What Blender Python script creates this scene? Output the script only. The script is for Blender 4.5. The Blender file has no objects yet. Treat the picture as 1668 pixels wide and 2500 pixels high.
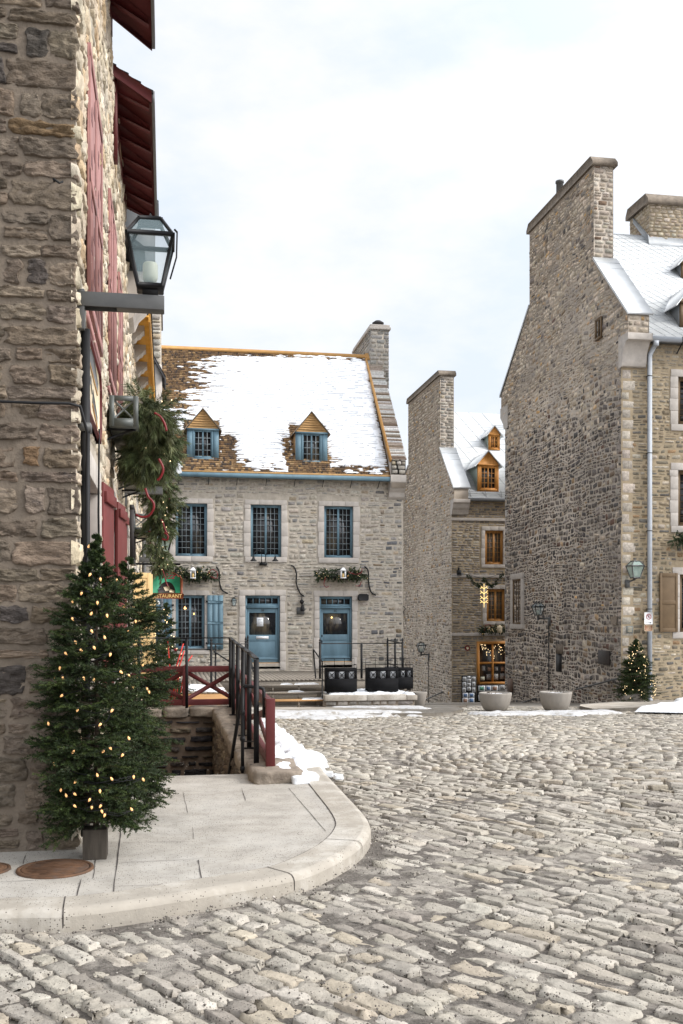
import bpy, math, random
import numpy as np
from mathutils import Vector, Matrix
sc = bpy.context.scene
C = sc.collection
R = math.radians
# ---------------------------------------------------------------- camera
FPX, HX, HY, EH = 2450.0, 834.0, 1510.0, 1.6
TH = math.atan(427/2450)
cam = bpy.data.cameras.new('camera'); camo = bpy.data.objects.new('camera', cam); C.objects.link(camo)
camo.location = (0, 0, EH); camo.rotation_euler = (R(90), 0, -TH)
cam.sensor_fit = 'VERTICAL'; cam.sensor_height = 36; cam.lens = 36*FPX/2500
cam.shift_y = (HY-1250)/2500; cam.clip_start = .1; cam.clip_end = 2000
sc.camera = camo
# ---------------------------------------------------------------- light
SUN_EL, SUN_AZ = 38, 112      # azimuth clockwise from +Y
w = bpy.data.worlds.new('World'); sc.world = w; w.use_nodes = True
nt = w.node_tree; nt.nodes.clear()
def N(t, ty, **k):
    n = t.nodes.new(ty)
    for a, b in k.items():
        if a in n.inputs.keys() if isinstance(a, str) else False: n.inputs[a].default_value = b
        else: setattr(n, a, b)
    return n
out = N(nt, 'ShaderNodeOutputWorld'); mix = N(nt, 'ShaderNodeMixShader')
bg1 = N(nt, 'ShaderNodeBackground'); bg1.inputs[1].default_value = .15
bg2 = N(nt, 'ShaderNodeBackground'); bg2.inputs[0].default_value = (.93, .95, 1, 1); bg2.inputs[1].default_value = .9
sky = N(nt, 'ShaderNodeTexSky'); sky.sky_type = 'NISHITA'; sky.sun_disc = False
sky.sun_elevation = R(SUN_EL); sky.sun_rotation = R(SUN_AZ); sky.air_density = 1; sky.dust_density = 3
nt.links.new(sky.outputs[0], bg1.inputs[0])
tc = N(nt, 'ShaderNodeTexCoord'); mp = N(nt, 'ShaderNodeMapping'); mp.inputs['Scale'].default_value = (1, 1, 2.2)
mp.inputs['Rotation'].default_value = (0, R(24), R(8)); mp.inputs['Location'].default_value = (3.3, 1.1, .6)
nz = N(nt, 'ShaderNodeTexNoise'); nz.inputs['Scale'].default_value = 3.6; nz.inputs['Detail'].default_value = 9; nz.inputs['Roughness'].default_value = .56
nt.links.new(tc.outputs['Generated'], mp.inputs[0]); nt.links.new(mp.outputs[0], nz.inputs['Vector'])
rp = N(nt, 'ShaderNodeValToRGB'); rp.color_ramp.elements[0].position = .34; rp.color_ramp.elements[0].color = (.70,)*3+(1,)
rp.color_ramp.elements[1].position = .56; rp.color_ramp.elements[1].color = (1, 1, 1, 1)
nt.links.new(nz.outputs[0], rp.inputs[0]); mix.inputs[0].default_value = .9
cr = N(nt, 'ShaderNodeValToRGB'); cr.color_ramp.elements[0].position = .38; cr.color_ramp.elements[0].color = (.80, .87, .975, 1); cr.color_ramp.elements[1].position = .56; cr.color_ramp.elements[1].color = (.99, .985, .99, 1)
nt.links.new(nz.outputs[0], cr.inputs[0]); nt.links.new(cr.outputs[0], bg2.inputs[0])
# cloud glows brighter towards the veiled sun
dp_ = N(nt, 'ShaderNodeVectorMath'); dp_.operation = 'DOT_PRODUCT'; nt.links.new(tc.outputs['Generated'], dp_.inputs[0])
dp_.inputs[1].default_value = (math.sin(R(SUN_AZ))*math.cos(R(SUN_EL)), math.cos(R(SUN_AZ))*math.cos(R(SUN_EL)), math.sin(R(SUN_EL)))
mxx = N(nt, 'ShaderNodeMath'); mxx.operation = 'MAXIMUM'; mxx.inputs[1].default_value = 0; nt.links.new(dp_.outputs['Value'], mxx.inputs[0])
pw = N(nt, 'ShaderNodeMath'); pw.operation = 'POWER'; pw.inputs[1].default_value = 2.6; nt.links.new(mxx.outputs[0], pw.inputs[0])
ma = N(nt, 'ShaderNodeMath'); ma.operation = 'MULTIPLY_ADD'; ma.inputs[1].default_value = 2.2; ma.inputs[2].default_value = .89; nt.links.new(pw.outputs[0], ma.inputs[0])
nt.links.new(ma.outputs[0], bg2.inputs[1])
nt.links.new(bg1.outputs[0], mix.inputs[1]); nt.links.new(bg2.outputs[0], mix.inputs[2]); nt.links.new(mix.outputs[0], out.inputs[0])
sl = bpy.data.lights.new('sun', 'SUN'); sl.energy = 1.75; sl.angle = R(11); sl.color = (1, .945, .86)
so = bpy.data.objects.new('sun', sl); C.objects.link(so)
sd = Vector((math.sin(R(SUN_AZ))*math.cos(R(SUN_EL)), math.cos(R(SUN_AZ))*math.cos(R(SUN_EL)), math.sin(R(SUN_EL))))
so.rotation_euler = (-sd).to_track_quat('-Z', 'Y').to_euler(); so.location = (20, -10, 30)
sc.view_settings.view_transform = 'Standard'; sc.view_settings.look = 'None'
sc.view_settings.exposure = 0.33; sc.view_settings.gamma = 1
sc.render.engine = 'CYCLES'; sc.cycles.use_denoising = True; sc.cycles.max_bounces = 6; sc.cycles.diffuse_bounces = 3
# ---------------------------------------------------------------- pixel -> world
ct, st = math.cos(TH), math.sin(TH)
def ray(px, py):
    cx = (px-HX)/FPX
    return (ct*cx+st, -st*cx+ct, (HY-py)/FPX)
def aY(px, py, Y):
    d = ray(px, py); t = Y/d[1]; return (d[0]*t, Y, EH+d[2]*t)
def aX(px, py, X):
    d = ray(px, py); t = X/d[0]; return (X, d[1]*t, EH+d[2]*t)
def aD(px, py, D):
    d = ray(px, py); return (d[0]*D, d[1]*D, EH+d[2]*D)
def aH(px, h):        # ground point h below the eye at column px needs py; used via gpt
    pass
def aZ(px, py, z):
    d = ray(px, py); t = (z-EH)/d[2]; return (d[0]*t, d[1]*t, z)
def dep(x, y): return x*st+y*ct
def zroad(x, y):
    d = dep(np.asarray(x, float), np.asarray(y, float))
    h = np.where(d < 10, 1.7, 1.7+.05*(d-10))
    h = np.where(d > 31, 2.75+.08*(d-31), h)
    h = np.minimum(h, 6.5)
    x_ = np.asarray(x, float)
    up = np.clip((x_-14.2)/1.2, 0, 1)*np.clip((d-31)/2, 0, 1)      # the street in front of the right-hand house stays high
    up = up*(np.asarray(y, float) < 34)
    h = h*(1-up)+up*(2.75+.02*(d-31))
    return EH-h
def aR(px, py):       # hit on the road surface
    d = ray(px, py)
    lo, hi = 2.0, 60.0
    for _ in range(50):
        m = (lo+hi)/2
        if EH+d[2]*m > float(zroad(d[0]*m, d[1]*m)): lo = m
        else: hi = m
    return (d[0]*lo, d[1]*lo, EH+d[2]*lo)
# ---------------------------------------------------------------- materials
def attr_color(nt_):
    a = nt_.nodes.new('ShaderNodeAttribute'); a.attribute_name = 'Col'; return a.outputs['Color']
def mat(name, col=None, rough=.8, metal=0, var=.15, scale=8, bump=0, bscale=None, stretch=(1, 1, 1), spec=.3, dark=None, attr=False, bdist=.01, detail=6, noise2=None):
    m = bpy.data.materials.new(name); m.use_nodes = True; t = m.node_tree; b = t.nodes['Principled BSDF']
    b.inputs['Roughness'].default_value = rough; b.inputs['Metallic'].default_value = metal
    b.inputs['Specular IOR Level'].default_value = spec
    tc = t.nodes.new('ShaderNodeTexCoord'); mp = t.nodes.new('ShaderNodeMapping'); mp.inputs['Scale'].default_value = stretch
    t.links.new(tc.outputs['Object'], mp.inputs[0])
    n = t.nodes.new('ShaderNodeTexNoise'); n.inputs['Scale'].default_value = scale; n.inputs['Detail'].default_value = detail; n.inputs['Roughness'].default_value = .6
    t.links.new(mp.outputs[0], n.inputs['Vector'])
    r = t.nodes.new('ShaderNodeMapRange'); r.inputs[1].default_value = .3; r.inputs[2].default_value = .7; r.inputs[3].default_value = 1-var; r.inputs[4].default_value = 1+var
    t.links.new(n.outputs[0], r.inputs[0])
    mx = t.nodes.new('ShaderNodeVectorMath'); mx.operation = 'SCALE'
    if attr: t.links.new(attr_color(t), mx.inputs[0])
    else: mx.inputs[0].default_value = col[:3]
    t.links.new(r.outputs[0], mx.inputs['Scale'])
    src = mx.outputs[0]
    if dark is not None:      # blotches of a second colour: (colour, scale, threshold, softness)
        n2 = t.nodes.new('ShaderNodeTexNoise'); n2.inputs['Scale'].default_value = dark[1]; n2.inputs['Detail'].default_value = 8; n2.inputs['Roughness'].default_value = .65
        t.links.new(mp.outputs[0], n2.inputs['Vector'])
        r2 = t.nodes.new('ShaderNodeMapRange'); r2.inputs[1].default_value = dark[2]; r2.inputs[2].default_value = dark[2]+dark[3]
        t.links.new(n2.outputs[0], r2.inputs[0])
        mm = t.nodes.new('ShaderNodeMix'); mm.data_type = 'RGBA'
        t.links.new(r2.outputs[0], mm.inputs[0]); t.links.new(src, mm.inputs[6]); mm.inputs[7].default_value = (*dark[0], 1)
        src = mm.outputs[2]
    if noise2 is not None:    # small specks (grit): (colour, scale, amount)
        v = t.nodes.new('ShaderNodeTexVoronoi'); v.inputs['Scale'].default_value = noise2[1]
        t.links.new(tc.outputs['Object'], v.inputs['Vector'])
        wn = t.nodes.new('ShaderNodeSeparateColor'); t.links.new(v.outputs['Color'], wn.inputs[0])
        n3 = t.nodes.new('ShaderNodeTexNoise'); n3.inputs['Scale'].default_value = 1.7; n3.inputs['Detail'].default_value = 5
        t.links.new(tc.outputs['Object'], n3.inputs['Vector'])
        a = t.nodes.new('ShaderNodeMath'); a.operation = 'MULTIPLY_ADD'; a.inputs[1].default_value = -.9; a.inputs[2].default_value = 1-noise2[2]+.45
        t.links.new(n3.outputs[0], a.inputs[0])
        g = t.nodes.new('ShaderNodeMath'); g.operation = 'GREATER_THAN'; t.links.new(wn.outputs[0], g.inputs[0]); t.links.new(a.outputs[0], g.inputs[1])
        d = t.nodes.new('ShaderNodeMath'); d.operation = 'LESS_THAN'; d.inputs[1].default_value = .30; t.links.new(v.outputs['Distance'], d.inputs[0])
        p = t.nodes.new('ShaderNodeMath'); p.operation = 'MULTIPLY'; t.links.new(g.outputs[0], p.inputs[0]); t.links.new(d.outputs[0], p.inputs[1])
        mm = t.nodes.new('ShaderNodeMix'); mm.data_type = 'RGBA'
        t.links.new(p.outputs[0], mm.inputs[0]); t.links.new(src, mm.inputs[6]); mm.inputs[7].default_value = (*noise2[0], 1)
        src = mm.outputs[2]
    t.links.new(src, b.inputs['Base Color'])
    if bump:
        bn = t.nodes.new('ShaderNodeTexNoise'); bn.inputs['Scale'].default_value = bscale or scale*3; bn.inputs['Detail'].default_value = 8; bn.inputs['Roughness'].default_value = .65
        t.links.new(mp.outputs[0], bn.inputs['Vector'])
        bp = t.nodes.new('ShaderNodeBump'); bp.inputs['Strength'].default_value = bump; bp.inputs['Distance'].default_value = bdist
        t.links.new(bn.outputs[0], bp.inputs['Height']); t.links.new(bp.outputs[0], b.inputs['Normal'])
    return m
def emit(name, col, s):
    m = bpy.data.materials.new(name); m.use_nodes = True; b = m.node_tree.nodes['Principled BSDF']
    b.inputs['Base Color'].default_value = (*col, 1); b.inputs['Emission Color'].default_value = (*col, 1); b.inputs['Emission Strength'].default_value = s
    return m
def glassm(name, col, alpha, rough=.05):
    m = bpy.data.materials.new(name); m.use_nodes = True; b = m.node_tree.nodes['Principled BSDF']
    b.inputs['Base Color'].default_value = (*col, 1); b.inputs['Roughness'].default_value = rough; b.inputs['Alpha'].default_value = alpha
    b.inputs['Specular IOR Level'].default_value = .6
    return m
M = {}
M['stone'] = mat('rubble_stone', attr=True, var=.34, scale=11, bump=.8, bscale=22, bdist=.02, rough=.93, spec=.15)
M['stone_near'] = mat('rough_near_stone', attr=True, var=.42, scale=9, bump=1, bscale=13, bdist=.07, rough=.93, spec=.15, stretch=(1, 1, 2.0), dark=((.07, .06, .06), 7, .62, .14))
M['stone_side'] = mat('pale_weathered_stone', attr=True, var=.3, scale=12, bump=1, bscale=14, bdist=.04, rough=.93, spec=.15, stretch=(1, 1, .55), dark=((.13, .11, .09), 26, .66, .08))
M['mortar_dark'] = mat('dark_tan_mortar', (.17, .125, .09), var=.3, scale=6, bump=.8, bscale=25, rough=.95)
M['mortar'] = mat('mortar', (.42, .375, .315), var=.22, scale=5, bump=.6, bscale=30, rough=.95, spec=.1)
M['mortar_grey'] = mat('grey_mortar', (.205, .168, .132), var=.3, scale=4, bump=.8, bscale=22, rough=.95, spec=.1, bdist=.02)
M['mortar_tan'] = mat('tan_mortar', (.36, .29, .2), var=.2, scale=5, bump=.6, bscale=30, rough=.95, spec=.1)
M['mortar_gable'] = mat('gable_mortar', (.45, .39, .325), var=.25, scale=.8, bump=.6, bscale=30, rough=.95, spec=.1)
M['ashlar'] = mat('cut_limestone', (.47, .43, .39), var=.12, scale=5, bump=.4, bscale=40, bdist=.004, rough=.85, dark=((.33, .3, .27), 3, .55, .3))
M['cap'] = mat('weathered_cap_stone', (.2, .165, .13), var=.3, scale=6, bump=.6, rough=.9)
M['blue'] = mat('blue_paint', (.12, .20, .25), var=.2, scale=3, rough=.55, bump=.15, bscale=40, bdist=.003, dark=((.14, .2, .24), 14, .64, .1), stretch=(1, 1, .4))
M['muntin'] = mat('weathered_muntin_paint', (.23, .27, .29), var=.15, rough=.6)
M['blue_dark'] = mat('blue_paint_shaded_grooves', (.03, .07, .105), var=.1, rough=.6)
M['orange'] = mat('orange_wood', (.5, .22, .05), var=.18, scale=4, rough=.55, stretch=(4, 4, .5))
M['orange2'] = mat('ochre_window_wood', (.36, .17, .045), var=.2, scale=4, rough=.5, stretch=(4, 4, .5))
M['brownpaint'] = mat('brown_paint', (.15, .10, .055), var=.12, scale=5, rough=.6)
M['red'] = mat('dark_red_paint', (.105, .02, .02), var=.15, scale=4, rough=.55, bump=.15, bscale=60, bdist=.002)
M['redlight'] = mat('faded_red_paint', (.31, .15, .135), var=.2, scale=4, rough=.6)
M['redside'] = mat('red_shutter_paint', (.14, .03, .028), var=.12, scale=4, rough=.5)
M['reddark'] = mat('red_eave_paint', (.085, .014, .012), var=.2, scale=4, rough=.6)
M['yellow'] = mat('yellow_paint', (.74, .52, .25), var=.08, scale=4, rough=.6)
M['yellowe'] = mat('deep_yellow_paint', (.56, .28, .045), var=.15, scale=3, rough=.6)
M['black'] = mat('black_iron', (.010, .010, .011), var=.2, rough=.55, spec=.3)
M['bracket'] = mat('grey_steel_paint', (.085, .085, .083), var=.2, scale=5, rough=.5, spec=.5)
M['boxgrey'] = mat('grey_green_steel', (.085, .095, .09), var=.15, scale=5, rough=.45, spec=.5)
M['tin'] = mat('tin_roof', (.60, .62, .63), var=.1, scale=2, rough=.5, metal=.1, spec=.35, dark=((.52, .54, .56), 1.2, .5, .3))
M['tinseam'] = mat('tin_seam', (.36, .38, .4), var=.1, rough=.5, metal=.3)
M['tingreen'] = mat('pale_green_sheet', (.42, .5, .44), var=.08, rough=.5)
M['whitepipe'] = mat('pale_grey_pipe', (.38, .405, .44), var=.06, scale=3, rough=.45)
M['snow'] = mat('snow', (.80, .82, .85), var=.06, scale=5, rough=.7, bump=.7, bscale=10, bdist=.03, spec=.2)
M['snowdirty'] = mat('trodden_snow', (.54, .54, .545), var=.08, scale=6, rough=.7, bump=.7, bscale=14, bdist=.03, spec=.2, dark=((.33, .305, .27), 5, .5, .14))
M['shingle'] = mat('cedar_shingle', attr=True, var=.3, scale=16, rough=.85, bump=.3, bscale=30)
M['shwood'] = mat('cedar_board', (.42, .25, .105), var=.3, scale=8, rough=.75, dark=((.14, .07, .03), 4, .55, .2), stretch=(1, 1, 4))
M['ridgew'] = mat('ridge_board', (.5, .27, .09), var=.15, scale=5, rough=.7)
M['concrete'] = mat('concrete_planter', (.29, .265, .235), var=.12, scale=6, rough=.85, bump=.3, bscale=40, bdist=.004, dark=((.25, .22, .19), 2.4, .52, .25), stretch=(1, 1, .35))
M['flag'] = mat('pale_pavement', (.365, .338, .298), var=.2, scale=4, rough=.85, bump=.5, bscale=50, bdist=.004, dark=((.47, .445, .405), 1.6, .46, .25), noise2=((.07, .06, .052), 80, .3))
M['kerb'] = mat('kerb_stone', (.37, .335, .285), var=.14, scale=4, rough=.85, bump=.6, bscale=40, bdist=.006, dark=((.52, .495, .45), 2, .5, .2), noise2=((.08, .07, .06), 80, .14))
M['joint'] = mat('pavement_joint', (.07, .06, .055), var=.3, scale=20, rough=.95)
M['grit'] = mat('winter_grit', (.13, .115, .10), var=.5, scale=55, rough=.95, bump=1, bscale=100, bdist=.012, dark=((.34, .31, .27), 3.5, .47, .12), noise2=((.06, .052, .05), 105, .36))
M['sett'] = mat('granite_sett', attr=True, var=.2, scale=9, rough=.85, bump=1, bscale=34, bdist=.014, noise2=((.08, .07, .062), 80, .26), spec=.2, dark=((.20, .18, .16), 5, .6, .16))
M['slab'] = mat('rough_coping_stone', (.27, .225, .18), var=.3, scale=5, rough=.9, bump=1, bscale=12, bdist=.03, dark=((.16, .13, .105), 4, .5, .2))
M['deck'] = mat('weathered_deck_wood', (.235, .205, .17), var=.2, scale=5, rough=.85, stretch=(6, 1, 6), bump=.3, bdist=.004)
M['deckwarm'] = mat('warm_wood', (.42, .235, .1), var=.15, scale=5, rough=.7, stretch=(.5, 1, 4))
M['rust'] = mat('rusty_iron', (.105, .055, .03), var=.35, scale=12, rough=.8, bump=.6, bscale=60, bdist=.004, dark=((.09, .06, .045), 8, .5, .2))
M['glassdark'] = mat('dark_window_glass', (.022, .021, .022), var=.5, scale=2.5, rough=.06, spec=.55, dark=((.12, .10, .07), 1.6, .52, .1), stretch=(1, 1, .3))  # brownish blotches put reflected stone into the pane colour
M['glasswarm'] = mat('window_glass_curtain', (.13, .105, .075), var=.35, scale=4, rough=.1, spec=.5)
M['glasslamp'] = glassm('lantern_glass', (.42, .56, .6), .24, .12)
M['frost'] = mat('frosted_lamp_globe', (.55, .57, .47), var=.05, rough=.4)
M['lampgreen'] = glassm('greenish_lantern_glass', (.38, .5, .45), .55, .1)
M['bulb'] = emit('warm_bulb', (1, .55, .22), .62)
M['bulbhot'] = emit('bright_warm_bulb', (1, .6, .2), 2.5)
M['fairy'] = emit('fairy_light', (1, .74, .40), 1.7)
M['snowflake'] = emit('snowflake_light', (1, .72, .28), 1.25)
M['needle'] = mat('fir_needles', attr=True, var=.25, scale=7, rough=.6, spec=.25)
M['bark'] = mat('bark', (.07, .05, .035), var=.3, scale=20, rough=.9, bump=.5)
M['ribbon'] = mat('red_ribbon', (.17, .008, .012), var=.3, scale=30, rough=.4, spec=.4)
M['blackbox'] = mat('black_planter_paint', (.011, .011, .012), var=.2, rough=.85, spec=.08)
M['darkwood'] = mat('dark_wood_stand', (.075, .063, .05), var=.3, scale=6, rough=.8, stretch=(6, 6, .6), bump=.3)
M['redstick'] = mat('red_painted_twig', (.55, .03, .02), var=.15, rough=.4)
M['white'] = mat('white_paint', (.75, .76, .77), var=.04, rough=.5)
M['signgreen'] = mat('green_sign_paint', (.04, .3, .16), var=.12, scale=6, rough=.5)
M['signbrown'] = mat('brown_sign_edge', (.22, .065, .03), var=.2, rough=.5)
M['signdark'] = mat('dark_sign_paint', (.04, .035, .035), var=.3, rough=.6)
M['gold'] = mat('gold_lettering', (.8, .55, .22), var=.1, rough=.45)
M['creamp'] = mat('cream_panel', (.62, .52, .36), var=.12, rough=.6)
M['signred'] = mat('red_ring', (.3, .02, .04), rough=.5)
M['signtan'] = mat('brown_plate', (.25, .12, .07), rough=.5)
M['inkblack'] = mat('black_ink', (.015, .015, .016), rough=.5, var=.05)
M['picA'] = mat('print_grey', (.3, .3, .3), var=.8, scale=22, rough=.5)
M['picB'] = mat('print_blue', (.12, .2, .36), var=.8, scale=14, rough=.5)
M['picC'] = mat('print_warm', (.35, .22, .16), var=.8, scale=16, rough=.5)
M['picD'] = mat('print_green', (.1, .28, .2), var=.9, scale=12, rough=.5)
M['paper'] = mat('paper', (.72, .75, .78), var=.03, rough=.7)
M['plate'] = mat('bronze_plate', (.035, .028, .025), var=.3, rough=.5)
M['plateG'] = mat('grey_plate', (.23, .24, .22), var=.25, scale=30, rough=.7)
M['plateB'] = mat('brown_plate_wall', (.15, .1, .075), var=.15, rough=.7)
M['gut'] = mat('grey_eave_trim', (.16, .165, .17), var=.1, rough=.5)
M['slate'] = mat('dark_roofing', (.05, .048, .05), var=.3, rough=.7)
M['pinch'] = mat('terrace_stone', (.36, .32, .27), var=.18, scale=3, rough=.9, bump=.5, bscale=20, dark=((.5, .47, .42), 1.5, .5, .2), noise2=((.1, .09, .08), 40, .08))
# ---------------------------------------------------------------- mesh builder
ORG = {}
def FY(Y):  return lambda u, o, z: (u, Y-o, z)        # wall facing the camera (-Y)
def FXm(X): return lambda u, o, z: (X-o, u, z)        # wall facing -X
def FXp(X): return lambda u, o, z: (X+o, u, z)        # wall facing +X
class MB:
    def __init__(s, F=None): s.ch = []; s.F = F or (lambda u, o, z: (u, o, z)); s.mi = 0
    def add(s, V, Fc, col=None):
        V = np.asarray(V, float).reshape(-1, 3); s.ch.append((V, [np.asarray(f, int) for f in (Fc if isinstance(Fc, list) and len(Fc) and isinstance(Fc[0], np.ndarray) and Fc[0].ndim == 2 else [np.asarray(Fc, int)])], col, s.mi)); return s
    def poly(s, V, faces, col=None, m=None):
        """mixed-size faces"""
        by = {}
        for f in faces: by.setdefault(len(f), []).append(f)
        V = np.asarray(V, float).reshape(-1, 3)
        s.ch.append((V, [np.asarray(v, int) for v in by.values()], col, s.mi if m is None else m)); return s
    def box(s, u0, u1, o0, o1, z0, z1, col=None, m=None):
        V = [s.F(u, o, z) for u in (u0, u1) for o in (o0, o1) for z in (z0, z1)]
        return s.poly(V, [(0, 1, 3, 2), (4, 6, 7, 5), (0, 4, 5, 1), (2, 3, 7, 6), (0, 2, 6, 4), (1, 5, 7, 3)], col, m)
    def prism(s, pts, o0, o1, m=None, col=None):
        """polygon in (u,z) extruded from o0 to o1"""
        n = len(pts); V = [s.F(u, o0, z) for u, z in pts]+[s.F(u, o1, z) for u, z in pts]
        f = [tuple(range(n)), tuple(range(2*n-1, n-1, -1))]+[(i, (i+1) % n, n+(i+1) % n, n+i) for i in range(n)]
        return s.poly(V, f, col, m)
    def hull(s, A, B, m=None, col=None):
        """two matching loops of world points joined"""
        n = len(A); f = [tuple(range(n)), tuple(range(2*n-1, n-1, -1))]+[(i, (i+1) % n, n+(i+1) % n, n+i) for i in range(n)]
        return s.poly(list(A)+list(B), f, col, m)
    def tube(s, pts, r, n=6, m=None, col=None, closed=False):
        P = [Vector(p) for p in pts]; V = []; k = len(P)
        rs = r if isinstance(r, (list, tuple)) else [r]*k
        prev = None
        for i, p in enumerate(P):
            d = (P[min(i+1, k-1)]-P[max(i-1, 0)]).normalized()
            if prev is None:
                a = d.orthogonal().normalized()
            else:
                a = (prev-d*prev.dot(d)).normalized()
            prev = a; b = d.cross(a)
            for j in range(n):
                t = 2*math.pi*j/n+math.pi/n
                V.append(p+(a*math.cos(t)+b*math.sin(t))*rs[i])
        f = [(i*n+j, i*n+(j+1) % n, (i+1)*n+(j+1) % n, (i+1)*n+j) for i in range(k-1) for j in range(n)]
        f += [tuple(range(n-1, -1, -1)), tuple((k-1)*n+j for j in range(n))]
        return s.poly([tuple(v) for v in V], f, col, m)
    def lathe(s, c, prof, n=24, m=None, col=None, cap=True):
        V = []; k = len(prof)
        for r, z in prof:
            for j in range(n):
                t = 2*math.pi*j/n; V.append((c[0]+r*math.cos(t), c[1]+r*math.sin(t), c[2]+z))
        f = [(i*n+j, i*n+(j+1) % n, (i+1)*n+(j+1) % n, (i+1)*n+j) for i in range(k-1) for j in range(n)]
        if cap: f += [tuple(range(n-1, -1, -1)), tuple((k-1)*n+j for j in range(n))]
        return s.poly(V, f, col, m)
    def bar(s, a, b, wx, wz, m=None):
        """rectangular bar between world points a and b"""
        a = Vector(a); b = Vector(b); d = (b-a).normalized(); up = Vector((0, 0, 1))
        if abs(d.z) > .95: up = Vector((0, 1, 0))
        x = d.cross(up).normalized()*wx/2; y = x.normalized().cross(d).normalized()*wz/2
        A = [a-x-y, a+x-y, a+x+y, a-x+y]; B = [b-x-y, b+x-y, b+x+y, b-x+y]
        return s.hull([tuple(v) for v in A], [tuple(v) for v in B], m)
    def build(s, name, mats, parent=None, smooth=False, org=None, bevel=0):
        if not isinstance(mats, (list, tuple)): mats = [mats]
        o0 = np.array(ORG[parent.name] if parent is not None else (org if org is not None else (0, 0, 0)), float)
        nv = sum(len(c[0]) for c in s.ch); V = np.zeros((nv, 3)); base = 0; li = []; ls = []; mi = []; start = 0
        hascol = any(c[2] is not None for c in s.ch); col = np.ones((nv, 4))
        for v, fs, cl, m_ in s.ch:
            V[base:base+len(v)] = v-o0
            if cl is not None: col[base:base+len(v), :3] = cl
            for f in fs:
                if f.size == 0: continue
                li.append((f+base).ravel()); ls.append(np.arange(f.shape[0])*f.shape[1]+start); start += f.size
                mi.append(np.full(f.shape[0], m_))
            base += len(v)
        li = np.concatenate(li); ls = np.concatenate(ls); mi = np.concatenate(mi)
        me = bpy.data.meshes.new(name); me.vertices.add(nv); me.vertices.foreach_set('co', V.ravel())
        me.loops.add(len(li)); me.loops.foreach_set('vertex_index', li.astype(np.int32))
        me.polygons.add(len(ls)); me.polygons.foreach_set('loop_start', ls.astype(np.int32))
        me.polygons.foreach_set('material_index', mi.astype(np.int32))
        for m_ in mats: me.materials.append(m_)
        me.update(calc_edges=True)
        if hascol:
            a = me.color_attributes.new('Col', 'FLOAT_COLOR', 'POINT'); a.data.foreach_set('color', col.ravel())
        if smooth: me.polygons.foreach_set('use_smooth', [True]*len(ls))
        me.validate()
        o = bpy.data.objects.new(name, me); C.objects.link(o)
        if parent is not None: o.parent = parent; ORG[o.name] = ORG[parent.name]
        else: o.location = tuple(o0); ORG[o.name] = tuple(o0)
        if bevel:
            b = o.modifiers.new('bevel', 'BEVEL'); b.width = bevel; b.segments = 2; b.limit_method = 'ANGLE'
        return o
def thing(name, label, cat, loc=(0, 0, 0), group=None):
    o = bpy.data.objects.new(name, None); C.objects.link(o); o.location = loc; ORG[o.name] = tuple(loc)
    o['label'] = label; o['category'] = cat; o.empty_display_size = .2
    if group: o['group'] = group
    return o
def tag(o, label, cat, group=None):
    o['label'] = label; o['category'] = cat
    if group: o['group'] = group
    return o
def struct(o): o['kind'] = 'structure'; return o
def copy_tree(o, parent=None):
    c = o.copy(); C.objects.link(c); ORG[c.name] = ORG[o.name]
    if parent is not None: c.parent = parent; c.matrix_parent_inverse = o.matrix_parent_inverse
    for ch in list(o.children): copy_tree(ch, c)
    return c
FONT = {}
def text(s, size, F, u, z, o, m, parent, name='lettering', ext=.004, align='CENTER', shear=0, org=None):
    cu = bpy.data.curves.new('t', 'FONT'); cu.body = s; cu.size = size; cu.align_x = align; cu.align_y = 'CENTER'; cu.extrude = ext; cu.shear = shear; cu.offset = size*.012; cu.resolution_u = 2
    ob = bpy.data.objects.new('t', cu); C.objects.link(ob); dg = bpy.context.evaluated_depsgraph_get()
    me = bpy.data.meshes.new_from_object(ob.evaluated_get(dg)); bpy.data.objects.remove(ob); me.name = name
    o0 = ORG[parent.name]
    for v in me.vertices:
        p = F(u+v.co.x, o+v.co.z, z+v.co.y); v.co = (p[0]-o0[0], p[1]-o0[1], p[2]-o0[2])
    me.materials.clear(); me.materials.append(m)
    x = bpy.data.objects.new(name, me); C.objects.link(x); x.parent = parent; ORG[x.name] = o0
    return x
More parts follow.
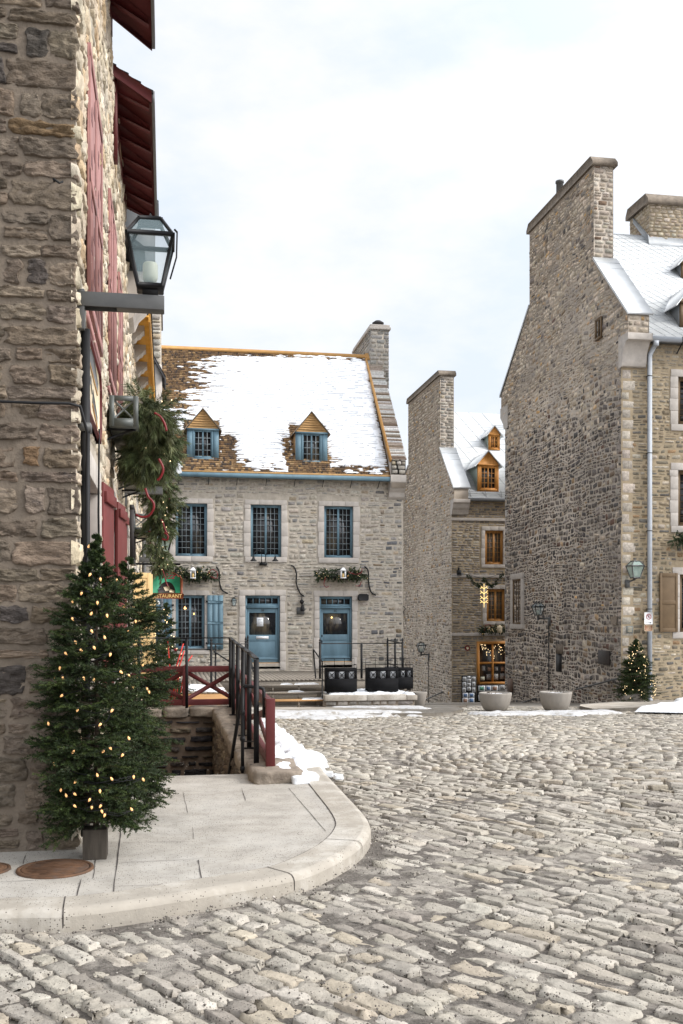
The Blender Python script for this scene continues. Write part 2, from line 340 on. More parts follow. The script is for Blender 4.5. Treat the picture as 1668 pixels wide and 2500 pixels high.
# ---------------------------------------------------------------- stonework
def stones(mb, F, S, cols, dp=(.01, .035), rng=None, grid=4, jit=.06, corner=.14, wav=.0, back=-.03, lumpy=.006, rot=0.):
    """S: (n,4) array u0,u1,z0,z1; every stone a rounded lump standing proud of the mortar"""
    S = np.asarray(S, float); n = len(S)
    if n == 0: return
    if grid == 4: a = np.array([-1, -.72, .72, 1]); b = a
    elif grid == 3: a = np.array([-1, 0., 1]); b = a
    else: a = np.array([-1, -.86, -.5, 0, .5, .86, 1.]); b = np.array([-1, -.8, -.3, .3, .8, 1.])
    A, B = np.meshgrid(a, b, indexing='ij'); na, nb = len(a), len(b)
    ring = (np.abs(A) == 1) | (np.abs(B) == 1); cor = (np.abs(A) == 1) & (np.abs(B) == 1)
    hw = (S[:, 1]-S[:, 0])/2; hh = (S[:, 3]-S[:, 2])/2; uc = (S[:, 1]+S[:, 0])/2; zc = (S[:, 3]+S[:, 2])/2
    mn = np.minimum(hw, hh)
    sc_ = np.where(cor, 1-corner, 1.0)
    Ua = A[None]*hw[:, None, None]; Zb = B[None]*hh[:, None, None]
    # keep the inner ring a constant distance from the edge
    Ua = np.where((~ring)[None] | True, Ua, Ua)
    Ua = Ua-np.where(cor, np.sign(A)*corner, 0)[None]*mn[:, None, None]*1.2
    Zb = Zb-np.where(cor, np.sign(B)*corner, 0)[None]*mn[:, None, None]*1.2
    Ua = Ua+rng.normal(0, jit, Ua.shape)*mn[:, None, None]; Zb = Zb+rng.normal(0, jit, Zb.shape)*mn[:, None, None]
    d = rng.uniform(dp[0], dp[1], n)[:, None, None]*np.ones_like(Ua)+rng.normal(0, lumpy, Ua.shape)
    tilt = rng.normal(0, .18, (n, 2)); d = d*(1+tilt[:, :1, None]*A[None]+tilt[:, 1:, None]*B[None])
    O = np.where(ring[None], back, d)
    if rot:
        an = rng.normal(0, rot, n)[:, None, None]; Ua, Zb = Ua-an*Zb, Zb+an*Ua
    U_ = uc[:, None, None]+Ua; Z_ = zc[:, None, None]+Zb
    if wav: Z_ = Z_+wav*4*(vnoise(U_, Z_, .9, 31, 2)-.5); U_ = U_+wav*3*(vnoise(U_, Z_, .7, 77, 2)-.5)
    X, Y, Z = F(U_, O, Z_)
    V = np.stack([X+0*U_, Y+0*U_, Z+0*U_], -1).reshape(-1, 3)
    i, j = np.meshgrid(np.arange(na-1), np.arange(nb-1), indexing='ij'); q = (i*nb+j).ravel()
    f0 = np.stack([q, q+nb, q+nb+1, q+1], -1)
    fs = (f0[None]+(np.arange(n)*na*nb)[:, None, None]).reshape(-1, 4)
    mb.add(V, fs, np.repeat(np.asarray(cols), na*nb, axis=0))
def vn(x, y, s, seed, oct=4): return vnoise(x, y, s, seed, oct)
def rough_stones(mb, F, S, cols, dp, rng, nu=13, nv=8, back=-.03, amp=.022, horiz=True, clipu=None):
    """large split-faced stones: every face broken into ledges by layered noise"""
    S = np.asarray(S, float); n = len(S); t = np.linspace(-1, 1, nu); t2 = np.linspace(-1, 1, nv)
    a = np.sign(t)*(1-(1-np.abs(t))**1.25); b = np.sign(t2)*(1-(1-np.abs(t2))**1.25)
    A, B = np.meshgrid(a, b, indexing='ij')
    hw = ((S[:, 1]-S[:, 0])/2)[:, None, None]; hh = ((S[:, 3]-S[:, 2])/2)[:, None, None]; uc = ((S[:, 1]+S[:, 0])/2)[:, None, None]; zc = ((S[:, 3]+S[:, 2])/2)[:, None, None]
    mn = np.minimum(hw, hh)
    r = (np.abs(A)**9+np.abs(B)**9)[None]**(1/9.); k = np.where(r > 0, np.maximum(np.abs(A), np.abs(B))[None]/np.maximum(r, 1e-6), 1)
    q = rng.uniform(.35, 1, n)[:, None, None]; k = 1-(1-k)*q*1.3
    U = uc+A[None]*hw*k; Z = zc+B[None]*hh*k
    off = rng.uniform(0, 50, n)[:, None, None]
    e1 = (vnoise(U*1+off, Z*1, .06, 3, 3)-.5)*.12*np.minimum(1, mn/.06); e2 = (vnoise(U*1, Z*1+off, .06, 5, 3)-.5)*.10*np.minimum(1, mn/.06)
    U = U+e1*np.abs(A)[None]*.6; Z = Z+e2*np.abs(B)[None]*.5
    ring = (np.abs(A) == 1) | (np.abs(B) == 1); m = np.maximum(np.abs(A), np.abs(B))[None]
    f1 = vnoise(U+off, Z*2.0+off, .07, 11, 4)-.5; led = vnoise(U*.6+off, Z*4.5+off*2, .07, 17, 3); led = np.abs(led-.5)*2
    d = rng.uniform(dp[0], dp[1], n)[:, None, None]+amp*(f1*2.4+(.5-led)*1.5)+A[None]*rng.normal(0, .006, n)[:, None, None]
    d = np.maximum(d, -.004)*np.clip((1-m)*9, 0, 1)**.6+.002
    O = np.where(ring[None], back, d)
    X, Y, W = F(U, O, Z); V = np.stack([X+0*U, Y+0*U, W+0*U], -1).reshape(-1, 3)
    i, j = np.meshgrid(np.arange(nu-1), np.arange(nv-1), indexing='ij'); qd = (i*nv+j).ravel()
    fs = (np.stack([qd, qd+nv, qd+nv+1, qd+1], -1)[None]+(np.arange(n)*nu*nv)[:, None, None]).reshape(-1, 4)
    mb.add(V, fs, np.repeat(np.asarray(cols), nu*nv, axis=0))
def course(span, z0, z1, hr, wr, gap, rng, split=.15, holes=(), zjit=.0):
    """span(za,zb)->(u0,u1) or None ; holes: list of (u0,u1,z0,z1) -> list of stones"""
    S = []; z = z0
    while z < z1-.03:
        h = min(rng.uniform(*hr), z1-z)
        sp = span(z, z+h)
        if sp:
            iv = [tuple(sp)]
            for (a, b, c, d) in holes:
                if z+h > c and z < d:
                    nv = []
                    for (p, q) in iv:
                        if b <= p or a >= q: nv.append((p, q))
                        else:
                            if a-p > .05: nv.append((p, a))
                            if q-b > .05: nv.append((b, q))
                    iv = nv
            for (p, q) in iv:
                u = p
                while u < q-.04:
                    w_ = rng.uniform(*wr)*(.7+.6*rng.random())
                    if q-u-w_ < wr[0]*.6: w_ = q-u
                    g = gap*rng.uniform(.5, 1.3)/2
                    if rng.random() < split and h > hr[0]*1.25:
                        k = rng.uniform(.38, .62)
                        S.append((u+g, u+w_-g, z+g, z+h*k-g)); S.append((u+g, u+w_-g, z+h*k+g, z+h-g))
                    else:
                        zj = rng.uniform(-1, 1)*zjit; S.append((u+g, u+w_-g, z+g+max(0, zj), z+h-g+min(0, zj)))
                    u += w_
        z += h
    return S
def palette(n, pal, wts, rng, var=.12, cv=.011):
    pal = np.array(pal); idx = rng.choice(len(pal), n, p=np.array(wts)/sum(wts))
    c = pal[idx]*(1+rng.normal(0, var, (n, 1))); c = c*(1+rng.normal(0, cv, (n, 3)))
    return np.clip(c, .01, .95)
PAL_PALE = ([(.385, .345, .29), (.345, .318, .28), (.295, .28, .258), (.425, .39, .335), (.375, .315, .23), (.17, .165, .16), (.33, .28, .215)], [32, 28, 14, 18, 4, 2.5, 3])
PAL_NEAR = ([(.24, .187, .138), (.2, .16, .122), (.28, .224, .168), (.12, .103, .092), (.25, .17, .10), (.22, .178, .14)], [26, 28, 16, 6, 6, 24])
PAL_SIDE = ([(.56, .47, .35), (.5, .43, .33), (.6, .53, .42), (.53, .4, .26), (.4, .345, .28)], [30, 30, 25, 9, 8])
PAL_DARK = ([(.15, .13, .115), (.10, .092, .088), (.19, .165, .145), (.2, .155, .115), (.28, .25, .225), (.3, .21, .13), (.14, .09, .072)], [30, 24, 20, 12, 10, 2, 4])
PAL_MIX = ([(.47, .425, .37), (.41, .365, .31), (.53, .485, .425), (.3, .25, .2), (.23, .22, .215), (.42, .32, .225), (.5, .34, .17)], [28, 26, 18, 10, 10, 6, 1.5])
PAL_OCHRE = ([(.19, .165, .125), (.24, .2, .14), (.3, .245, .17), (.15, .14, .125), (.4, .35, .28), (.28, .19, .11)], [28, 26, 14, 16, 12, 5])
def wallgrid(mb, F, u0, u1, z0, z1, holes, o=0., m=0, thick=None):
    us = sorted({u0, u1, *[h[0] for h in holes], *[h[1] for h in holes]}); zs = sorted({z0, z1, *[h[2] for h in holes], *[h[3] for h in holes]})
    us = [u for u in us if u0 <= u <= u1]; zs = [z for z in zs if z0 <= z <= z1]
    for a, b in zip(us, us[1:]):
        for c, d in zip(zs, zs[1:]):
            mu, mz = (a+b)/2, (c+d)/2
            if any(h[0] < mu < h[1] and h[2] < mz < h[3] for h in holes): continue
            mb.poly([F(a, o, c), F(b, o, c), F(b, o, d), F(a, o, d)], [(0, 1, 2, 3)], None, m)
def quoins(mb, F, u, side, z0, z1, rng, col=(.47, .42, .36), wr=(.3, .55), hr=(.25, .42), out=(.008, .016)):
    z = z0; S = []; k = 0
    while z < z1-.1:
        h = min(rng.uniform(*hr), z1-z); w_ = wr[1] if k % 2 else wr[0]; w_ *= rng.uniform(.85, 1.15)
        S.append((u, u+side*w_, z+.008, z+h-.008) if side > 0 else (u-w_, u, z+.008, z+h-.008)); z += h; k += 1
    stones(mb, F, S, palette(len(S), [col, tuple(x*.85 for x in col), tuple(x*1.1 for x in col)], [3, 2, 2], rng, .08), out, rng, 4, .03, .05, 0, -.03, .002)
    return S
# ---------------------------------------------------------------- windows
def window(parent, F, u0, u1, z0, z1, fm, nc=3, nr=6, leaves=2, o=-.12, pane='glassdark', fw=.06, mw=.013, name='window', trim=None, sur=None, panecol=None):
    fr = MB(F); d0, d1 = o, o+.06
    fr.box(u0, u0+fw, d0, d1, z0, z1); fr.box(u1-fw, u1, d0, d1, z0, z1)
    fr.box(u0+fw, u1-fw, d0, d1, z1-fw, z1); fr.box(u0+fw, u1-fw, d0, d1+.02, z0, z0+fw)
    iu0, iu1, iz0, iz1 = u0+fw, u1-fw, z0+fw, z1-fw; W = (iu1-iu0)/leaves
    for k in range(leaves):
        a, b = iu0+k*W, iu0+(k+1)*W; sw = fw*.62
        for x in ((a, a+sw), (b-sw, b)): fr.box(x[0]+.002, x[1]-.002, d0+.006, d1-.012, iz0, iz1)
        fr.box(a+sw, b-sw, d0+.006, d1-.012, iz0, iz0+sw); fr.box(a+sw, b-sw, d0+.006, d1-.012, iz1-sw, iz1)
        fr.mi = 1
        for i in range(1, nc):
            x = a+sw+(b-a-2*sw)*i/nc; fr.box(x-mw/2, x+mw/2, d0+.01, d1-.02, iz0+sw, iz1-sw)
        for i in range(1, nr):
            z = iz0+sw+(iz1-iz0-2*sw)*i/nr; fr.box(a+sw, b-sw, d0+.012, d1-.022, z-mw/2, z+mw/2)
        fr.mi = 0
    w_ = fr.build(name, [fm, M['muntin'] if fm is M['blue'] else fm], parent)
    p = MB(F); p.box(u0+.01, u1-.01, o-.03, o-.005, z0+.01, z1-.01); p.build('pane', M[pane], w_)
    if sur:
        sw, top, bot = sur; s = MB(F); rng = random.Random(int(u0*100)+7)
        for (a, b) in ((u0-sw, u0), (u1, u1+sw)):
            z = z0
            while z < z1-.05:
                h = min(rng.uniform(.3, .5), z1-z)
                if z1-z-h < .15: h = z1-z
                e = rng.uniform(0, .05)
                s.box(a-(e if a < u0 else 0), b+(e if b > u1 else 0), -.17, .03+rng.uniform(0, .006), z+.004, z+h-.004); z += h
        n = 3; L = u1-u0+2*sw
        for k in range(n): s.box(u0-sw+L*k/n+.003, u0-sw+L*(k+1)/n-.003, -.17, .032, z1+.002, z1+top)
        n = 2
        for k in range(n): s.box(u0-sw+L*k/n+.003, u0-sw+L*(k+1)/n-.003, -.17, .045, z0-bot, z0-.002)
        s.build('window_surround', M['ashlar'], parent, bevel=.006)
    return w_
# ================================================================ GROUND
def gridmesh(xs, ys, zf, skip=None):
    X, Y = np.meshgrid(xs, ys, indexing='ij'); Z = zf(X, Y); n, m = X.shape
    V = np.stack([X, Y, Z], -1).reshape(-1, 3); i, j = np.meshgrid(np.arange(n-1), np.arange(m-1), indexing='ij')
    if skip is not None:
        cx = (X[:-1, :-1]+X[1:, 1:])/2; cy = (Y[:-1, :-1]+Y[1:, 1:])/2; k = ~skip(cx, cy); i, j = i[k], j[k]
    q = (i*m+j).ravel(); return V, np.stack([q, q+m, q+m+1, q+1], -1)
def vnoise(x, y, s=1.0, seed=0, oct=4):
    """value noise built from a hashed lattice"""
    x = np.asarray(x, float)/s; y = np.asarray(y, float)/s; r = np.zeros(np.broadcast(x, y).shape); amp = 1; tot = 0
    for k in range(oct):
        xi, yi = np.floor(x), np.floor(y); fx, fy = x-xi, y-yi; fx = fx*fx*(3-2*fx); fy = fy*fy*(3-2*fy)
        def h(a, b):
            v = np.sin(a*127.1+b*311.7+(seed+k)*74.7)*43758.5453; return v-np.floor(v)
        r = r+amp*((h(xi, yi)*(1-fx)+h(xi+1, yi)*fx)*(1-fy)+(h(xi, yi+1)*(1-fx)+h(xi+1, yi+1)*fx)*fy); tot += amp
        amp *= .5; x = x*2.03+5.1; y = y*2.03+1.7
    return r/tot
def inpoly(x, y, P):
    x = np.asarray(x); y = np.asarray(y); r = np.zeros(x.shape, bool); n = len(P)
    for k in range(n):
        x1, y1 = P[k][:2]; x2, y2 = P[(k+1) % n][:2]
        c = ((y1 > y) != (y2 > y)) & (x < (x2-x1)*(y-y1)/((y2-y1) if y2 != y1 else 1e-9)+x1); r ^= c
    return r
def edist(x, y, P):
    d = np.full(np.asarray(x).shape, 1e9); n = len(P)
    for k in range(n):
        x1, y1 = P[k][:2]; x2, y2 = P[(k+1) % n][:2]; L = (x2-x1)**2+(y2-y1)**2+1e-12
        t = np.clip(((x-x1)*(x2-x1)+(y-y1)*(y2-y1))/L, 0, 1); d = np.minimum(d, np.hypot(x-x1-t*(x2-x1), y-y1-t*(y2-y1)))
    return d
WX = -.62; FYN = 7.17                     # street wall plane and front wall plane of the left row
PIT = (WX, .80, 10.35, 17.1)
xs = [-600, -200, -60, -20, -5, WX, 0, .8, 2, 4, 6, 8, 10, 12, 13, 14, 14.2, 14.5, 15, 15.4, 17, 20, 25, 40, 60, 200, 600]
ys = [-300, -60, -10, 0, 3, 5, 7, 9, 10.35, 11.2, 12.5, 14, 15.5, 17.1]+list(range(18, 60, 1))+[80, 200, 700]
V, Fc = gridmesh(np.array(xs, float), np.array(ys, float), lambda X, Y: zroad(X, Y)-.018,
                 lambda x, y: (x > PIT[0]) & (x < PIT[1]) & (y > PIT[2]) & (y < PIT[3]))
b = MB(); b.add(V, Fc); struct(b.build('ground', M['grit']))
# ---- sidewalk outline (top of the kerb), from the left, round the corner, to the stair coping
kp = [(0, 2273), (154, 2269), (319, 2250), (532, 2213), (681, 2186), (766, 2162), (851, 2117), (890, 2083), (905, 2055), (903, 2035), (883, 2005), (840, 1957), (798, 1910), (777, 1883)]
K = [aZ(px, py, -.1)[:2] for px, py in kp]
K = [(-40, K[0][1]-.1), (-3.2, K[0][1]-.08), (-2.4, K[0][1]-.07), (-1.6, K[0][1]-.05)]+K+[(1.62, 13.5), (1.5, 17.2)]
def smooth_line(P, n=5):
    out = []
    for i in range(len(P)-1):
        p0, p1, p2, p3 = P[max(i-1, 0)], P[i], P[i+1], P[min(i+2, len(P)-1)]
        for k in range(n):
            t = k/n; out.append(tuple(.5*((2*p1[a])+(-p0[a]+p2[a])*t+(2*p0[a]-5*p1[a]+4*p2[a]-p3[a])*t*t+(-p0[a]+3*p1[a]-3*p2[a]+p3[a])*t**3) for a in (0, 1)))
    return out+[P[-1]]
KS = smooth_line(K[1:], 5); KS = [K[0]]+KS
def offset(P, d):
    o = []
    for i in range(len(P)):
        a, b_ = P[max(i-1, 0)], P[min(i+1, len(P)-1)]; dx, dy = b_[0]-a[0], b_[1]-a[1]; L = math.hypot(dx, dy)
        o.append((P[i][0]-dy/L*d, P[i][1]+dx/L*d))
    return o
KI = offset(KS, .30)
walk = [p for p in KI]+[(.8, 17.2), (.8, 10.35), (WX, 10.35), (WX, FYN), (-40, FYN)]
WALKOUT = [p for p in KS]+[(.8, 17.2), (.8, 10.35), (WX, 10.35), (WX, FYN), (-40, FYN)]
KM = offset(KS, .16); WM = [p for p in KM]+[(.8, 17.2), (.8, 10.35), (WX, 10.35), (WX, FYN+.1), (-40, FYN+.1)]
gx = sorted(set([-40, -20, -10]+[round(v, 3) for v in np.arange(-5, 1.9, .06)]+[WX, .8])); gy = sorted(set([round(v, 3) for v in np.arange(5, 17.3, .06)]+[10.35, FYN+.1, 17.2]))
V_, F_ = gridmesh(np.array(gx), np.array(gy), lambda X, Y: 0*X, lambda x, y: ~inpoly(x, y, WM))
b = MB(); b.add(V_, F_); b.box(WX, .8, 10.33, 10.349, -.14, -.001)
b.mi = 1
def jline(p0, p1, w_=.009, zz=.004):
    w_ *= .55
    p0 = Vector(p0[:2]); p1 = Vector(p1[:2]); d = (p1-p0).normalized(); q = Vector((-d.y, d.x))*w_/2
    V = []
    k = max(2, int((p1-p0).length/.12))
    for i in range(k+1):
        p = p0.lerp(p1, i/k)+Vector((random.uniform(-1, 1), random.uniform(-1, 1)))*.002; f = random.uniform(.5, 1.3)
        V += [(p.x-q.x*f, p.y-q.y*f, zz), (p.x+q.x*f, p.y+q.y*f, zz)]
    b.poly(V, [(2*i, 2*i+1, 2*i+3, 2*i+2) for i in range(k)])
random.seed(4)
g = lambda x, y: aZ(x, y, 0)
jline(g(299, 2000), g(275, 2196), .014); jline(g(296, 2107), g(484, 2098)); jline(g(484, 2101), g(497, 2170), .012)
jline(g(235, 2090), g(228, 2145), .012); jline(g(198, 2148), g(185, 2202), .012); jline(g(185, 2202), g(280, 2196))
jline(g(0, 2155), g(80, 2150)); jline(g(300, 2058), g(470, 2055), .006); jline(g(470, 2020), g(473, 2050), .006); jline(g(280, 2165), g(490, 2158), .006)
jline(g(447, 1935), g(459, 1985), .007); jline(g(590, 1925), g(600, 1955), .008); jline(g(420, 1932), g(700, 1935), .007); jline(g(310, 2019), g(490, 2017), .006)
jline(g(705, 1925), g(795, 2030), .008); jline(g(672, 2095), g(820, 2093), .005)
jline(g(62, 2090), g(56, 2110), .01)
for i in range(len(KI)-2):
    a_, b2 = offset(KS, .275)[i], offset(KS, .275)[i+1]
    if -3 < a_[0] and a_[1] < 9.5: jline(a_, b2, .012)
struct(b.build('sidewalk', [M['flag'], M['joint']]))
# kerb: rounded section swept along the curve, cut into stones by narrow joints
prof = [(.27, -.03), (.27, .006), (.27, .006), (.06, .006), (.06, .006), (.03, .0), (.010, -.016), (.002, -.035), (.002, -.035), (-.008, -.3)]
b = MB(); L = [offset(KS, d) for d, z in prof]
for i in range(len(KS)-1):
    g_ = 0
    V = [(L[k][i][0], L[k][i][1], prof[k][1]) for k in range(len(prof))]+[(L[k][i+1][0], L[k][i+1][1], prof[k][1]) for k in range(len(prof))]
    q = len(prof)
    def lowz(V_): return [(x, y, z if z > -.2 else min(z, float(zroad(x, y))-.15)) for x, y, z in V_]
    b.poly(lowz(V), [(k, k+1, q+k+1, q+k) for k in (0, 2, 4, 5, 6, 8)])
b.mi = 1
for px, py in ((150, 2262), (760, 2155), (905, 2056)):
    p = aZ(px, py, 0); i = min(range(len(KS)), key=lambda i: (KS[i][0]-p[0])**2+(KS[i][1]-p[1])**2)
    i = min(i, len(KS)-2); d = Vector((KS[i+1][0]-KS[i][0], KS[i+1][1]-KS[i][1])).normalized()*.0035
    V = []
    for k in range(2, len(prof)-1):
        x, y = L[k][i]; z = prof[k][1]; V += [(x-d.x, y-d.y, z+.003), (x+d.x, y+d.y, z+.003)]
    V += [(V[-2][0], V[-2][1], -.12), (V[-1][0], V[-1][1], -.12)]
    V = [(x+d.y*.6, y-d.x*.6, z) for x, y, z in V]
    b.poly(V, [(2*k, 2*k+1, 2*k+3, 2*k+2) for k in range(len(V)//2-1)])
struct(b.build('kerb', [M['kerb'], M['joint']], smooth=True))
# ---- paved terrace strip in front of the blue-shuttered house
TER = [(WX, 17.6), (1.4, 17.6), (1.7, 21)]+[aR(*p)[:2] for p in ((655, 1752), (760, 1751), (900, 1749), (1060, 1748), (1105, 1745), (1132, 1737), (1112, 1731))]+[(9.5, 31.0), (WX, 31.4)]
def zt(x, y): return float(zroad(x, y))+.075
b = MB(); n = len(TER)
b.poly([(x, y, zt(x, y)) for x, y in TER]+[(x, y, zt(x, y)-.3) for x, y in TER], [tuple(range(n))]+[(i, (i+1) % n, n+(i+1) % n, n+i) for i in range(n)])
struct(b.build('pavement', M['pinch']))
# stone apron by the right-hand house
AP = [aR(*p)[:2] for p in ((1415, 1731), (1450, 1740), (1530, 1737), (1668, 1731), (1900, 1728))]; AP = AP+[(24, 31.45), (15.0, 31.45), (13.8, 32.0)]
b = MB(); n = len(AP)
b.poly([(x, y, float(zroad(x, y))+.10) for x, y in AP]+[(x, y, -1.9) for x, y in AP], [tuple(range(n))]+[(i, (i+1) % n, n+(i+1) % n, n+i) for i in range(n)])
struct(b.build('pavement', M['pinch']))
# ---- cobbled road: every sett a rounded block laid in courses (surface pattern of the road)
rng = np.random.default_rng(5)
Lv = np.array([ct, -st]); Fv = np.array([st, ct])
d1 = .66*Lv-.75*Fv; d1 /= np.linalg.norm(d1); d2 = np.array([-d1[1], d1[0]])
cen = np.array(aR(1600, 1852)[:2]); RAD = 3.5
def vis(x, y):
    d = x*st+y*ct; l = x*ct-y*st
    return (d > 3.6) & (d < 33) & (l > -.37*d-.8) & (l < .37*d+1.0)
stn = []     # cx, cy, dirx, diry, half length, half width
ext = 36
v = -ext
while v < ext:
    d_here = 0; wid = rng.uniform(.108, .15); u = -ext-rng.random()*.3
    um = rng.normal(0, .012)
    n_ = int(2*ext/.2); ln = rng.uniform(.15, .35, n_); us = u+np.cumsum(ln); uc = us-ln/2
    bend = .30*np.sin(uc*.23+1.0)+.10*np.sin(uc*.9+v*.3)
    x = d1[0]*uc+d2[0]*(v+bend); y = d1[1]*uc+d2[1]*(v+bend)
    sl_ = .30*.23*np.cos(uc*.23+1.0)+.09*np.cos(uc*.9+v*.3)
    dx = d1[0]+d2[0]*sl_; dy = d1[1]+d2[1]*sl_; nn = np.hypot(dx, dy)
    k = vis(x, y) & (np.hypot(x-cen[0], y-cen[1]) > RAD+.05)
    stn.append(np.stack([x[k], y[k], dx[k]/nn[k], dy[k]/nn[k], ln[k]/2, np.full(k.sum(), wid/2), np.zeros(k.sum())], 1)); v += wid
r = .25
while r < RAD:
    wid = rng.uniform(.16, .2); a = 0; nst = max(4, int(2*math.pi*r/.24)); ln = rng.uniform(.8, 1.25, nst); ln = ln/ln.sum()*2*math.pi; aa = np.cumsum(ln)-ln/2+rng.random()
    x = cen[0]+np.cos(aa)*r*1.0; y = cen[1]+np.sin(aa)*r
    stn.append(np.stack([x, y, -np.sin(aa), np.cos(aa), ln*r/2-.006, np.full(nst, wid/2-.021), np.ones(nst)], 1)); r += wid
T = np.concatenate(stn); x, y = T[:, 0], T[:, 1]
keep = vis(x, y) & ~inpoly(x, y, WALKOUT) & (edist(x, y, WALKOUT) > .07) & ~inpoly(x, y, TER) & ~inpoly(x, y, AP) & ~((x < 1.5) & (y > 10)) & ~((x > WX-.2) & (x < .9) & (y > 9)) & ~((x < -.2) & (y > 6.5))
T = T[keep]; x, y = T[:, 0], T[:, 1]; dd = dep(x, y)
gritn = vnoise(x, y, 1.3, 3)-.3*T[:, 6]; miss = rng.random(len(T)) < np.clip((gritn-.70)*1.2, 0, .15)
T = T[~miss]; gritn = gritn[~miss]
def setts(mb, T, gn, a, b_, seed):
    r_ = np.random.default_rng(seed); n = len(T); A, B = np.meshgrid(a, b_, indexing='ij'); na, nb = len(a), len(b_)
    ring = (np.abs(A) == 1) | (np.abs(B) == 1); cor = (np.abs(A) == 1) & (np.abs(B) == 1)
    hl = (T[:, 4]-r_.uniform(.006, .022, n))[:, None, None]; hw = (T[:, 5]-r_.uniform(.004, .020, n))[:, None, None]
    # worn blocks: end widths differ, corners knocked off, sides bowed
    tap = r_.normal(0, .09, n)[:, None, None]; skew = r_.normal(0, .07, n)[:, None, None]; bow = r_.uniform(-.02, .07, n)[:, None, None]
    ck = r_.uniform(.006, .03, (n, 4))
    ci = np.where(A > 0, 1, 0)*2+np.where(B > 0, 1, 0); ckm = ck[:, ci]*cor[None]
    P = A[None]*hl*(1-bow*.6*B[None]**2)+skew*B[None]*hw*2-np.sign(A)[None]*ckm; Q = B[None]*hw*(1-bow*A[None]**2)*(1+tap*A[None])-np.sign(B)[None]*ckm*.7
    j = .010 if na > 4 else .008
    P = P+r_.normal(0, j, P.shape); Q = Q+r_.normal(0, j*.7, Q.shape)
    top = (r_.normal(.0, .006, n)-np.clip((gn-.56)*.10, -.003, .014))[:, None, None]
    top = top+.012*T[:, 6][:, None, None]; ti = r_.normal(0, .006, (n, 2))
    edge = np.clip(np.maximum(np.abs(A), np.abs(B))-.7, 0, 1)[None]
    Z = np.where(ring[None], -.028, top+ti[:, :1, None]*A[None]+ti[:, 1:, None]*B[None]-.011*edge+r_.normal(0, .0028, P.shape))
    dx, dy = T[:, 2][:, None, None], T[:, 3][:, None, None]
    X = T[:, 0][:, None, None]+dx*P-dy*Q; Y = T[:, 1][:, None, None]+dy*P+dx*Q
    V = np.stack([X, Y, zroad(X, Y)+Z], -1).reshape(-1, 3)
    i, j = np.meshgrid(np.arange(na-1), np.arange(nb-1), indexing='ij'); q = (i*nb+j).ravel()
    f = (np.stack([q, q+nb, q+nb+1, q+1], -1)[None]+(np.arange(n)*na*nb)[:, None, None]).reshape(-1, 4)
    c = palette(n, [(.385, .35, .295), (.355, .325, .28), (.44, .405, .35), (.29, .26, .225), (.385, .335, .265)], [30, 26, 26, 9, 9], r_, .09, .004)
    wn = vnoise(T[:, 0], T[:, 1], 4.5, 9, 3)[:, None]; c = c*(.90+.2*wn)
    mb.add(V, f, np.repeat(c, na*nb, axis=0))
b = MB(); dd = dep(T[:, 0], T[:, 1]); near = dd < 11
setts(b, T[near], gritn[near], np.array([-1, -.93, -.76, -.4, 0, .4, .76, .93, 1.]), np.array([-1, -.86, -.5, 0, .5, .86, 1.]), 1)
setts(b, T[~near], gritn[~near], np.array([-1, -.85, 0, .85, 1.]), np.array([-1, -.72, .72, 1.]), 2)
struct(b.build('road', M['sett'], smooth=True))
# ---- snow
def snowpatch(label, P, zf, hmax, res, seed, m='snow', soft=.18, nsc=.35, thr=.0, amp=.5):
    P = [p[:2] for p in P]; xs_ = np.arange(min(p[0] for p in P)-.3, max(p[0] for p in P)+.3, res); ys_ = np.arange(min(p[1] for p in P)-.3, max(p[1] for p in P)+.3, res)
    def hf(X, Y):
        e = edist(X, Y, P)*np.where(inpoly(X, Y, P), 1, -1); n1 = vnoise(X, Y, nsc, seed, 4)-.5
        h = np.clip((e+n1*amp)/soft, -1, 1); return h-thr
    X, Y = np.meshgrid(xs_, ys_, indexing='ij'); H = hf(X, Y); lump = vnoise(X, Y, nsc*.5, seed+9, 4)
    Z = np.vectorize(lambda a, c: float(zf(a, c)))(X, Y)+np.where(H > 0, np.sqrt(np.clip(H, 0, 1))*hmax*(.5+lump), -.05)
    n_, m_ = X.shape; i, j = np.meshgrid(np.arange(n_-1), np.arange(m_-1), indexing='ij')
    k = (H[:-1, :-1] > 0) | (H[1:, 1:] > 0) | (H[1:, :-1] > 0) | (H[:-1, 1:] > 0); i, j = i[k], j[k]; q = (i*m_+j).ravel()
    if len(q) == 0: return
    b = MB(); b.add(np.stack([X, Y, Z], -1).reshape(-1, 3), np.stack([q, q+m_, q+m_+1, q+1], -1))
    o = b.build('snow', M[m], smooth=True); tag(o, label, 'snow'); o['kind'] = 'stuff'; return o
zr = lambda x, y: float(zroad(x, y))
snowpatch('bank of old snow beside the boulder at the foot of the red fence', [(1.32, 10.5), (1.5, 10.5), (1.68, 11.0), (1.8, 12.0), (1.75, 13.6), (1.68, 15.3), (1.35, 16.5), (1.3, 12)], lambda x, y: min(0, zr(x, y)+.12) if x > 1.63 else -.01, .09, .04, 3, soft=.22, nsc=.3, amp=.35)
snowpatch('band of trodden snow along the terrace before the wooden steps', [aR(*p) for p in ((640, 1754), (800, 1756), (960, 1750), (1010, 1748), (960, 1744), (860, 1744), (640, 1744))], lambda x, y: zt(x, y) if inpoly(np.array([x]), np.array([y]), TER)[0] else zr(x, y), .05, .08, 7, 'snowdirty', nsc=.8, amp=.9)
snowpatch('thin strip of snow at the foot of the stone platform', [aR(*p) for p in ((780, 1732), (930, 1736), (1040, 1738), (1035, 1732), (900, 1729), (790, 1728))], zt, .04, .08, 12, 'snowdirty', nsc=.7, amp=.7)
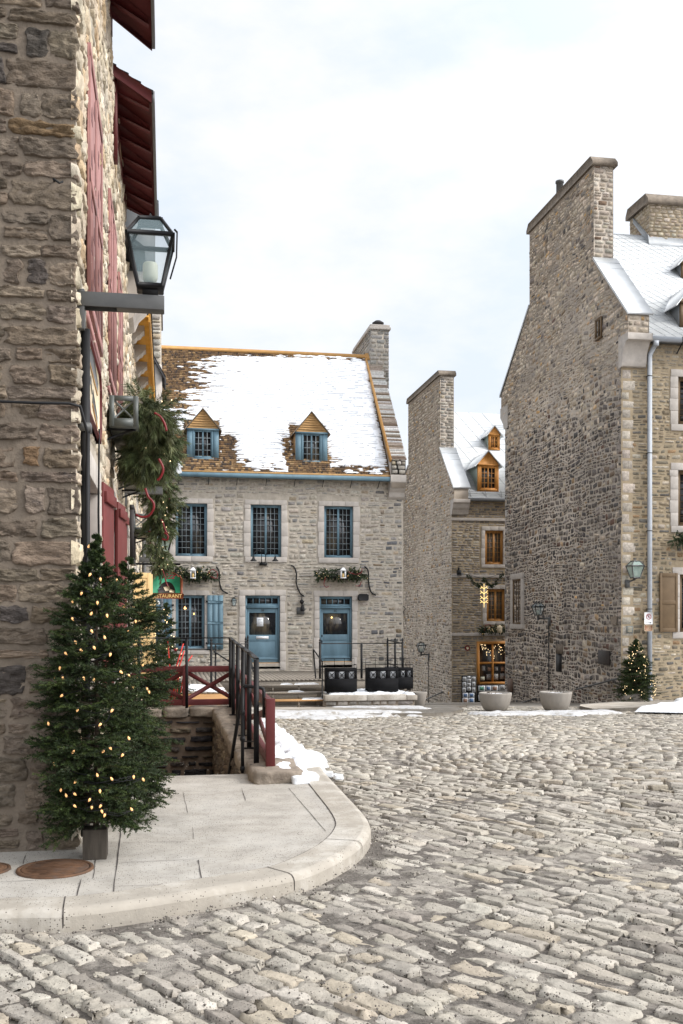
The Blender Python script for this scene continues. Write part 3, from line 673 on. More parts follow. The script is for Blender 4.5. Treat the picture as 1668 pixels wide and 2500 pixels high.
snowpatch('snow heaped in front of the two round concrete planters', [aR(*p) for p in ((1140, 1744), (1210, 1747), (1300, 1747), (1420, 1746), (1520, 1743), (1500, 1739), (1400, 1740), (1260, 1741), (1150, 1741))], zr, .07, .08, 21, 'snowdirty', nsc=.6, amp=.8)
snowpatch('bright snow bank along the apron of the tall house on the right', [aR(*p) for p in ((1560, 1742), (1668, 1745), (1800, 1744), (1800, 1724), (1690, 1722), (1640, 1727), (1600, 1732))], lambda x, y: zr(x, y)+.1, .09, .09, 31, nsc=.8, amp=.5)
snowpatch('snow dusting on the terrace behind the red fence', [(-.4, 17.9), (1.2, 17.9), (1.3, 19.5), (.5, 21), (-.4, 20.5)], zt, .06, .07, 41, nsc=.5, amp=.6)
# ---- sidewalk ironwork
for (px, py, r_, lab) in ((135, 2123, .225, 'round rusty iron cover in the pavement by the christmas tree'), (-42, 2125, .16, 'rusty iron cover in the pavement cut by the left edge of the photo')):
    p = aZ(px, py, 0); t = thing('manhole_cover', lab, 'manhole cover', p)
    b = MB(); b.lathe(p, [(r_*.93, .002), (r_*.93, .012), (r_*.9, .014), (0.001, .012)], 40, cap=False)
    for k in range(-4, 5):
        L_ = math.sqrt(max(0, (r_*.8)**2-(k*r_*.18)**2)); b.box(p[0]-L_, p[0]+L_, p[1]+k*r_*.18-.006, p[1]+k*r_*.18+.006, .0125, .0165)
    b.build('lid', M['rust'], t)
    b = MB(); b.lathe(p, [(r_*.95, .001), (r_*.95, .013), (r_*1.06, .013), (r_*1.07, .001)], 40, cap=False); b.build('rim', M['rust'], t)
# ================================================================ LEFT ROW
FS = FXp(WX)                               # street wall, outwards = +X ; u = Y
rng = np.random.default_rng(11); random.seed(11)
def yW(px): return aX(px, 1500, WX+.035)[1]
# ---- house A: stone corner house with red shutters
A1 = 11.45; ZT = 8.2
hA = thing('stone_house', 'tall stone corner house in the left foreground with faded red shutters', 'house', (WX, FYN, 0))
z = -.12; Q = []; FR = []; k = 0
while z < 8.6:                             # corner blocks run into both walls; the front course continues at the same height
    h = rng.uniform(.10, .23); L = rng.choice([rng.uniform(.16, .26), rng.uniform(.3, .5)]); Q.append((z, z+h, L))
    g = rng.uniform(.012, .03)
    FR.append((WX-L, WX+.014, z+g*.6, z+h-g*.6)); u = WX-L
    while u > -2.6:
        w_ = rng.uniform(.14, .48); gg = rng.uniform(.02, .045)
        if rng.random() < .22 and h > .15: kk = rng.uniform(.4, .6); FR += [(u-w_+gg, u-gg*.4, z+g, z+h*kk-.01), (u-w_+gg, u-gg*.4, z+h*kk+.012, z+h-g*.5)]
        else: dz = rng.uniform(-.015, .015); FR.append((u-w_+gg, u-gg*.4, z+g*.6+max(dz, -.005), z+h-g*.6+min(dz, .005)))
        u -= w_
    z += h
wallb = MB(FY(FYN)); wallgrid(wallb, FY(FYN), -6, WX, -.3, 8.5, [])
wallb.mi = 1
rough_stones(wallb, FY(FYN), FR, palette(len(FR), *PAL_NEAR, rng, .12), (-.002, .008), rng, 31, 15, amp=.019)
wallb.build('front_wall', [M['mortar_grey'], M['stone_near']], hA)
wh = [(7.95, 9.25, .95, 2.72)]            # window hole
sw = MB(FS); wallgrid(sw, FS, FYN, A1, -.3, ZT, wh)
sw.mi = 1
S2 = course(lambda a, c: (FYN+.22, A1), -.12, ZT, (.12, .24), (.2, .5), .012, rng, .2, [(a-.2, b-0+.2, c-.16, d+.22) for a, b, c, d in wh])
S2 += [(FYN-.012, FYN+(.16 if L > .28 else .34), a+.008, c-.008) for a, c, L in Q if c < ZT]
S2 = [x for x in S2 if not (x[0] < FYN+.3 and x[0] > FYN)] + [(FYN+.36, FYN+.62, a+.008, c-.008) for a, c, L in Q if c < ZT and L <= .28]+[(FYN+.18, FYN+.62, a+.008, c-.008) for a, c, L in Q if c < ZT and L > .28]
S2 = [x for x in S2 if not (FYN+.05 < x[0] < FYN+.55 and x[1] > FYN+.63)]
rough_stones(sw, FS, S2, palette(len(S2), *PAL_SIDE, rng, .09), (.004, .022), rng, 11, 7, amp=.016)
sw.mi = 2; sw.box(-1, -1, 0, 0, 0, 0) if False else None
sw.build('side_wall', [M['mortar'], M['stone_side']], hA)
bk = MB(); bk.box(-6, WX-.2, FYN+.2, A1-.02, -.3, 8.1); bk.build('inner_wall', M['mortar_grey'], hA)
window(hA, FS, 7.95, 9.25, .95, 2.72, M['redside'], 2, 5, 2, -.16, 'glassdark', sur=(.17, .2, .14))
def shutter_flat(parent, F, y0, y1, z0, z1, m, o=.02, marks=True):
    b = MB(F); n = 2; W = (y1-y0)/n
    for k in range(n):
        a = y0+k*W; b.box(a+.006, a+W-.006, o, o+.02, z0, z1)
        for zz in (z0, (z0+z1)/2-.05, z1-.1): b.box(a+.006, a+W-.006, o+.02, o+.03, zz, zz+.1)
        for uu in (a+.006, a+W-.096): b.box(uu, uu+.09, o+.02, o+.028, z0+.1, z1-.1)
    if marks:
        b.mi = 1
        r = 0; z = z0+.16
        while z < z1-.25:
            for k in range(n):
                c = y0+(k+.5)*W+(.13 if r % 2 else -.13)
                b.prism([(c-.07, z), (c+.07, z), (c, z+.13)], o+.0205, o+.0225)
            z += .17; r += 1
    return b.build('shutter', [m, M['reddark']], parent, bevel=0)
yA = [yW(217), yW(248)]
shutter_flat(hA, FS, yA[0], yA[1], 3.98, 6.0, M['redlight'])
shutter_flat(hA, FS, yW(267), A1-.03+0*1, 4.08, 6.06, M['redlight'])
for (y0_, y1_, z0_) in ((yA[0]-.05, yA[1]+.05, 3.86), (yW(267)-.05, A1-.02, 3.96)):
    b = MB(FS); b.box(y0_, y1_, .0, .035, z0_, z0_+.08); b.build('sill', M['redlight'], hA)
def shutter_open(parent, y, z0, z1, m, out, ang=62, width=.5, name='shutter', style=0, label=None):
    """a shutter swung out from the wall plane about its hinge"""
    a = R(ang); dx, dy = math.sin(a), math.cos(a)
    F = lambda u, o, z: (WX+out+u*dx+o*dy*1, y+u*dy-o*dx, z)
    b = MB(F)
    if style == 0:
        b.box(0, width, -.02, .02, z0, z1); n = 3
        for k in range(3):
            zz = z0+.08+(z1-z0-.26)*k/2; b.box(.02, width-.02, .02, .05, zz, zz+.1)
    else:
        b.box(0, .07, -.022, .022, z0, z1); b.box(width-.07, width, -.022, .022, z0, z1); b.box(.07, width-.07, -.01, .01, z0, z1)
        for zz in (z0, (z0+z1)/2-.05, z1-.1): b.box(.07, width-.07, -.022, .022, zz, zz+.1)
    o = b.build(name, m, parent, bevel=.004)
    if label: o['label'] = label
    return o
shutter_open(hA, 9.5, .95, 2.86, M['redside'], .03, 6, .6)
def louvre(y0): pass
# eaves of house A : roof plane rising to the left, rafters underneath
def eave(parent, y0, y1, zw, zo, outx, rise=5.0, mroof='slate', munder='reddark', raf=.55, name='roof'):
    sl_ = (zw-zo)/outx
    b = MB()
    xo, xi = WX+outx, WX-rise
    zi = zw+sl_*rise
    t = .05
    b.hull([(xo, y0, zo), (xi, y0, zi), (xi, y0, zi+t), (xo, y0, zo+t)], [(xo, y1, zo), (xi, y1, zi), (xi, y1, zi+t), (xo, y1, zo+t)], 1)
    nco = 9                                     # overlapping board courses on top of the eave
    for k in range(nco):
        f0, f1 = k/nco, (k+1)/nco; xa, xb = xo+(xi+4.2-xo)*f0*1.0, xo+(xi+4.2-xo)*f1+.0
        za, zb = zo+t+(xo-xa)*sl_, zo+t+(xo-xb)*sl_
        b.hull([(xa+.02, y0-.02, za+.0), (xb, y0-.02, zb), (xb, y0-.02, zb+.012), (xa+.02, y0-.02, za+.035)], [(xa+.02, y1, za), (xb, y1, zb), (xb, y1, zb+.012), (xa+.02, y1, za+.035)], 0)
    o = b.build(name, [M[mroof], M[munder]], parent)
    b = MB(); y = y0+.1
    while y < y1:
        b.hull([(xo-.03, y, zo-.002), (WX-.05, y, zw-.002+.05*sl_), (WX-.05, y, zw-.14), (xo-.03, y, zo-.07)], [(xo-.03, y+.09, zo-.002), (WX-.05, y+.09, zw-.002+.05*sl_), (WX-.05, y+.09, zw-.14), (xo-.03, y+.09, zo-.07)]); y += raf
        b.build('rafter', M['red'], parent); b = MB()
    b = MB(); b.box(xo, xo+.035, y0, y1, zo-.05, zo+.085); b.build('gutter', M['gut'], parent)
    b = MB()      # verge boards at both ends and board along the wall head
    for yy in (y0-.03, y1):
        b.hull([(xo, yy, zo-.06), (WX-1.0, yy, zw+1.0*sl_-.06), (WX-1.0, yy, zw+1.0*sl_+.07), (xo, yy, zo+.07)], [(xo, yy+.03, zo-.06), (WX-1.0, yy+.03, zw+1.0*sl_-.06), (WX-1.0, yy+.03, zw+1.0*sl_+.07), (xo, yy+.03, zo+.07)])
    b.box(WX+.0, WX+.03, y0, y1, zw-.3, zw-.1); b.build('verge_board', M['red'], parent)
    return o
eave(hA, FYN-.2, 11.42, 8.36, 8.02, .46)
# ---- house B
B1 = 15.35
hB = thing('stone_house', 'second stone house of the left row, under the lower dark red eave', 'house', (WX, A1, 0))
def sidehouse(t, y0, y1, z1, pal, holes=(), seed=3, back=True, mstone='stone_side', qy=None):
    r_ = np.random.default_rng(seed); b = MB(FS); wallgrid(b, FS, y0, y1, -.6, z1, list(holes)); b.mi = 1
    S = course(lambda a, c: (y0, y1), -.5, z1, (.12, .24), (.2, .5), .012, r_, .2, [(h[0]-.1, h[1]+.1, h[2]-.12, h[3]+.16) for h in holes])
    stones(b, FS, S, palette(len(S), *pal, r_, .09), (.006, .035), r_, 4, .06, .12, .012, -.03, .006)
    b.build('side_wall', [M['mortar'], M[mstone]], t)
    b = MB(); b.box(-6, WX-.2, y0+.02, y1-.02, -.6, z1-.02); b.build('inner_wall', M['mortar_grey'], t)
sidehouse(hB, A1, B1, 7.85, PAL_SIDE, [(11.3+.35, 12.75, .95, 2.9)], 21)
window(hB, FS, 11.65, 12.75, .95, 2.9, M['redside'], 2, 5, 2, -.16, sur=(.12, .16, .12))
shutter_flat(hB, FS, A1+.06, yW(283), 4.1, 6.06, M['redlight'])
shutter_flat(hB, FS, yW(290), yW(298.5), 3.95, 5.9, M['redlight'])
shutter_open(hB, 12.3, .95, 3.0, M['redside'], .03, 6, .6)
shutter_open(hB, 13.2, .95, 3.02, M['redside'], .03, 6, .5)
eave(hB, 11.78, B1, 7.88, 7.60, .45)
b = MB(FS); b.box(11.8, 12.0, .01, .06, 6.9, 7.8); b.build('wall_post', M['red'], hB)
# ---- house C: narrow plain house with a moulded stone corbel
C1 = 17.3
hC = thing('stone_house', 'narrow stone house with a moulded corbel between the red eave and the yellow eave', 'house', (WX, B1, 0))
sidehouse(hC, B1, C1, 7.1, PAL_SIDE, [(15.6, 16.4, .9, 2.9)], 22)
window(hC, FS, 15.6, 16.4, .9, 2.9, M['redside'], 2, 5, 1, -.16, sur=(.12, .16, .12))
b = MB(FS)
prf = [(0, 6.3), (.1, 6.35), (.16, 6.5), (.28, 6.62), (.33, 6.75), (.33, 7.05), (.0, 7.05)]
b2 = MB(lambda u, o, z: (WX+u, o, z)); b2.prism(prf, 16.1, 16.95); b2.build('corbel', M['ashlar'], hC, bevel=.01)
b = MB(); b.hull([(WX+.30, B1, 7.1), (WX-4, B1, 10.2), (WX-4, B1, 10.28), (WX+.30, B1, 7.18)], [(WX+.30, C1, 7.1), (WX-4, C1, 10.2), (WX-4, C1, 10.28), (WX+.30, C1, 7.18)]); b.build('roof', M['slate'], hC)
b = MB(); b.box(WX-.9, WX-.1, 15.4, 16.2, 7.0, 9.6); 
b.build('chimney', M['stone_side'] if False else M['mortar_grey'], hC)
b = MB()
yy = aX(383, 520, -.05)   # small grey roof dormer seen past the gutter
zd = aY(378, 562, 16.9)[2]; zq_ = aY(378, 472, 16.9)[2]; xq = aY(388, 500, 16.9)[0]; b.box(-.8, xq-.06, 16.6, 17.2, 7.1, zd+.25); b.hull([(-.8, 16.5, zq_+.12), (xq, 16.5, zd+.28), (xq, 16.5, zd+.33), (-.8, 16.5, zq_+.17)], [(-.8, 17.3, zq_+.12), (xq, 17.3, zd+.28), (xq, 17.3, zd+.33), (-.8, 17.3, zq_+.17)])
b.build('dormer', M['gut'], hC)
# ---- house D: yellow eave and shutters
D1 = 25.5
hD = thing('stone_house', 'stone house of the left row with a yellow eave board and yellow shutters', 'house', (WX, C1, 0))
dh = [(19.0, 20.4, .6, 2.5), (21.2, 22.2, .6, 2.5), (20.6, 21.3, 3.7, 4.8)]
sidehouse(hD, C1, D1, 6.75, PAL_SIDE, dh, 23)
window(hD, FS, 19.0, 20.4, .6, 2.5, M['yellow'], 2, 5, 2, -.16, sur=(.12, .16, .12))
window(hD, FS, 21.2, 22.2, .6, 2.5, M['yellow'], 2, 5, 2, -.16, sur=(.12, .16, .12))
window(hD, FS, 20.6, 21.3, 3.7, 4.8, M['gut'], 2, 4, 1, -.1, sur=(.1, .12, .1))
b = MB(); XO = -.27
b.hull([(XO, C1, 6.62), (XO, C1, 6.86), (XO-.03, C1, 6.86), (XO-.03, C1, 6.62)], [(XO, D1, 6.62), (XO, D1, 6.86), (XO-.03, D1, 6.86), (XO-.03, D1, 6.62)])
b.box(WX, XO-.03, C1, D1, 6.70, 6.73); b.build('eave_board', M['yellowe'], hD)
y = C1+.5
b2 = MB(lambda u, o, z: (WX+u, o, z))
while y < D1-.2:
    b2 = MB(lambda u, o, z: (WX+u, o, z)); b2.prism([(0, 6.44), (.04, 6.45), (.08, 6.47), (.11, 6.52), (.16, 6.54), (.19, 6.59), (.23, 6.61), (.23, 6.69), (0, 6.69)], y, y+.3); y += 1.25
    b2.build('corbel', M['ashlar'], hD, bevel=.008)
b = MB(); b.hull([(XO+.02, C1, 6.87), (WX-4.5, C1, 10.8), (WX-4.5, C1, 10.88), (XO+.02, C1, 6.94)], [(XO+.02, D1, 6.87), (WX-4.5, D1, 10.8), (WX-4.5, D1, 10.88), (XO+.02, D1, 6.94)]); b.build('roof', M['slate'], hD)
for (yy, lab, out, w_) in ((18.75, None, .0, .34), (19.4, None, .0, .36), (20.9, None, .02, .36), (22.4, None, .02, .36)):
    shutter_open(hD, yy, .5, 2.44, M['yellow'], out, 82, w_, style=1)
# grey stone chimney gable and dormer beyond the yellow eave
r_ = np.random.default_rng(5); gx = MB(); FG = FY(25.6)
x0, x1 = aY(371, 900, 25.6)[0], aY(393.5, 900, 25.6)[0]; zt_ = aY(380, 752, 25.6)[2]
gx.box(-3, x1, 25.62, 27.6, 3.5, zt_)
gx.mi = 1
S = course(lambda a, c: (-1.2, x1), 3.5, zt_, (.12, .22), (.25, .5), .015, r_, .1); stones(gx, FG, S, palette(len(S), *PAL_PALE, r_, .1), (.01, .03), r_, 4, .05, .12, 0, -.03, .005)
gx.build('chimney', [M['mortar'], M['stone']], hD)
cp = MB(); cp.box(-3, x1+.04, 25.56, 27.6, zt_, zt_+.1); cp.build('chimney_cap', M['cap'], hD)
dm = MB(); p = aY(396, 960, 25.0); dm.box(-.4, p[0], 24.4, 25.55, 5.3, p[2]+.55)
q = aY(402, 925, 24.3); dm.mi = 1; dm.hull([(q[0], 24.3, q[2]), (-.45, 24.3, q[2]+.75), (-.45, 24.3, q[2]+.83), (q[0]+.03, 24.3, q[2]+.06)], [(q[0], 25.56, q[2]), (-.45, 25.56, q[2]+.75), (-.45, 25.56, q[2]+.83), (q[0]+.03, 25.56, q[2]+.06)])
dm.build('dormer', [M['ashlar'], M['slate']], hD)
# ---- things fixed to the left row
def lantern(t, c, w_, h, mg, mb_='black', finial=True, globe=True, post=0.0):
    """four-sided lantern: c = centre of its bottom"""
    x, y, z = c; b = MB(); wb, wt = w_*.26, w_*.5; hb = h*.68
    B = [(x-wb, y-wb, z), (x+wb, y-wb, z), (x+wb, y+wb, z), (x-wb, y+wb, z)]
    T = [(x-wt, y-wt, z+hb), (x+wt, y-wt, z+hb), (x+wt, y+wt, z+hb), (x-wt, y+wt, z+hb)]
    rt = w_*.24; P = [(x-rt, y-rt, z+h*.95), (x+rt, y-rt, z+h*.95), (x+rt, y+rt, z+h*.95), (x-rt, y+rt, z+h*.95)]
    k = w_*.065
    for i in range(4):
        j = (i+1) % 4
        b.bar(B[i], T[i], k, k); b.bar(B[i], B[j], k*1.3, k*1.3); b.bar(T[i], T[j], k*1.5, k*1.3); b.bar(T[i], P[i], k, k); b.bar(P[i], P[j], k*1.2, k*1.2)
    b.box(x-rt, x+rt, y-rt, y+rt, z+h*.94, z+h*.975)
    b.box(x-wb*1.1, x+wb*1.1, y-wb*1.1, y+wb*1.1, z-h*.03, z+h*.02)
    b.lathe((x, y, z+h*.95), [(w_*.09, 0), (w_*.09, h*.05), (w_*.05, h*.07), (.002, h*.13)], 10)
    fr = b.build('lantern_frame', M[mb_], t)
    g = MB()
    for i in range(4):
        j = (i+1) % 4; g.poly([B[i], B[j], T[j], T[i]], [(0, 1, 2, 3)]); g.poly([T[i], T[j], P[j], P[i]], [(0, 1, 2, 3)])
    g.build('glass', M[mg], t)
    if globe:
        g = MB(); g.lathe((x, y, z+h*.05), [(w_*.08, 0), (w_*.14, h*.04), (w_*.17, h*.1), (w_*.17, h*.28), (w_*.15, h*.31), (.002, h*.32)], 16); g.build('lamp_globe', M['frost'], t, smooth=True)
def wall_bracket(t, y, z, L, s=1.0, m='bracket'):
    b = MB(); w_ = .055*s
    b.box(WX, WX+.05*s, y-w_, y+w_, z-.26*s, z+.02)
    b.box(WX+.05*s, WX+L, y-w_, y+w_, z-.11*s, z-.06*s) if False else None
    b.box(WX, WX+L, y-w_, y+w_, z-.012, z+.0); b.box(WX, WX+L, y-w_-.004, y-w_+.006, z-.10*s, z+.002); b.box(WX, WX+L, y+w_-.006, y+w_+.004, z-.10*s, z+.002)
    b.box(WX+L-.006, WX+L+.004, y-w_, y+w_, z-.10*s, z+.002)
    b.box(WX+L*.45, WX+L-.006, y-w_, y+w_, z-.10*s, z-.092*s)
    b.build('bracket', M[m], t, bevel=.002)
Y1 = 7.32
t = thing('wall_lantern', 'big black street lantern on a grey bracket at the corner of the near stone house', 'street lamp', (WX, Y1, 3.6))
wall_bracket(t, Y1, 3.90, .60); c = (-.115, Y1, 3.965)
b = MB(); b.box(c[0]-.055, c[0]+.055, Y1-.055, Y1+.055, 3.9, 3.975)
b.tube([(c[0]+.14, Y1, 4.04), (c[0]+.185, Y1, 4.2), (c[0]+.19, Y1, 4.38)], .006); b.tube([(c[0]+.19, Y1, 4.38), (c[0]+.17, Y1, 4.4)], .008)
b.build('mounting_collar', M['black'], t); lantern(t, c, .315, .50, 'glasslamp')
t = thing('wall_lantern', 'grey bracket lantern half hidden by the hanging pine garlands on the left row', 'street lamp', (WX, 14.9, 3.3))
wall_bracket(t, 14.9, 3.52, .56, 1.1); lantern(t, (-.10, 14.9, 3.56), .32, .5, 'lampgreen')
t = thing('wall_lantern', 'greenish lantern on a bracket just above the green restaurant sign', 'street lamp', (WX, 22.5, 2.8))
wall_bracket(t, 22.5, aX(343, 1372, WX)[2] if False else 2.95, .58, 1.1); lantern(t, (-.08, 22.5, 2.98), .36, .52, 'lampgreen')
# cables and conduit at the corner
t = thing('conduit', 'black conduit pipe running down the corner of the near house below the lantern', 'pipe', (WX+.05, 7.34, 0))
b = MB(); b.tube([(WX+.05, 7.36, 3.66), (WX+.05, 7.36, .05)], .034, 8); b.tube([(WX+.045, 7.44, 3.5), (WX+.05, 7.44, .05)], .022, 8)
b.build('pipe', M['black'], t, smooth=True)
b = MB(); 
for z in (2.93, 1.6): b.box(WX, WX+.09, 7.32, 7.45, z, z+.06)
b.build('clamp', M['bracket'], t)
zc = aY(100, 991, FYN-.03)[2]
b = MB(); b.tube([(-3.0, FYN-.05, zc-.02), (-1.6, FYN-.05, zc+.02), (-.9, FYN-.05, zc+.015), (-.66, FYN-.05, zc+.02), (-.59, 7.15, zc+.01), (-.55, 7.25, zc-.15), (-.56, 7.33, zc-.5), (-.57, 7.34, zc-1.6)], .011, 6)
tag(b.build('cable', M['black'], smooth=True, org=(-.8, FYN, zc)), 'black cable strung across the dark front wall of the near house', 'cable')
b = MB(); zz = 3.1
b.tube([(WX+.06, 8.7, 3.2), (WX+.05, 8.75, 2.5), (WX+.05, 8.9, 1.9), (WX+.05, 9.05, 1.3)], .009, 5)
tag(b.build('cable', M['black'], smooth=True, org=(WX, 8.8, 2)), 'thin black wire hanging down from the framed picture sign', 'cable')
b = MB(FY(FYN)); p = aY(143, 442, FYN-.03); b.tube([(p[0]-.03, FYN+.0, p[2]+.01), (p[0]-.03, FYN-.06, p[2]), (p[0]+.01, FYN-.07, p[2]-.03), (p[0]+.03, FYN-.05, p[2]-.01)], .008, 6)
tag(b.build('iron_hook', M['black'], smooth=True, org=p), 'small iron hook set in the upper part of the dark front wall', 'hook')
# framed picture sign on the street wall
sy0, sy1 = 7.6, 9.1
t = thing('picture_sign', 'painted wall sign with a dark red frame flat on the near house', 'sign', (WX, 8.2, 3.1))
FSs = FXp(WX+.005); out_ = [(sy0, 3.24), (sy0+.12, 3.12), (sy1-.12, 3.12), (sy1, 3.26), (sy1, 3.62), (sy1-.12, 3.74), (sy0+.12, 3.74), (sy0, 3.62)]
b = MB(FSs); b.prism(out_, 0, .035); b.build('board', M['creamp'], t)
b = MB(FSs); cx, cz = (sy0+sy1)/2, 3.43
inn = [(cx+(u-cx)*.95, cz+(z-cz)*.89) for u, z in out_]
for i in range(8):
    j = (i+1) % 8; b.hull([FSs(*p) for p in ((out_[i][0], -.01, out_[i][1]), (out_[i][0], .055, out_[i][1]), (inn[i][0], .055, inn[i][1]), (inn[i][0], -.01, inn[i][1]))], [FSs(*p) for p in ((out_[j][0], -.01, out_[j][1]), (out_[j][0], .055, out_[j][1]), (inn[j][0], .055, inn[j][1]), (inn[j][0], -.01, inn[j][1]))])
b.build('frame', M['red'], t)
b = MB(FSs)
b.prism([(7.75, 3.56), (8.7, 3.5), (8.78, 3.6), (8.3, 3.7), (7.95, 3.68)], .035, .041, 0); b.prism([(7.75, 3.54), (8.7, 3.48), (8.7, 3.5), (7.75, 3.56)], .035, .043, 1)
b.prism([(7.8, 3.36), (7.98, 3.48), (8.1, 3.36), (7.98, 3.42)], .035, .041, 0); b.prism([(8.15, 3.3), (8.2, 3.42), (8.7, 3.3), (8.7, 3.22)], .035, .041, 0); b.prism([(8.15, 3.28), (8.7, 3.2), (8.7, 3.22), (8.15, 3.3)], .035, .043, 1)
b.build('painted_house', [M['bracket'], M['shwood']], t)
# second small framed signs lower down the street
t = thing('picture_sign', 'small framed wall sign above the yellow shutters further down the left row', 'sign', (WX, 15.6, 2.9))
b = MB(FS); b.box(16.6, 17.5, .02, .06, 2.55, 3.4); b.build('board', M['creamp'], t)
b = MB(FS)
for (a, c, d, e) in ((16.55, 17.55, 3.36, 3.44), (16.55, 17.55, 2.5, 2.58), (16.55, 16.64, 2.58, 3.36), (17.46, 17.55, 2.58, 3.36)): b.box(a, c, .02, .1, d, e)
b.build('frame', M['signdark'], t)
# steel flower boxes (end panel has an X cut-out)
def xbox(lab, y0, y1, x0, x1, z0, z1):
    t = thing('window_box', lab, 'planter box', (x0, y0, z0), group='grey steel window boxes on the left row')
    b = MB(); k = .05; F = FY(y0)
    cu, cz = (x0+x1)/2, (z0+z1)/2
    b.F = F
    b.box(x0, x0+k, -.02, 0, z0, z1); b.box(x1-k, x1, -.02, 0, z0, z1); b.box(x0+k, x1-k, -.02, 0, z1-k, z1); b.box(x0+k, x1-k, -.02, 0, z0, z0+k*1.6)
    b.bar((x0+k, y0+.01, z0+k*1.6), (x1-k, y0+.01, z1-k), .01, .018); b.bar((x0+k, y0+.013, z1-k), (x1-k, y0+.013, z0+k*1.6), .01, .018)
    b.build('end_panel', M['boxgrey'], t)
    b = MB(); b.box(x0, x0+.01, y0+.02, y1, z0, z1); b.box(x0+.01, x1, y0+.02, y1, z0, z0+.01)
    n = max(1, int((y1-y0)/.4))
    for i in range(n+1):
        yy = y0+.02+(y1-y0-.06)*i/n; b.box(x1-.012, x1, yy, yy+.05, z0+.01, z1)
    b.box(x1-.012, x1, y0+.02, y1, z1-.05, z1-.001); b.box(x1-.012, x1, y0+.02, y1, z0+.011, z0+.07)
    b.build('side_panel', M['boxgrey'], t)
    b = MB(); 
    for yy in (y0+.15, y1-.2): b = MB(); b.bar((WX, yy, z0-.12), (x1-.05, yy, z0-.005), .03, .02); b.box(WX, x1-.03, yy-.015, yy+.015, z0-.02, z0-.002); b.build('bracket', M['black'], t)
xbox('steel flower box with an X cut-out holding the nearest pine garland', 10.45, 12.2, -.575, -.285, 3.56, 3.87)
xbox('steel flower box below the second upper shutters, half hidden by pine branches', 12.9, 14.2, -.56, -.28, 3.36, 3.68)
xbox('steel flower box behind the garland with red berries', 16.6, 18.0, -.56, -.26, 3.0, 3.3)
# restaurant sign
YS = 20.3; x0, z1 = aY(372, 1392, YS)[0]-.05, aY(410, 1392, YS)[2]; x1 = aY(447, 1460, YS)[0]; zb = aY(410, 1463, YS)[2]
t = thing('restaurant_sign', 'green shaped hanging sign with RESTAURANT in gold letters', 'sign', ((x0+x1)/2, YS, zb))
Fq = FY(YS); H = z1-zb; W = x1-x0; bz = zb+H*.19
shp = [(x0+.03, bz), (x1-.03, bz), (x1-.03, bz+H*.52), (x1-.06, bz+H*.6), (x1-.10, bz+H*.60), (x1-.13, bz+H*.66), (x1-.36, z1), (x0+.3, z1-.02), (x0+.1, bz+H*.62), (x0+.03, bz+H*.5)]
b = MB(Fq); b.prism(shp, -.02, .02); b.build('board', M['signgreen'], t)
b = MB(Fq)
for i in range(len(shp)):
    j = (i+1) % len(shp); b.bar(Fq(shp[i][0], .01, shp[i][1]), Fq(shp[j][0], .01, shp[j][1]), .05, .026)
b.prism([(x0, bz), (x1, bz+.005), (x1+.02, bz-.01), (x1, bz-H*.18), (x0, bz-H*.16)], .02, .045); b.build('edge_moulding', M['signbrown'], t)
text('RESTAURANT', .098, Fq, (x0+x1)/2-.0, bz-H*.085, .048, M['gold'], t)
text('Pizz', .16, Fq, (x0+x1)/2+.03, bz+H*.60, .022, M['signred'], t, shear=.5)
b = MB(Fq); cx = (x0+x1)/2+.01; b.prism([(cx+.17*math.cos(a), bz+.02+.22*math.sin(a)) for a in [math.pi*k/12 for k in range(13)]], .02, .026); b.build('dark_arch', M['signdark'], t)
b = MB(Fq); b.prism([(cx-.07, bz+.13), (cx+.04, bz+.15), (cx+.07, bz+.07), (cx-.03, bz+.05)], .026, .03, 0); b.prism([(cx+.05, bz+.1), (cx+.15, bz+.06), (cx+.14, bz+.02), (cx+.05, bz+.03)], .026, .03, 0); b.prism([(cx-.17, bz+.1), (cx-.1, bz+.12), (cx-.1, bz+.105), (cx-.17, bz+.08)], .026, .03, 1)
b.build('painted_slices', [M['creamp'], M['blue']], t)
b = MB(); b.bar((WX, YS, z1+.12), (x1-.05, YS, z1+.12), .03, .04); b.bar((x0+.15, YS, z1+.12), (x0+.15, YS, z1-.06), .02, .02); b.bar((x1-.14, YS, z1+.12), (x1-.14, YS, bz+H*.45), .022, .03); b.build('hanger', M['black'], t)
b = MB(); c = aY(386, 1472, 20.6); b.lathe((c[0], c[1], c[2]-.04), [(.001, 0), (.03, .01), (.042, .04), (.03, .07), (.001, .08)], 12); b.bar((WX, 20.6, c[2]+.06), (c[0], 20.6, c[2]+.06), .02, .02); b.bar((c[0], 20.6, c[2]+.06), (c[0], 20.6, c[2]+.03), .015, .015)
tag(b.build('security_camera', M['white'], org=c, smooth=False), 'small white dome camera under the green restaurant sign', 'camera')
# grey post/downpipe before the yellow shutters
b = MB(); p = aX(352, 1300, WX+.12); b.tube([(WX+.12, p[1], 3.4), (WX+.12, p[1], .3)], .05, 8)
tag(b.build('downpipe', M['bracket'], org=(WX+.12, p[1], 0), smooth=True), 'grey rain pipe on the left row by the green sign', 'pipe')
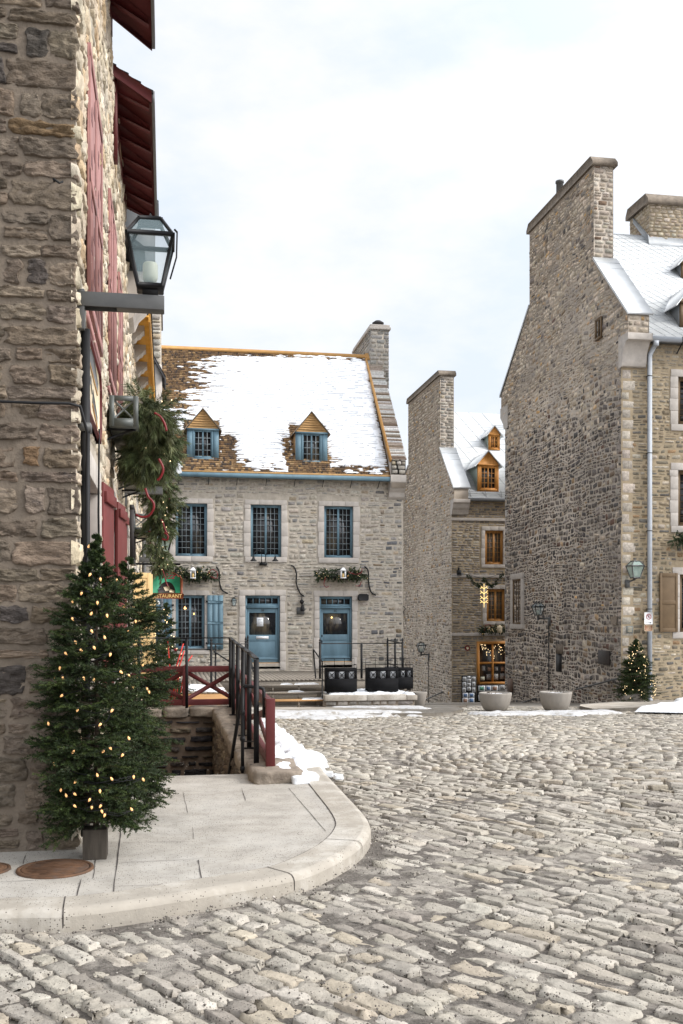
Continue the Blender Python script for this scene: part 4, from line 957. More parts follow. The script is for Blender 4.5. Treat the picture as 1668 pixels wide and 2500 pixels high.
# ================================================================ BLUE-WINDOW HOUSE (facing us, end of the square)
YM = 35.5; FM = FY(YM); rng = np.random.default_rng(31)
def mX(px, py=1400): return aY(px, py, YM)[0]
def mZ(py, px=680): return aY(px, py, YM)[2]
XL, XR = -7.0, 8.46; ZE = 6.72
hM = thing('stone_house', 'long pale stone house with blue windows and a snowy shingle roof', 'house', (XL, YM, -1.2))
wz0, wz1 = mZ(1360), mZ(1233)
WIN = [(mX(428.5), mX(506)), (mX(612), mX(687)), (mX(791.5), mX(862.5))]
holes = [(a, b, wz0, wz1) for a, b in WIN]
lw = (mX(429), mX(500), mZ(1583), mZ(1454)); holes.append(lw)
DR = [(mX(599), mX(684), mZ(1619), mZ(1454)), (mX(780), mX(860), mZ(1617), mZ(1455.5))]; holes += DR
m_ = MB(FM); wallgrid(m_, FM, XL, XR, -2.2, ZE, holes); m_.mi = 1
sh = [(a-.24, b+.24, c-.17, d+.2) for a, b, c, d in holes]
S = course(lambda a, c: (XL, XR-.02), -2.0, ZE, (.09, .2), (.15, .46), .034, rng, .26, sh, zjit=.018)
cols = palette(len(S), *PAL_PALE, rng, .09)
Sa = np.array(S); cx_ = (Sa[:, 0]+Sa[:, 1])/2
drk = (rng.random(len(S)) < np.clip((cx_-7.0)*.22, 0, .33)); cols[drk] = palette(drk.sum(), [(.15, .145, .14), (.2, .15, .1), (.12, .12, .125)], [3, 1, 2], rng, .15)
stones(m_, FM, S, cols, (.004, .022), rng, 4, .13, .15, .025, -.015, .005)
m_.build('wall', [M['mortar'], M['stone']], hM)
b = MB(); b.box(XL, XR-.02, YM+.35, 44.2, -2.2, ZE-.05); b.box(XR-.3, XR-.005, YM+.02, 44.2, -2.2, ZE); b.build('inner_wall', M['mortar_gable'], hM)
for i, (a, c) in enumerate(WIN): window(hM, FM, a, c, wz0, wz1, M['blue'], 3, 8, 2, -.14, sur=(.2, .17, .19), fw=.058)
window(hM, FM, lw[0], lw[1], lw[2], lw[3], M['blue'], 3, 8, 2, -.14, sur=(.16, .17, .19), fw=.06)
def blue_shutter(x0, x1, z0, z1):
    s = MB(FM); n = 3; W = (x1-x0)/n
    for k in range(n): s.box(x0+k*W+.005, x0+(k+1)*W-.005, .06, .085, z0, z1, m=0)
    s.mi = 0
    for zz in (z0+.12, (z0+z1)/2-.04, z1-.26): s.prism([(x0+.01, zz), (x1-.01, zz), (x1-.01, zz+.06), (x0+(x1-x0)*.3, zz+.075), (x0+.01, zz+.075)], .085, .115)
    s.mi = 1; s.box(x0+.002, x1-.002, .045, .059, z0+.01, z1-.01)
    o = s.build('shutter', [M['blue'], M['blue_dark']], hM)
    h = MB(FM)
    for zz in (z0+.2, z1-.25): h.box(x0-.05 if x0 > lw[0] else x1-.01, x0+.03 if x0 > lw[0] else x1+.07, .05, .12, zz, zz+.06)
    h.build('hinge', M['black'], o)
blue_shutter(mX(506), mX(545), mZ(1585), mZ(1454)); blue_shutter(mX(382), mX(420), mZ(1583), mZ(1463))
def door(x0, x1, z0, z1, num, slot):
    b = MB(FM); fw = .06; zt0 = z1-(z1-z0)*.155
    b.box(x0, x0+fw, -.15, -.06, z0, z1); b.box(x1-fw, x1, -.15, -.06, z0, z1); b.box(x0+fw, x1-fw, -.15, -.06, z1-fw, z1)
    b.box(x0+fw, x1-fw, -.15, -.05, zt0-.02, zt0+.05); b.box(x0+fw, x1-fw, -.15, -.03, zt0-.07, zt0-.02, m=0)
    o = b.build('door_frame', M['blue'], hM)
    n = 5; b = MB(FM); L = x1-x0-2*fw
    b.box(x0+fw, x1-fw, -.14, -.09, zt0+.05, zt0+.085); b.box(x0+fw, x1-fw, -.14, -.09, z1-fw-.035, z1-fw)
    for k in range(n+1): b.box(max(x0+fw, x0+fw+L*k/n-.014), min(x1-fw, x0+fw+L*k/n+.014), -.139, -.092, zt0+.085, z1-fw-.035)
    b.build('transom_window', M['blue'], hM)
    b = MB(FM); b.box(x0+.02, x1-.02, -.2, -.155, zt0, z1-.02); b.build('pane', M['glassdark'], o)
    # leaf
    a, c = x0+fw+.004, x1-fw-.004; zt = zt0-.075; g0 = z0+(zt-z0)*.515; g1 = zt-(zt-z0)*.055-.06; sw_ = .085
    b = MB(FM); b.box(a, a+sw_, -.17, -.11, z0+.02, zt); b.box(c-sw_, c, -.17, -.11, z0+.02, zt); b.box(a+sw_, c-sw_, -.17, -.11, g1, zt); b.box(a+sw_, c-sw_, -.17, -.11, g0-.22, g0)
    b.box(a+sw_, c-sw_, -.17, -.11, z0+.02, z0+.22); b.box(a+sw_, c-sw_, -.165, -.125, z0+.22, g0-.22)
    b.box(a, c, -.11, -.085, z0+.12, z0+.17)
    d = b.build('door', M['blue'], hM, bevel=.006)
    b = MB(FM); b.box(a+sw_, c-sw_, -.155, -.14, g0, g1); b.build('pane', M['glassdark'], d)
    text(num, .11, FM, (a+c)/2, zt-(zt-g1)/2, -.108, M['inkblack'], d, name='house_number')
    b = MB(FM); b.lathe((0, 0, 0), [(0.01, 0), (.01, .01)], 4) if False else None
    hx = a+.03; b.box(hx, hx+.03, -.11, -.07, g0-.08, g0-.02); b.box(hx, hx+.025, -.11, -.06, g0-.3, g0-.2); b.build('handle', M['black'], d)
    if slot:
        b = MB(FM); mx = (a+c)/2; b.box(mx-.22, mx+.22, -.11, -.10, g0-.15, g0-.05); b.box(mx-.18, mx+.18, -.10, -.092, g0-.12, g0-.08); b.build('mail_slot', M['white'], d)
    s = MB(FM)       # stone surround
    sw2, top = .17, .2; r_ = random.Random(int(x0*10))
    for (p, q) in ((x0-sw2, x0), (x1, x1+sw2)):
        z = z0-.25
        while z < z1-.01:
            h = min(r_.uniform(.28, .42), z1-z)
            if z1-z-h < .12: h = z1-z
            e = r_.uniform(0, .05); s.box(p-(e if p < x0 else 0), q+(e if q > x1 else 0), -.25, .03+r_.uniform(0, .006), z+.004, z+h-.004); z += h
    L = x1-x0+2*sw2
    for k in range(3): s.box(x0-sw2-.04+(L+.08)*k/3+.003, x0-sw2-.04+(L+.08)*(k+1)/3-.003, -.25, .032, z1+.002, z1+top)
    s.build('door_surround', M['ashlar'], hM, bevel=.006)
    s = MB(FM); s.box(x0, x1, -.3, .0, z0-.2, z0-.12); s.box(x0+.01, x1-.01, -.3, -.05, z0-.118, z0+.018); s.build('threshold', M['deckwarm'], hM)
    return d, (a, c, g0, g1)
d1_, g1_ = door(*DR[0], '3B', True); d2_, g2_ = door(*DR[1], '3C', False)
px0 = mX(628), mX(644)
b = MB(FM); b.box(px0[0], px0[1], -.139, -.135, mZ(1529), mZ(1508)); o = b.build('paper_notice', M['paper'], org=(px0[0], YM, mZ(1520)))
for k in range(4): pass
tag(o, 'white paper notice taped inside the glass of the left blue door', 'notice')
b = MB(FM)
for k in range(4): b.box(px0[0]+.05, px0[1]-.04-.03*(k % 2), -.1348, -.1335, mZ(1512)-k*.05-.01, mZ(1512)-k*.05+.004)
b.build('print', M['picA'], o)
# roof
YE, YRG = YM-.30, 39.8; ZR = 12.2; KS_ = (ZR-6.73)/(YRG-35.2)
def zroof(Y): return 6.73+(Y-35.2)*KS_
SL = math.hypot(YRG-YE, ZR-zroof(YE)); ny, nz_ = -KS_/math.hypot(1, KS_), 1/math.hypot(1, KS_)
def FR_(u, o, s):       # u = X, s = distance up the slope, o = off the slope
    return (u, YE+s/math.hypot(1, KS_)+o*ny, zroof(YE)+s*KS_/math.hypot(1, KS_)+o*nz_)
XP = 7.93               # parapet inner face
XRL = -4.0
b = MB(FR_); b.box(XRL, XP, -.12, 0, -.05, SL); b.poly([(XRL, YRG, ZR), (XP, YRG, ZR), (XP, 44.4, zroof(YE)), (XRL, 44.4, zroof(YE))], [(0, 1, 2, 3)])
b.build('roof_deck', M['shwood'], hM)
# shingles
def shingles(mb, F, u0, u1, s0, s1, rng, ex=.108, wr=(.06, .12), thick=.03, colf=None, skip=None):
    S = []; s = s0
    while s < s1-.03:
        e = min(ex, s1-s); u = u0
        while u < u1-.01:
            w_ = min(rng.uniform(*wr), u1-u)
            if not (skip and skip(u+w_/2, s+e/2)): S.append((u, u+w_, s, s+e))
            u += w_
        s += e
    S = np.array(S); n = len(S); g = .003
    t = thick*rng.uniform(.75, 1.35, n); dz = rng.normal(0, .006, n)
    u0_, u1_, a, c = S[:, 0]+g, S[:, 1]-g, S[:, 2]+dz, S[:, 3]+dz*.3+.01
    P = [(u0_, 0*t, a), (u1_, 0*t, a), (u0_, t, a), (u1_, t, a), (u0_, t*.12, c), (u1_, t*.12, c)]
    V = np.stack([np.stack([x+0*t for x in F(*p)], -1) for p in P], 1).reshape(-1, 3)
    f = np.array([(0, 1, 3, 2), (2, 3, 5, 4), (0, 2, 4, 4), (1, 5, 3, 3)][:2]); fs = (f[None]+(np.arange(n)*6)[:, None, None]).reshape(-1, 4)
    mb.add(V, fs, np.repeat(colf(S), 6, axis=0))
def shcol(S):
    n = len(S); u, s = S[:, 0], S[:, 2]; base = palette(n, [(.29, .18, .085), (.22, .135, .068), (.14, .088, .05), (.075, .056, .045), (.37, .245, .13)], [24, 26, 26, 18, 6], rng, .12)
    k = np.clip((vnoise(u, s, 1.3, 4)-.42)*3.2, 0, 1)*(.35+.65*rng.random(n)); return base*(1-k[:, None])+np.array([.05, .035, .028])*k[:, None]
b = MB(); shingles(b, FR_, XRL, XP, 0, SL-.05, rng, colf=shcol); b.build('roof', M['shingle'], hM)
b = MB(); b.hull([(XRL, YRG-.14, ZR-.1), (XRL, YRG, ZR+.07), (XRL, YRG+.14, ZR-.1)], [(8.02, YRG-.14, ZR-.1), (8.02, YRG, ZR+.07), (8.02, YRG+.14, ZR-.1)]); b.build('ridge_board', M['ridgew'], hM)
b = MB(); b.box(-4.2, XP, YE-.10, YE+.02, 6.52, 6.67); b.box(-4.2, XP, YE+.02, YM, 6.56, 6.6); b.build('eave_gutter', M['blue'], hM)
b = MB(); b.box(-4.2, XP, YE-.06, YE+.05, 6.672, 6.74); b.build('eave_board', M['shwood'], hM)
b = MB(FM)
for px in (436, 509, 578, 649, 718, 787, 855, 922):
    x = mX(px, 1175); b.bar((x, YM-.02, 6.30), (x, YE-.05, 6.50), .02, .025)
b.build('gutter_hook', M['black'], hM)
# parapet with shingled back and stone kneeler
def zpar(Y): return 7.35+(Y-35.15)*(12.25-7.35)/(YRG-35.15)
YF = 35.1
b = MB(lambda u, o, z: (o, u, z))
b.prism([(YF, 6.3), (YRG, 6.3), (YRG, zpar(YRG)-.02), (YF, zpar(YF)-.02)], XP, XR-.002); b.prism([(YRG, 6.3), (44.4, 6.3), (44.4, zpar(YF)), (YRG, zpar(YRG))], XP, XR)
b.build('parapet', M['mortar_gable'], hM)
kp_ = math.hypot(1, (12.25-7.35)/(YRG-35.15)); sp_ = (12.25-7.35)/(YRG-35.15); LP = (YRG-YF)*kp_
FP = lambda u, o, s: (u, YF+s/kp_-o*sp_/kp_, zpar(YF)+s*sp_/kp_+o/kp_)
def pcol(S): return palette(len(S), [(.55, .53, .5), (.36, .3, .25), (.2, .15, .11), (.65, .64, .62)], [16, 14, 8, 14], rng, .1)
b = MB(); shingles(b, FP, XP+.0, XR+.03, 0, LP, rng, ex=.10, wr=(.5, .62), thick=.045, colf=pcol); b.build('parapet_shingles', M['shingle'], hM)
b = MB(FP); b.box(XP-.06, XP, -.10, .055, -.05, LP); b.box(XP-.02, XR+.06, -.02, .08, LP-.42, LP+.02); b.build('parapet_board', M['ridgew'], hM)
b = MB(lambda u, o, z: (o, u, z))
b.prism([(YM, 5.9), (YM-.12, 6.0), (YM-.16, 6.15), (YM-.3, 6.25), (YM-.34, 6.42), (YF-.02, 6.5), (YF-.02, 6.75), (YM, 6.75)], XP-.03, XR+.02); b.box(YF, YM, XP-.01, XR+.0, 6.752, 7.33)
b.build('kneeler', M['ashlar'], hM, bevel=.01)
rr = np.random.default_rng(77); b = MB(FY(YF)); S = course(lambda a, c: (XP, XR), 6.78, 7.33, (.12, .18), (.2, .4), .015, rr); stones(b, FY(YF), S, palette(len(S), *PAL_PALE, rr), (.01, .02), rr, 4, .06, .12, 0, -.02, .003); b.build('parapet_stone', M['stone'], hM)
# chimney
cy0, cy1, cx0, cx1 = 39.25, 43.0, 8.02, 8.78; zc0, zc1 = 10.8, 13.15
b = MB(); b.box(cx0+.02, cx1-.02, cy0+.02, cy1-.02, zc0, zc1); b.mi = 1
S = course(lambda a, c: (cx0, cx1), zc0, zc1, (.12, .2), (.2, .42), .015, rr); stones(b, FY(cy0+.02), S, palette(len(S), [(.34, .32, .29), (.27, .26, .245), (.4, .37, .33)], [2, 2, 1], rr), (.01, .03), rr, 4, .06, .12, 0, -.02, .004)
S = course(lambda a, c: (cy0, cy1), zc0, zc1, (.12, .2), (.2, .42), .015, rr); stones(b, FXm(cx0+.02), S, palette(len(S), [(.34, .32, .29), (.27, .26, .245), (.4, .37, .33)], [2, 2, 1], rr), (.01, .03), rr, 4, .06, .12, 0, -.02, .004)
ch = b.build('chimney', [M['mortar'], M['stone']], hM)
b = MB(); b.box(cx0-.06, cx1+.06, cy0-.06, cy1+.06, zc1, zc1+.1); b.box(cx0-.02, cx1+.02, cy0-.02, cy1+.02, zc1+.1, zc1+.2); b.build('chimney_cap', M['ashlar'], ch, bevel=.01)
b = MB(); b.lathe((8.4, 39.62, zc1+.2), [(.17, 0), (.17, .12), (.24, .13), (.24, .17), (.12, .25), (.001, .26)], 12); b.build('flue_cap', M['slate'], ch)
# dormers
def dormer(parent, x0, x1, zb, zt_, za, Yf, zroof_, slope, mfront, mside, mroof, mwin, nc, nr, winf, over=.08, flare=.1, board=None, sidecol=None, rt=.05):
    """gabled dormer; winf = window box as fractions (l,r,b,t)"""
    def back(z): return 35.2
    yb = lambda z: Yf+(z-zb)/slope+.02
    xm = (x0+x1)/2
    b = MB(FY(Yf)); b.prism([(x0, zb), (x1, zb), (x1, zt_), (xm, za-.02), (x0, zt_)], -.12, -(za-zb)/slope)
    b.prism([(x0+.001, zb+.001), (x0+.04, zb+.001), (x0+.04, zt_-.001), (x0+.001, zt_-.001)], -.055, -.12); b.prism([(x1-.04, zb+.001), (x1-.001, zb+.001), (x1-.001, zt_-.001), (x1-.04, zt_-.001)], -.055, -.12)
    d = b.build('dormer', mside, parent)
    F = FY(Yf); a, c, e, f = x0+(x1-x0)*winf[0], x0+(x1-x0)*winf[1], zb+(zt_-zb)*winf[2], zb+(zt_-zb)*winf[3]
    b = MB(F); b.box(x0, a, -.06, 0, zb, zt_); b.box(c, x1, -.06, 0, zb, zt_); b.box(a, c, -.06, 0, zb, e); b.box(a, c, -.06, 0, f, zt_)
    b.box(x0-.02, x1+.02, 0, .04, zt_-.06, zt_); b.box(a-.04, c+.04, 0, .035, e-.05, e-.002); b.build('dormer_front', mwin, d)
    b = MB(F); b.prism([(x0, zt_+.002), (x1, zt_+.002), (xm, za)], -.05, .0)
    if board: 
        k = 0; z = zt_+.01
        while z < za-.05:
            h = .085; f0 = (z-zt_)/(za-zt_); f1 = min(1, (z+h-.008-zt_)/(za-zt_)); hw = (x1-x0)/2
            b.prism([(xm-hw*(1-f0), z), (xm+hw*(1-f0), z), (xm+hw*(1-f1), z+h-.008), (xm-hw*(1-f1), z+h-.008)], .0, .018+.006*(k % 2)); z += h; k += 1
    b.build('dormer_gable', mfront, d)
    b = MB(); ov = over; L = lambda x, y, z: (x, y, z); yr = Yf+(za-zb)/slope+.1
    dzx = (za-zt_)/((x1-x0)/2)
    for sgn, xe in ((-1, x0), (1, x1)):
        e0 = (xe+sgn*flare, zt_-flare*dzx*.75)
        b.hull([(e0[0], Yf-ov, e0[1]), (xm, Yf-ov, za+.01), (xm, Yf-ov, za+.01+rt), (e0[0], Yf-ov, e0[1]+rt)],
               [(e0[0], yb(zt_)+.1, e0[1]), (xm, yr, za+.01), (xm, yr, za+.01+rt), (e0[0], yb(zt_)+.1, e0[1]+rt)])
    b.build('dormer_roof', mroof, d)
    window(d, F, a, c, e, f, mwin, nc, nr, 2, -.05, fw=.045, mw=.02)
    return d
for (pa, pc, pe, zb_, ze_, za_) in ((456.5, 534.5, 0, 1122, 1046, 999), (722, 800, 0, 1132, 1055, 1007)):
    xa, xc = aY(pa, 1100, 35.6)[0], aY(pc, 1100, 35.6)[0]; pm = (pa+pc)/2
    dormer(hM, xa, xc, aY(pm, zb_, 35.6)[2], aY(pm, ze_, 35.6)[2], aY(pm, za_, 35.6)[2], 35.62, zroof, KS_, M['shwood'], M['shwood'], M['slate'] if False else M['cap'], M['blue'], 2, 4, (.19, .81, .05, .96), board=True, rt=.035)
# snow lying on the roof
res_u, res_s = .03, .022
us = np.arange(XRL+3.9, XP-.04, res_u); ss = np.arange(.03, SL-.08, res_s); U_, S_ = np.meshgrid(us, ss, indexing='ij'); f = S_/SL
xb = lambda px: mX(px, 1000)
edge = np.interp(f, [0, .28, .36, .5, .62, .75, .86, .93, 1], [xb(398), xb(400), xb(420), xb(448), xb(468), xb(505), xb(500), xb(560), xb(860)])
row = np.floor(S_/.108); rn = vnoise(U_, row*3.7, .5, 5, 3)-.5; rn2 = vnoise(U_*1.0, S_*4, .28, 8, 4)-.5
H = (U_-edge)/1.1+rn*2.2+rn2*1.4
H = np.minimum(H, (XP-.06-U_)*6+rn2*2+.3)
def block(x0, x1, f0, f1, so=.14):
    e = np.maximum(np.maximum(x0-U_, U_-x1)/so, np.maximum(f0-f, f-f1)/.02); return e
for (a, c, f0, f1, w_) in ((449, 541, .0, .385, .05), (536, 578, .03, .27, .12), (440, 530, .0, .13, .2), (716, 806, .0, .37, .05), (694, 722, .07, .27, .12), (700, 808, 0, .12, .15), (420, 460, .05, .3, .1)):
    e = block(xb(a), xb(c), f0, f1); H = np.minimum(H, e*.8+(rn*1.5+rn2)*(1 if w_ > .06 else .3)+(.35 if (a, c) in ((420, 460), (694, 722)) else 0))
H = np.minimum(H, (f-.045)*14+rn*3+rn2*2.2+.35*np.sin(U_*2)); H = np.minimum(H, (.99-f)*16+rn*3.0-.15)
frac = S_/.108-row            # snow thins at the lower lip of each shingle course
frac_ = S_/.108-row
streak = (vnoise(U_, row*5.3, .22, 15, 3) > .555) & (frac < .38)
H = np.where(streak, np.minimum(H, -.05), H)
H = H-.12*(frac < .2)
n_, m2 = U_.shape; lump = vnoise(U_, S_, .35, 3, 4)
O = np.where(H > 0, .026+np.minimum(H, 1)*.045*(.5+lump)-.03*np.clip(.35-frac_, 0, 1)*(vnoise(U_, row*2.1, .6, 21, 3)), .0)
X, Y, Z = FR_(U_, O, S_)
i, j = np.meshgrid(np.arange(n_-1), np.arange(m2-1), indexing='ij'); P_ = H > 0
k = P_[:-1, :-1] | P_[1:, 1:] | P_[1:, :-1] | P_[:-1, 1:]; i, j = i[k], j[k]; q = (i*m2+j).ravel()
b = MB(); b.add(np.stack([X, Y, Z], -1).reshape(-1, 3), np.stack([q, q+m2, q+m2+1, q+1], -1))
o = b.build('snow', M['snow'], smooth=True); tag(o, 'melting sheet of snow lying on the brown shingle roof', 'snow'); o['kind'] = 'stuff'
# snow lump hanging at the left eave
b = MB(); r_ = np.random.default_rng(3)
pts = [aY(px, py, 35.1) for px, py in ((405, 1132), (412, 1122), (424, 1125), (437, 1142), (440, 1152), (432, 1155), (418, 1150))]
b.F = FY(35.1); b.prism([(p[0], p[2]) for p in pts], 0, .25); o = b.build('snow', M['snow'], bevel=.05, org=pts[0]); tag(o, 'lump of snow overhanging the left end of the blue gutter', 'snow'); o['kind'] = 'stuff'
# --- fixtures on this facade
def gooseneck():
    px, py = 643, 1377; c = aY(px, py, YM-.05)
    t = thing('gooseneck_lamp', 'pair of black gooseneck lamps on one base under the middle upper window', 'wall lamp', c)
    b = MB(FM); b.box(c[0]-.13, c[0]+.13, 0, .1, c[2]-.05, c[2]+.05); b.build('base', M['black'], t)
    for s in (-1, 1):
        k = MB(); k.tube([(c[0]+s*.06, YM-.1, c[2]+.04), (c[0]+s*.07, YM-.18, c[2]+.3), (c[0]+s*.13, YM-.3, c[2]+.44), (c[0]+s*.26, YM-.42, c[2]+.46), (c[0]+s*.36, YM-.46, c[2]+.36), (c[0]+s*.38, YM-.46, c[2]+.24)], .014, 6); a = k.build('arm', M['black'], t, smooth=True)
        k = MB(); k.lathe((c[0]+s*.38, YM-.46, c[2]+.08), [(.12, 0), (.1, .03), (.05, .08), (.03, .17), (.02, .18)], 14, cap=False); k.build('lamp_shade', M['black'], t)
gooseneck()
for k, (pts, lab) in enumerate((([(710, 1381), (718, 1384), (724, 1400), (724, 1425), (733, 1448), (742, 1455)], 'black S-shaped cable loop on the wall between the two blue doors'), ([(528, 1383), (535, 1395), (536, 1420), (542, 1440), (557, 1449)], 'black S-shaped cable loop beside the left garland'), ([(890, 1383), (899, 1393), (900, 1420), (906, 1445), (918, 1453)], 'black S-shaped cable loop right of the garland over the right door'))):
    b = MB(); b.tube([aY(x, y, YM-.07) for x, y in smooth_line(pts, 4)], .028, 6); tag(b.build('cable', M['black'], smooth=True, org=aY(*pts[0], YM-.07)), lab, 'cable')
c = aY(571.5, 1469, YM-.15); t = thing('coach_lamp', 'small black coach lamp between the blue shutter and the left blue door', 'wall lamp', c)
lantern(t, (c[0], c[1], c[2]-.14), .17, .26, 'glasslamp', globe=False); b = MB(FM); b.box(c[0]-.04, c[0]+.04, 0, .06, c[2]+.04, c[2]+.16); b.box(c[0]-.015, c[0]+.015, .06, .15, c[2]+.11, c[2]+.14); b.build('bracket', M['black'], t)
c = aY(737, 1488, YM-.1); t = thing('security_lamp', 'black floodlight on a grey back box between the two doors', 'wall lamp', c)
b = MB(FM); b.box(c[0]-.17, c[0]+.1, 0, .05, c[2]-.18, c[2]+.08); b.build('back_box', M['bracket'], t)
b = MB(); b.lathe((c[0]+.02, YM-.16, c[2]-.06), [(.07, 0), (.085, .05), (.05, .2), (.03, .24)], 12); b.lathe((c[0]-.0, YM-.12, c[2]+.2), [(.03, 0), (.08, .05), (.08, .1), (.02, .16)], 12); b.tube([(c[0], YM-.1, c[2]+.05), (c[0], YM-.12, c[2]+.45)], .02, 6); b.build('lamp_head', M['black'], t)
c = aY(887, 1459, YM-.1); b = MB(FM); b.prism([(c[0]-.17, c[2]-.05), (c[0]-.13, c[2]-.09), (c[0]+.13, c[2]-.09), (c[0]+.16, c[2]-.05), (c[0]+.16, c[2]+.08), (c[0]+.1, c[2]+.11), (c[0]-.12, c[2]+.11), (c[0]-.17, c[2]+.07)], .03, .22); tag(b.build('loudspeaker', M['black'], org=c, bevel=.02), 'black box loudspeaker on the wall right of the right blue door', 'speaker')
c = aY(977, 1490, YM-.1); b = MB(); b.tube([(XR, YM-.02, c[2]+.15), (XR+.06, YM-.14, c[2]+.05), (XR-.02, YM-.1, c[2]-.05), (XR+.02, YM-.1, c[2]-.16)], .015, 5); tag(b.build('wall_anchor', M['black'], org=c), 'forged iron wall anchor on the right corner of the blue-window house', 'wall anchor')
c = aY(410, 1186, 35.3); b = MB(); b.tube([(c[0], 35.2, c[2]+.25), (c[0], 35.2, c[2]), (c[0]-.2, 35.35, c[2]-.35), (c[0]-.2, 35.4, 0)], .05, 8); tag(b.build('downpipe', M['whitepipe'], org=c, smooth=True), 'pale downpipe at the left end of the blue gutter', 'pipe')
# lit pendant bulbs behind the glass
for (px, py, lab) in ((452, 1485, 'lit pendant bulb in the left half of the shuttered blue window'), (474, 1499, 'smaller lit pendant bulb in the right half of the shuttered blue window'), (810, 1508, 'single lit bulb behind the glass of the right blue door')):
    c = aY(px, py, YM+.135); b = MB(); r_ = .045 if py < 1490 else .03
    b.lathe((c[0], c[1], c[2]-r_), [(.001, 0), (r_*.8, r_*.5), (r_, r_), (r_*.6, r_*1.8), (.01, r_*2.4)], 10); t = b.build('pendant_bulb', M['bulbhot'], org=c, smooth=True); tag(t, lab, 'light bulb')
# ---------------------------------------------------------------- deck, steps, stone platform
ZD = -.27; YD = aY(800, 1658, 30.6)[1]
xd0, xd1 = aD(560, 1658, 31)[0]-1.5, aY(988, 1658, 30.6)[0]
t = thing('wooden_deck', 'weathered wooden deck in front of the two blue doors', 'deck', (xd0, YD, ZD))
b = MB(); x = xd0; random.seed(8)
while x < xd1-.02:
    w_ = .135; b.box(x+.004, min(x+w_-.004, xd1), YD-.02, YM-.02, ZD-.04, ZD+random.uniform(-.002, .002)); x += w_
b.build('planks', M['deck'], t)
b = MB(); b.box(xd0, xd1, YD, YD+.05, ZD-.36, ZD-.042); b.box(xd1-.05, xd1-.001, YD+.05, YM, ZD-.34, ZD-.042); b.box(xd0, xd1, YD+.06, YD+.1, -1.2, ZD-.37); b.build('fascia', M['deck'], t)
# steps
YSs = 29.35; sx0, sx1 = aY(640, 1700, YSs)[0], aY(791, 1700, YSs)[0]
t = thing('wooden_steps', 'three open wooden steps dusted with snow leading up to the deck', 'steps', (sx0, YSs, -1))
ST = [(29.25, aY(720, 1708.5, 29.25)[2], aY(797, 1700, 29.25)[0]), (29.65, aY(720, 1690, 29.65)[2], aY(790, 1690, 29.65)[0]), (30.05, aY(720, 1671.5, 30.05)[2], aY(790, 1672, 30.05)[0])]
for k, (yy, zz, xx) in enumerate(ST):
    b = MB(); b.box(sx0-.6, xx, yy, yy+.36, zz-.05, zz); b.build('tread', M['deckwarm'] if k == 0 else M['deck'], t)
b = MB()
for px in (664, 728, 790):
    for k, (yy, zz, xx) in enumerate(ST):
        x = aY(px, 1700, yy)[0]; b.box(x, x+.05, yy+.03, yy+.09, (zt(x, yy) if k == 0 else ST[k-1][1]), zz-.052)
b.build('riser_post', M['deck'], t)
b = MB(); random.seed(2)
for k, (yy, zz, xx) in enumerate(ST):
    for j in range(3):
        x = random.uniform(sx0, xx-.5); L = random.uniform(.25, .6); b.prism([(x, zz+.001), (x+L, zz+.001), (x+L*.9, zz+.03), (x+L*.5, zz+.025), (x+L*.1, zz+.03)], -(yy+.02), -(yy+.3)) if False else b.hull([(x, yy+.02, zz+.001), (x+L, yy+.03, zz+.001), (x+L*.95, yy+.04, zz+.028), (x+.03, yy+.04, zz+.028)], [(x+.05, yy+.32, zz+.001), (x+L-.1, yy+.3, zz+.001), (x+L-.12, yy+.28, zz+.035), (x+.07, yy+.3, zz+.03)])
o = b.build('snow', M['snow'], org=(sx0, YSs, -.5)); tag(o, 'scraps of snow left on the wooden step treads', 'snow'); o['kind'] = 'stuff'
# stone platform
YPF = 28.9; zp = aY(900, 1697, YPF)[2]; pxs = (aY(791, 1700, YPF)[0]+.03, aY(1017, 1700, YPF)[0])
t = thing('stone_platform', 'low stone platform with cut coping slabs carrying the black planter boxes', 'platform', (pxs[0], YPF, -1.1))
rr = np.random.default_rng(9); b = MB(); b.box(pxs[0], pxs[1]-.05, YPF+.06, 31.6, -1.3, zp-.16); b.mi = 1; Fp = FY(YPF+.06)
S = course(lambda a, c: (pxs[0], pxs[1]-.05), -1.2, zp-.17, (.09, .16), (.2, .5), .015, rr); stones(b, Fp, S, palette(len(S), [(.3, .27, .24), (.24, .22, .2), (.36, .32, .27)], [3, 2, 2], rr), (.01, .03), rr, 4, .07, .12, 0, -.02, .005)
Fp2 = FXp(pxs[1]-.05); S = course(lambda a, c: (YPF+.06, 31.6), -1.4, zp-.17, (.09, .16), (.2, .5), .015, rr); stones(b, Fp2, S, palette(len(S), [(.3, .27, .24), (.24, .22, .2)], [3, 2], rr), (.01, .03), rr, 4, .07, .12, 0, -.02, .005)
b.build('base_wall', [M['mortar_grey'], M['stone']], t)
b = MB(); xs_ = [pxs[0], aY(896, 1700, YPF)[0], aY(993, 1700, YPF)[0], pxs[1]+.03]
for k in range(3): b.box(xs_[k]+.006, xs_[k+1]-.006, YPF-.02, 30.58, zp-.16, zp-(.0 if k != 2 else .02))
b.build('coping', M['pinch'], t, bevel=.012)
snowpatch('snow drifted around the casters of the black planter boxes', [(pxs[0]+.2, YPF+.35), (pxs[0]+1.2, YPF+.25), (pxs[0]+2.2, YPF+.3), (pxs[1]-.15, YPF+.2), (pxs[1]-.2, 30.4), (pxs[0]+.3, 30.4)], lambda x, y: zp-.005, .1, .05, 61, nsc=.3, amp=.5)
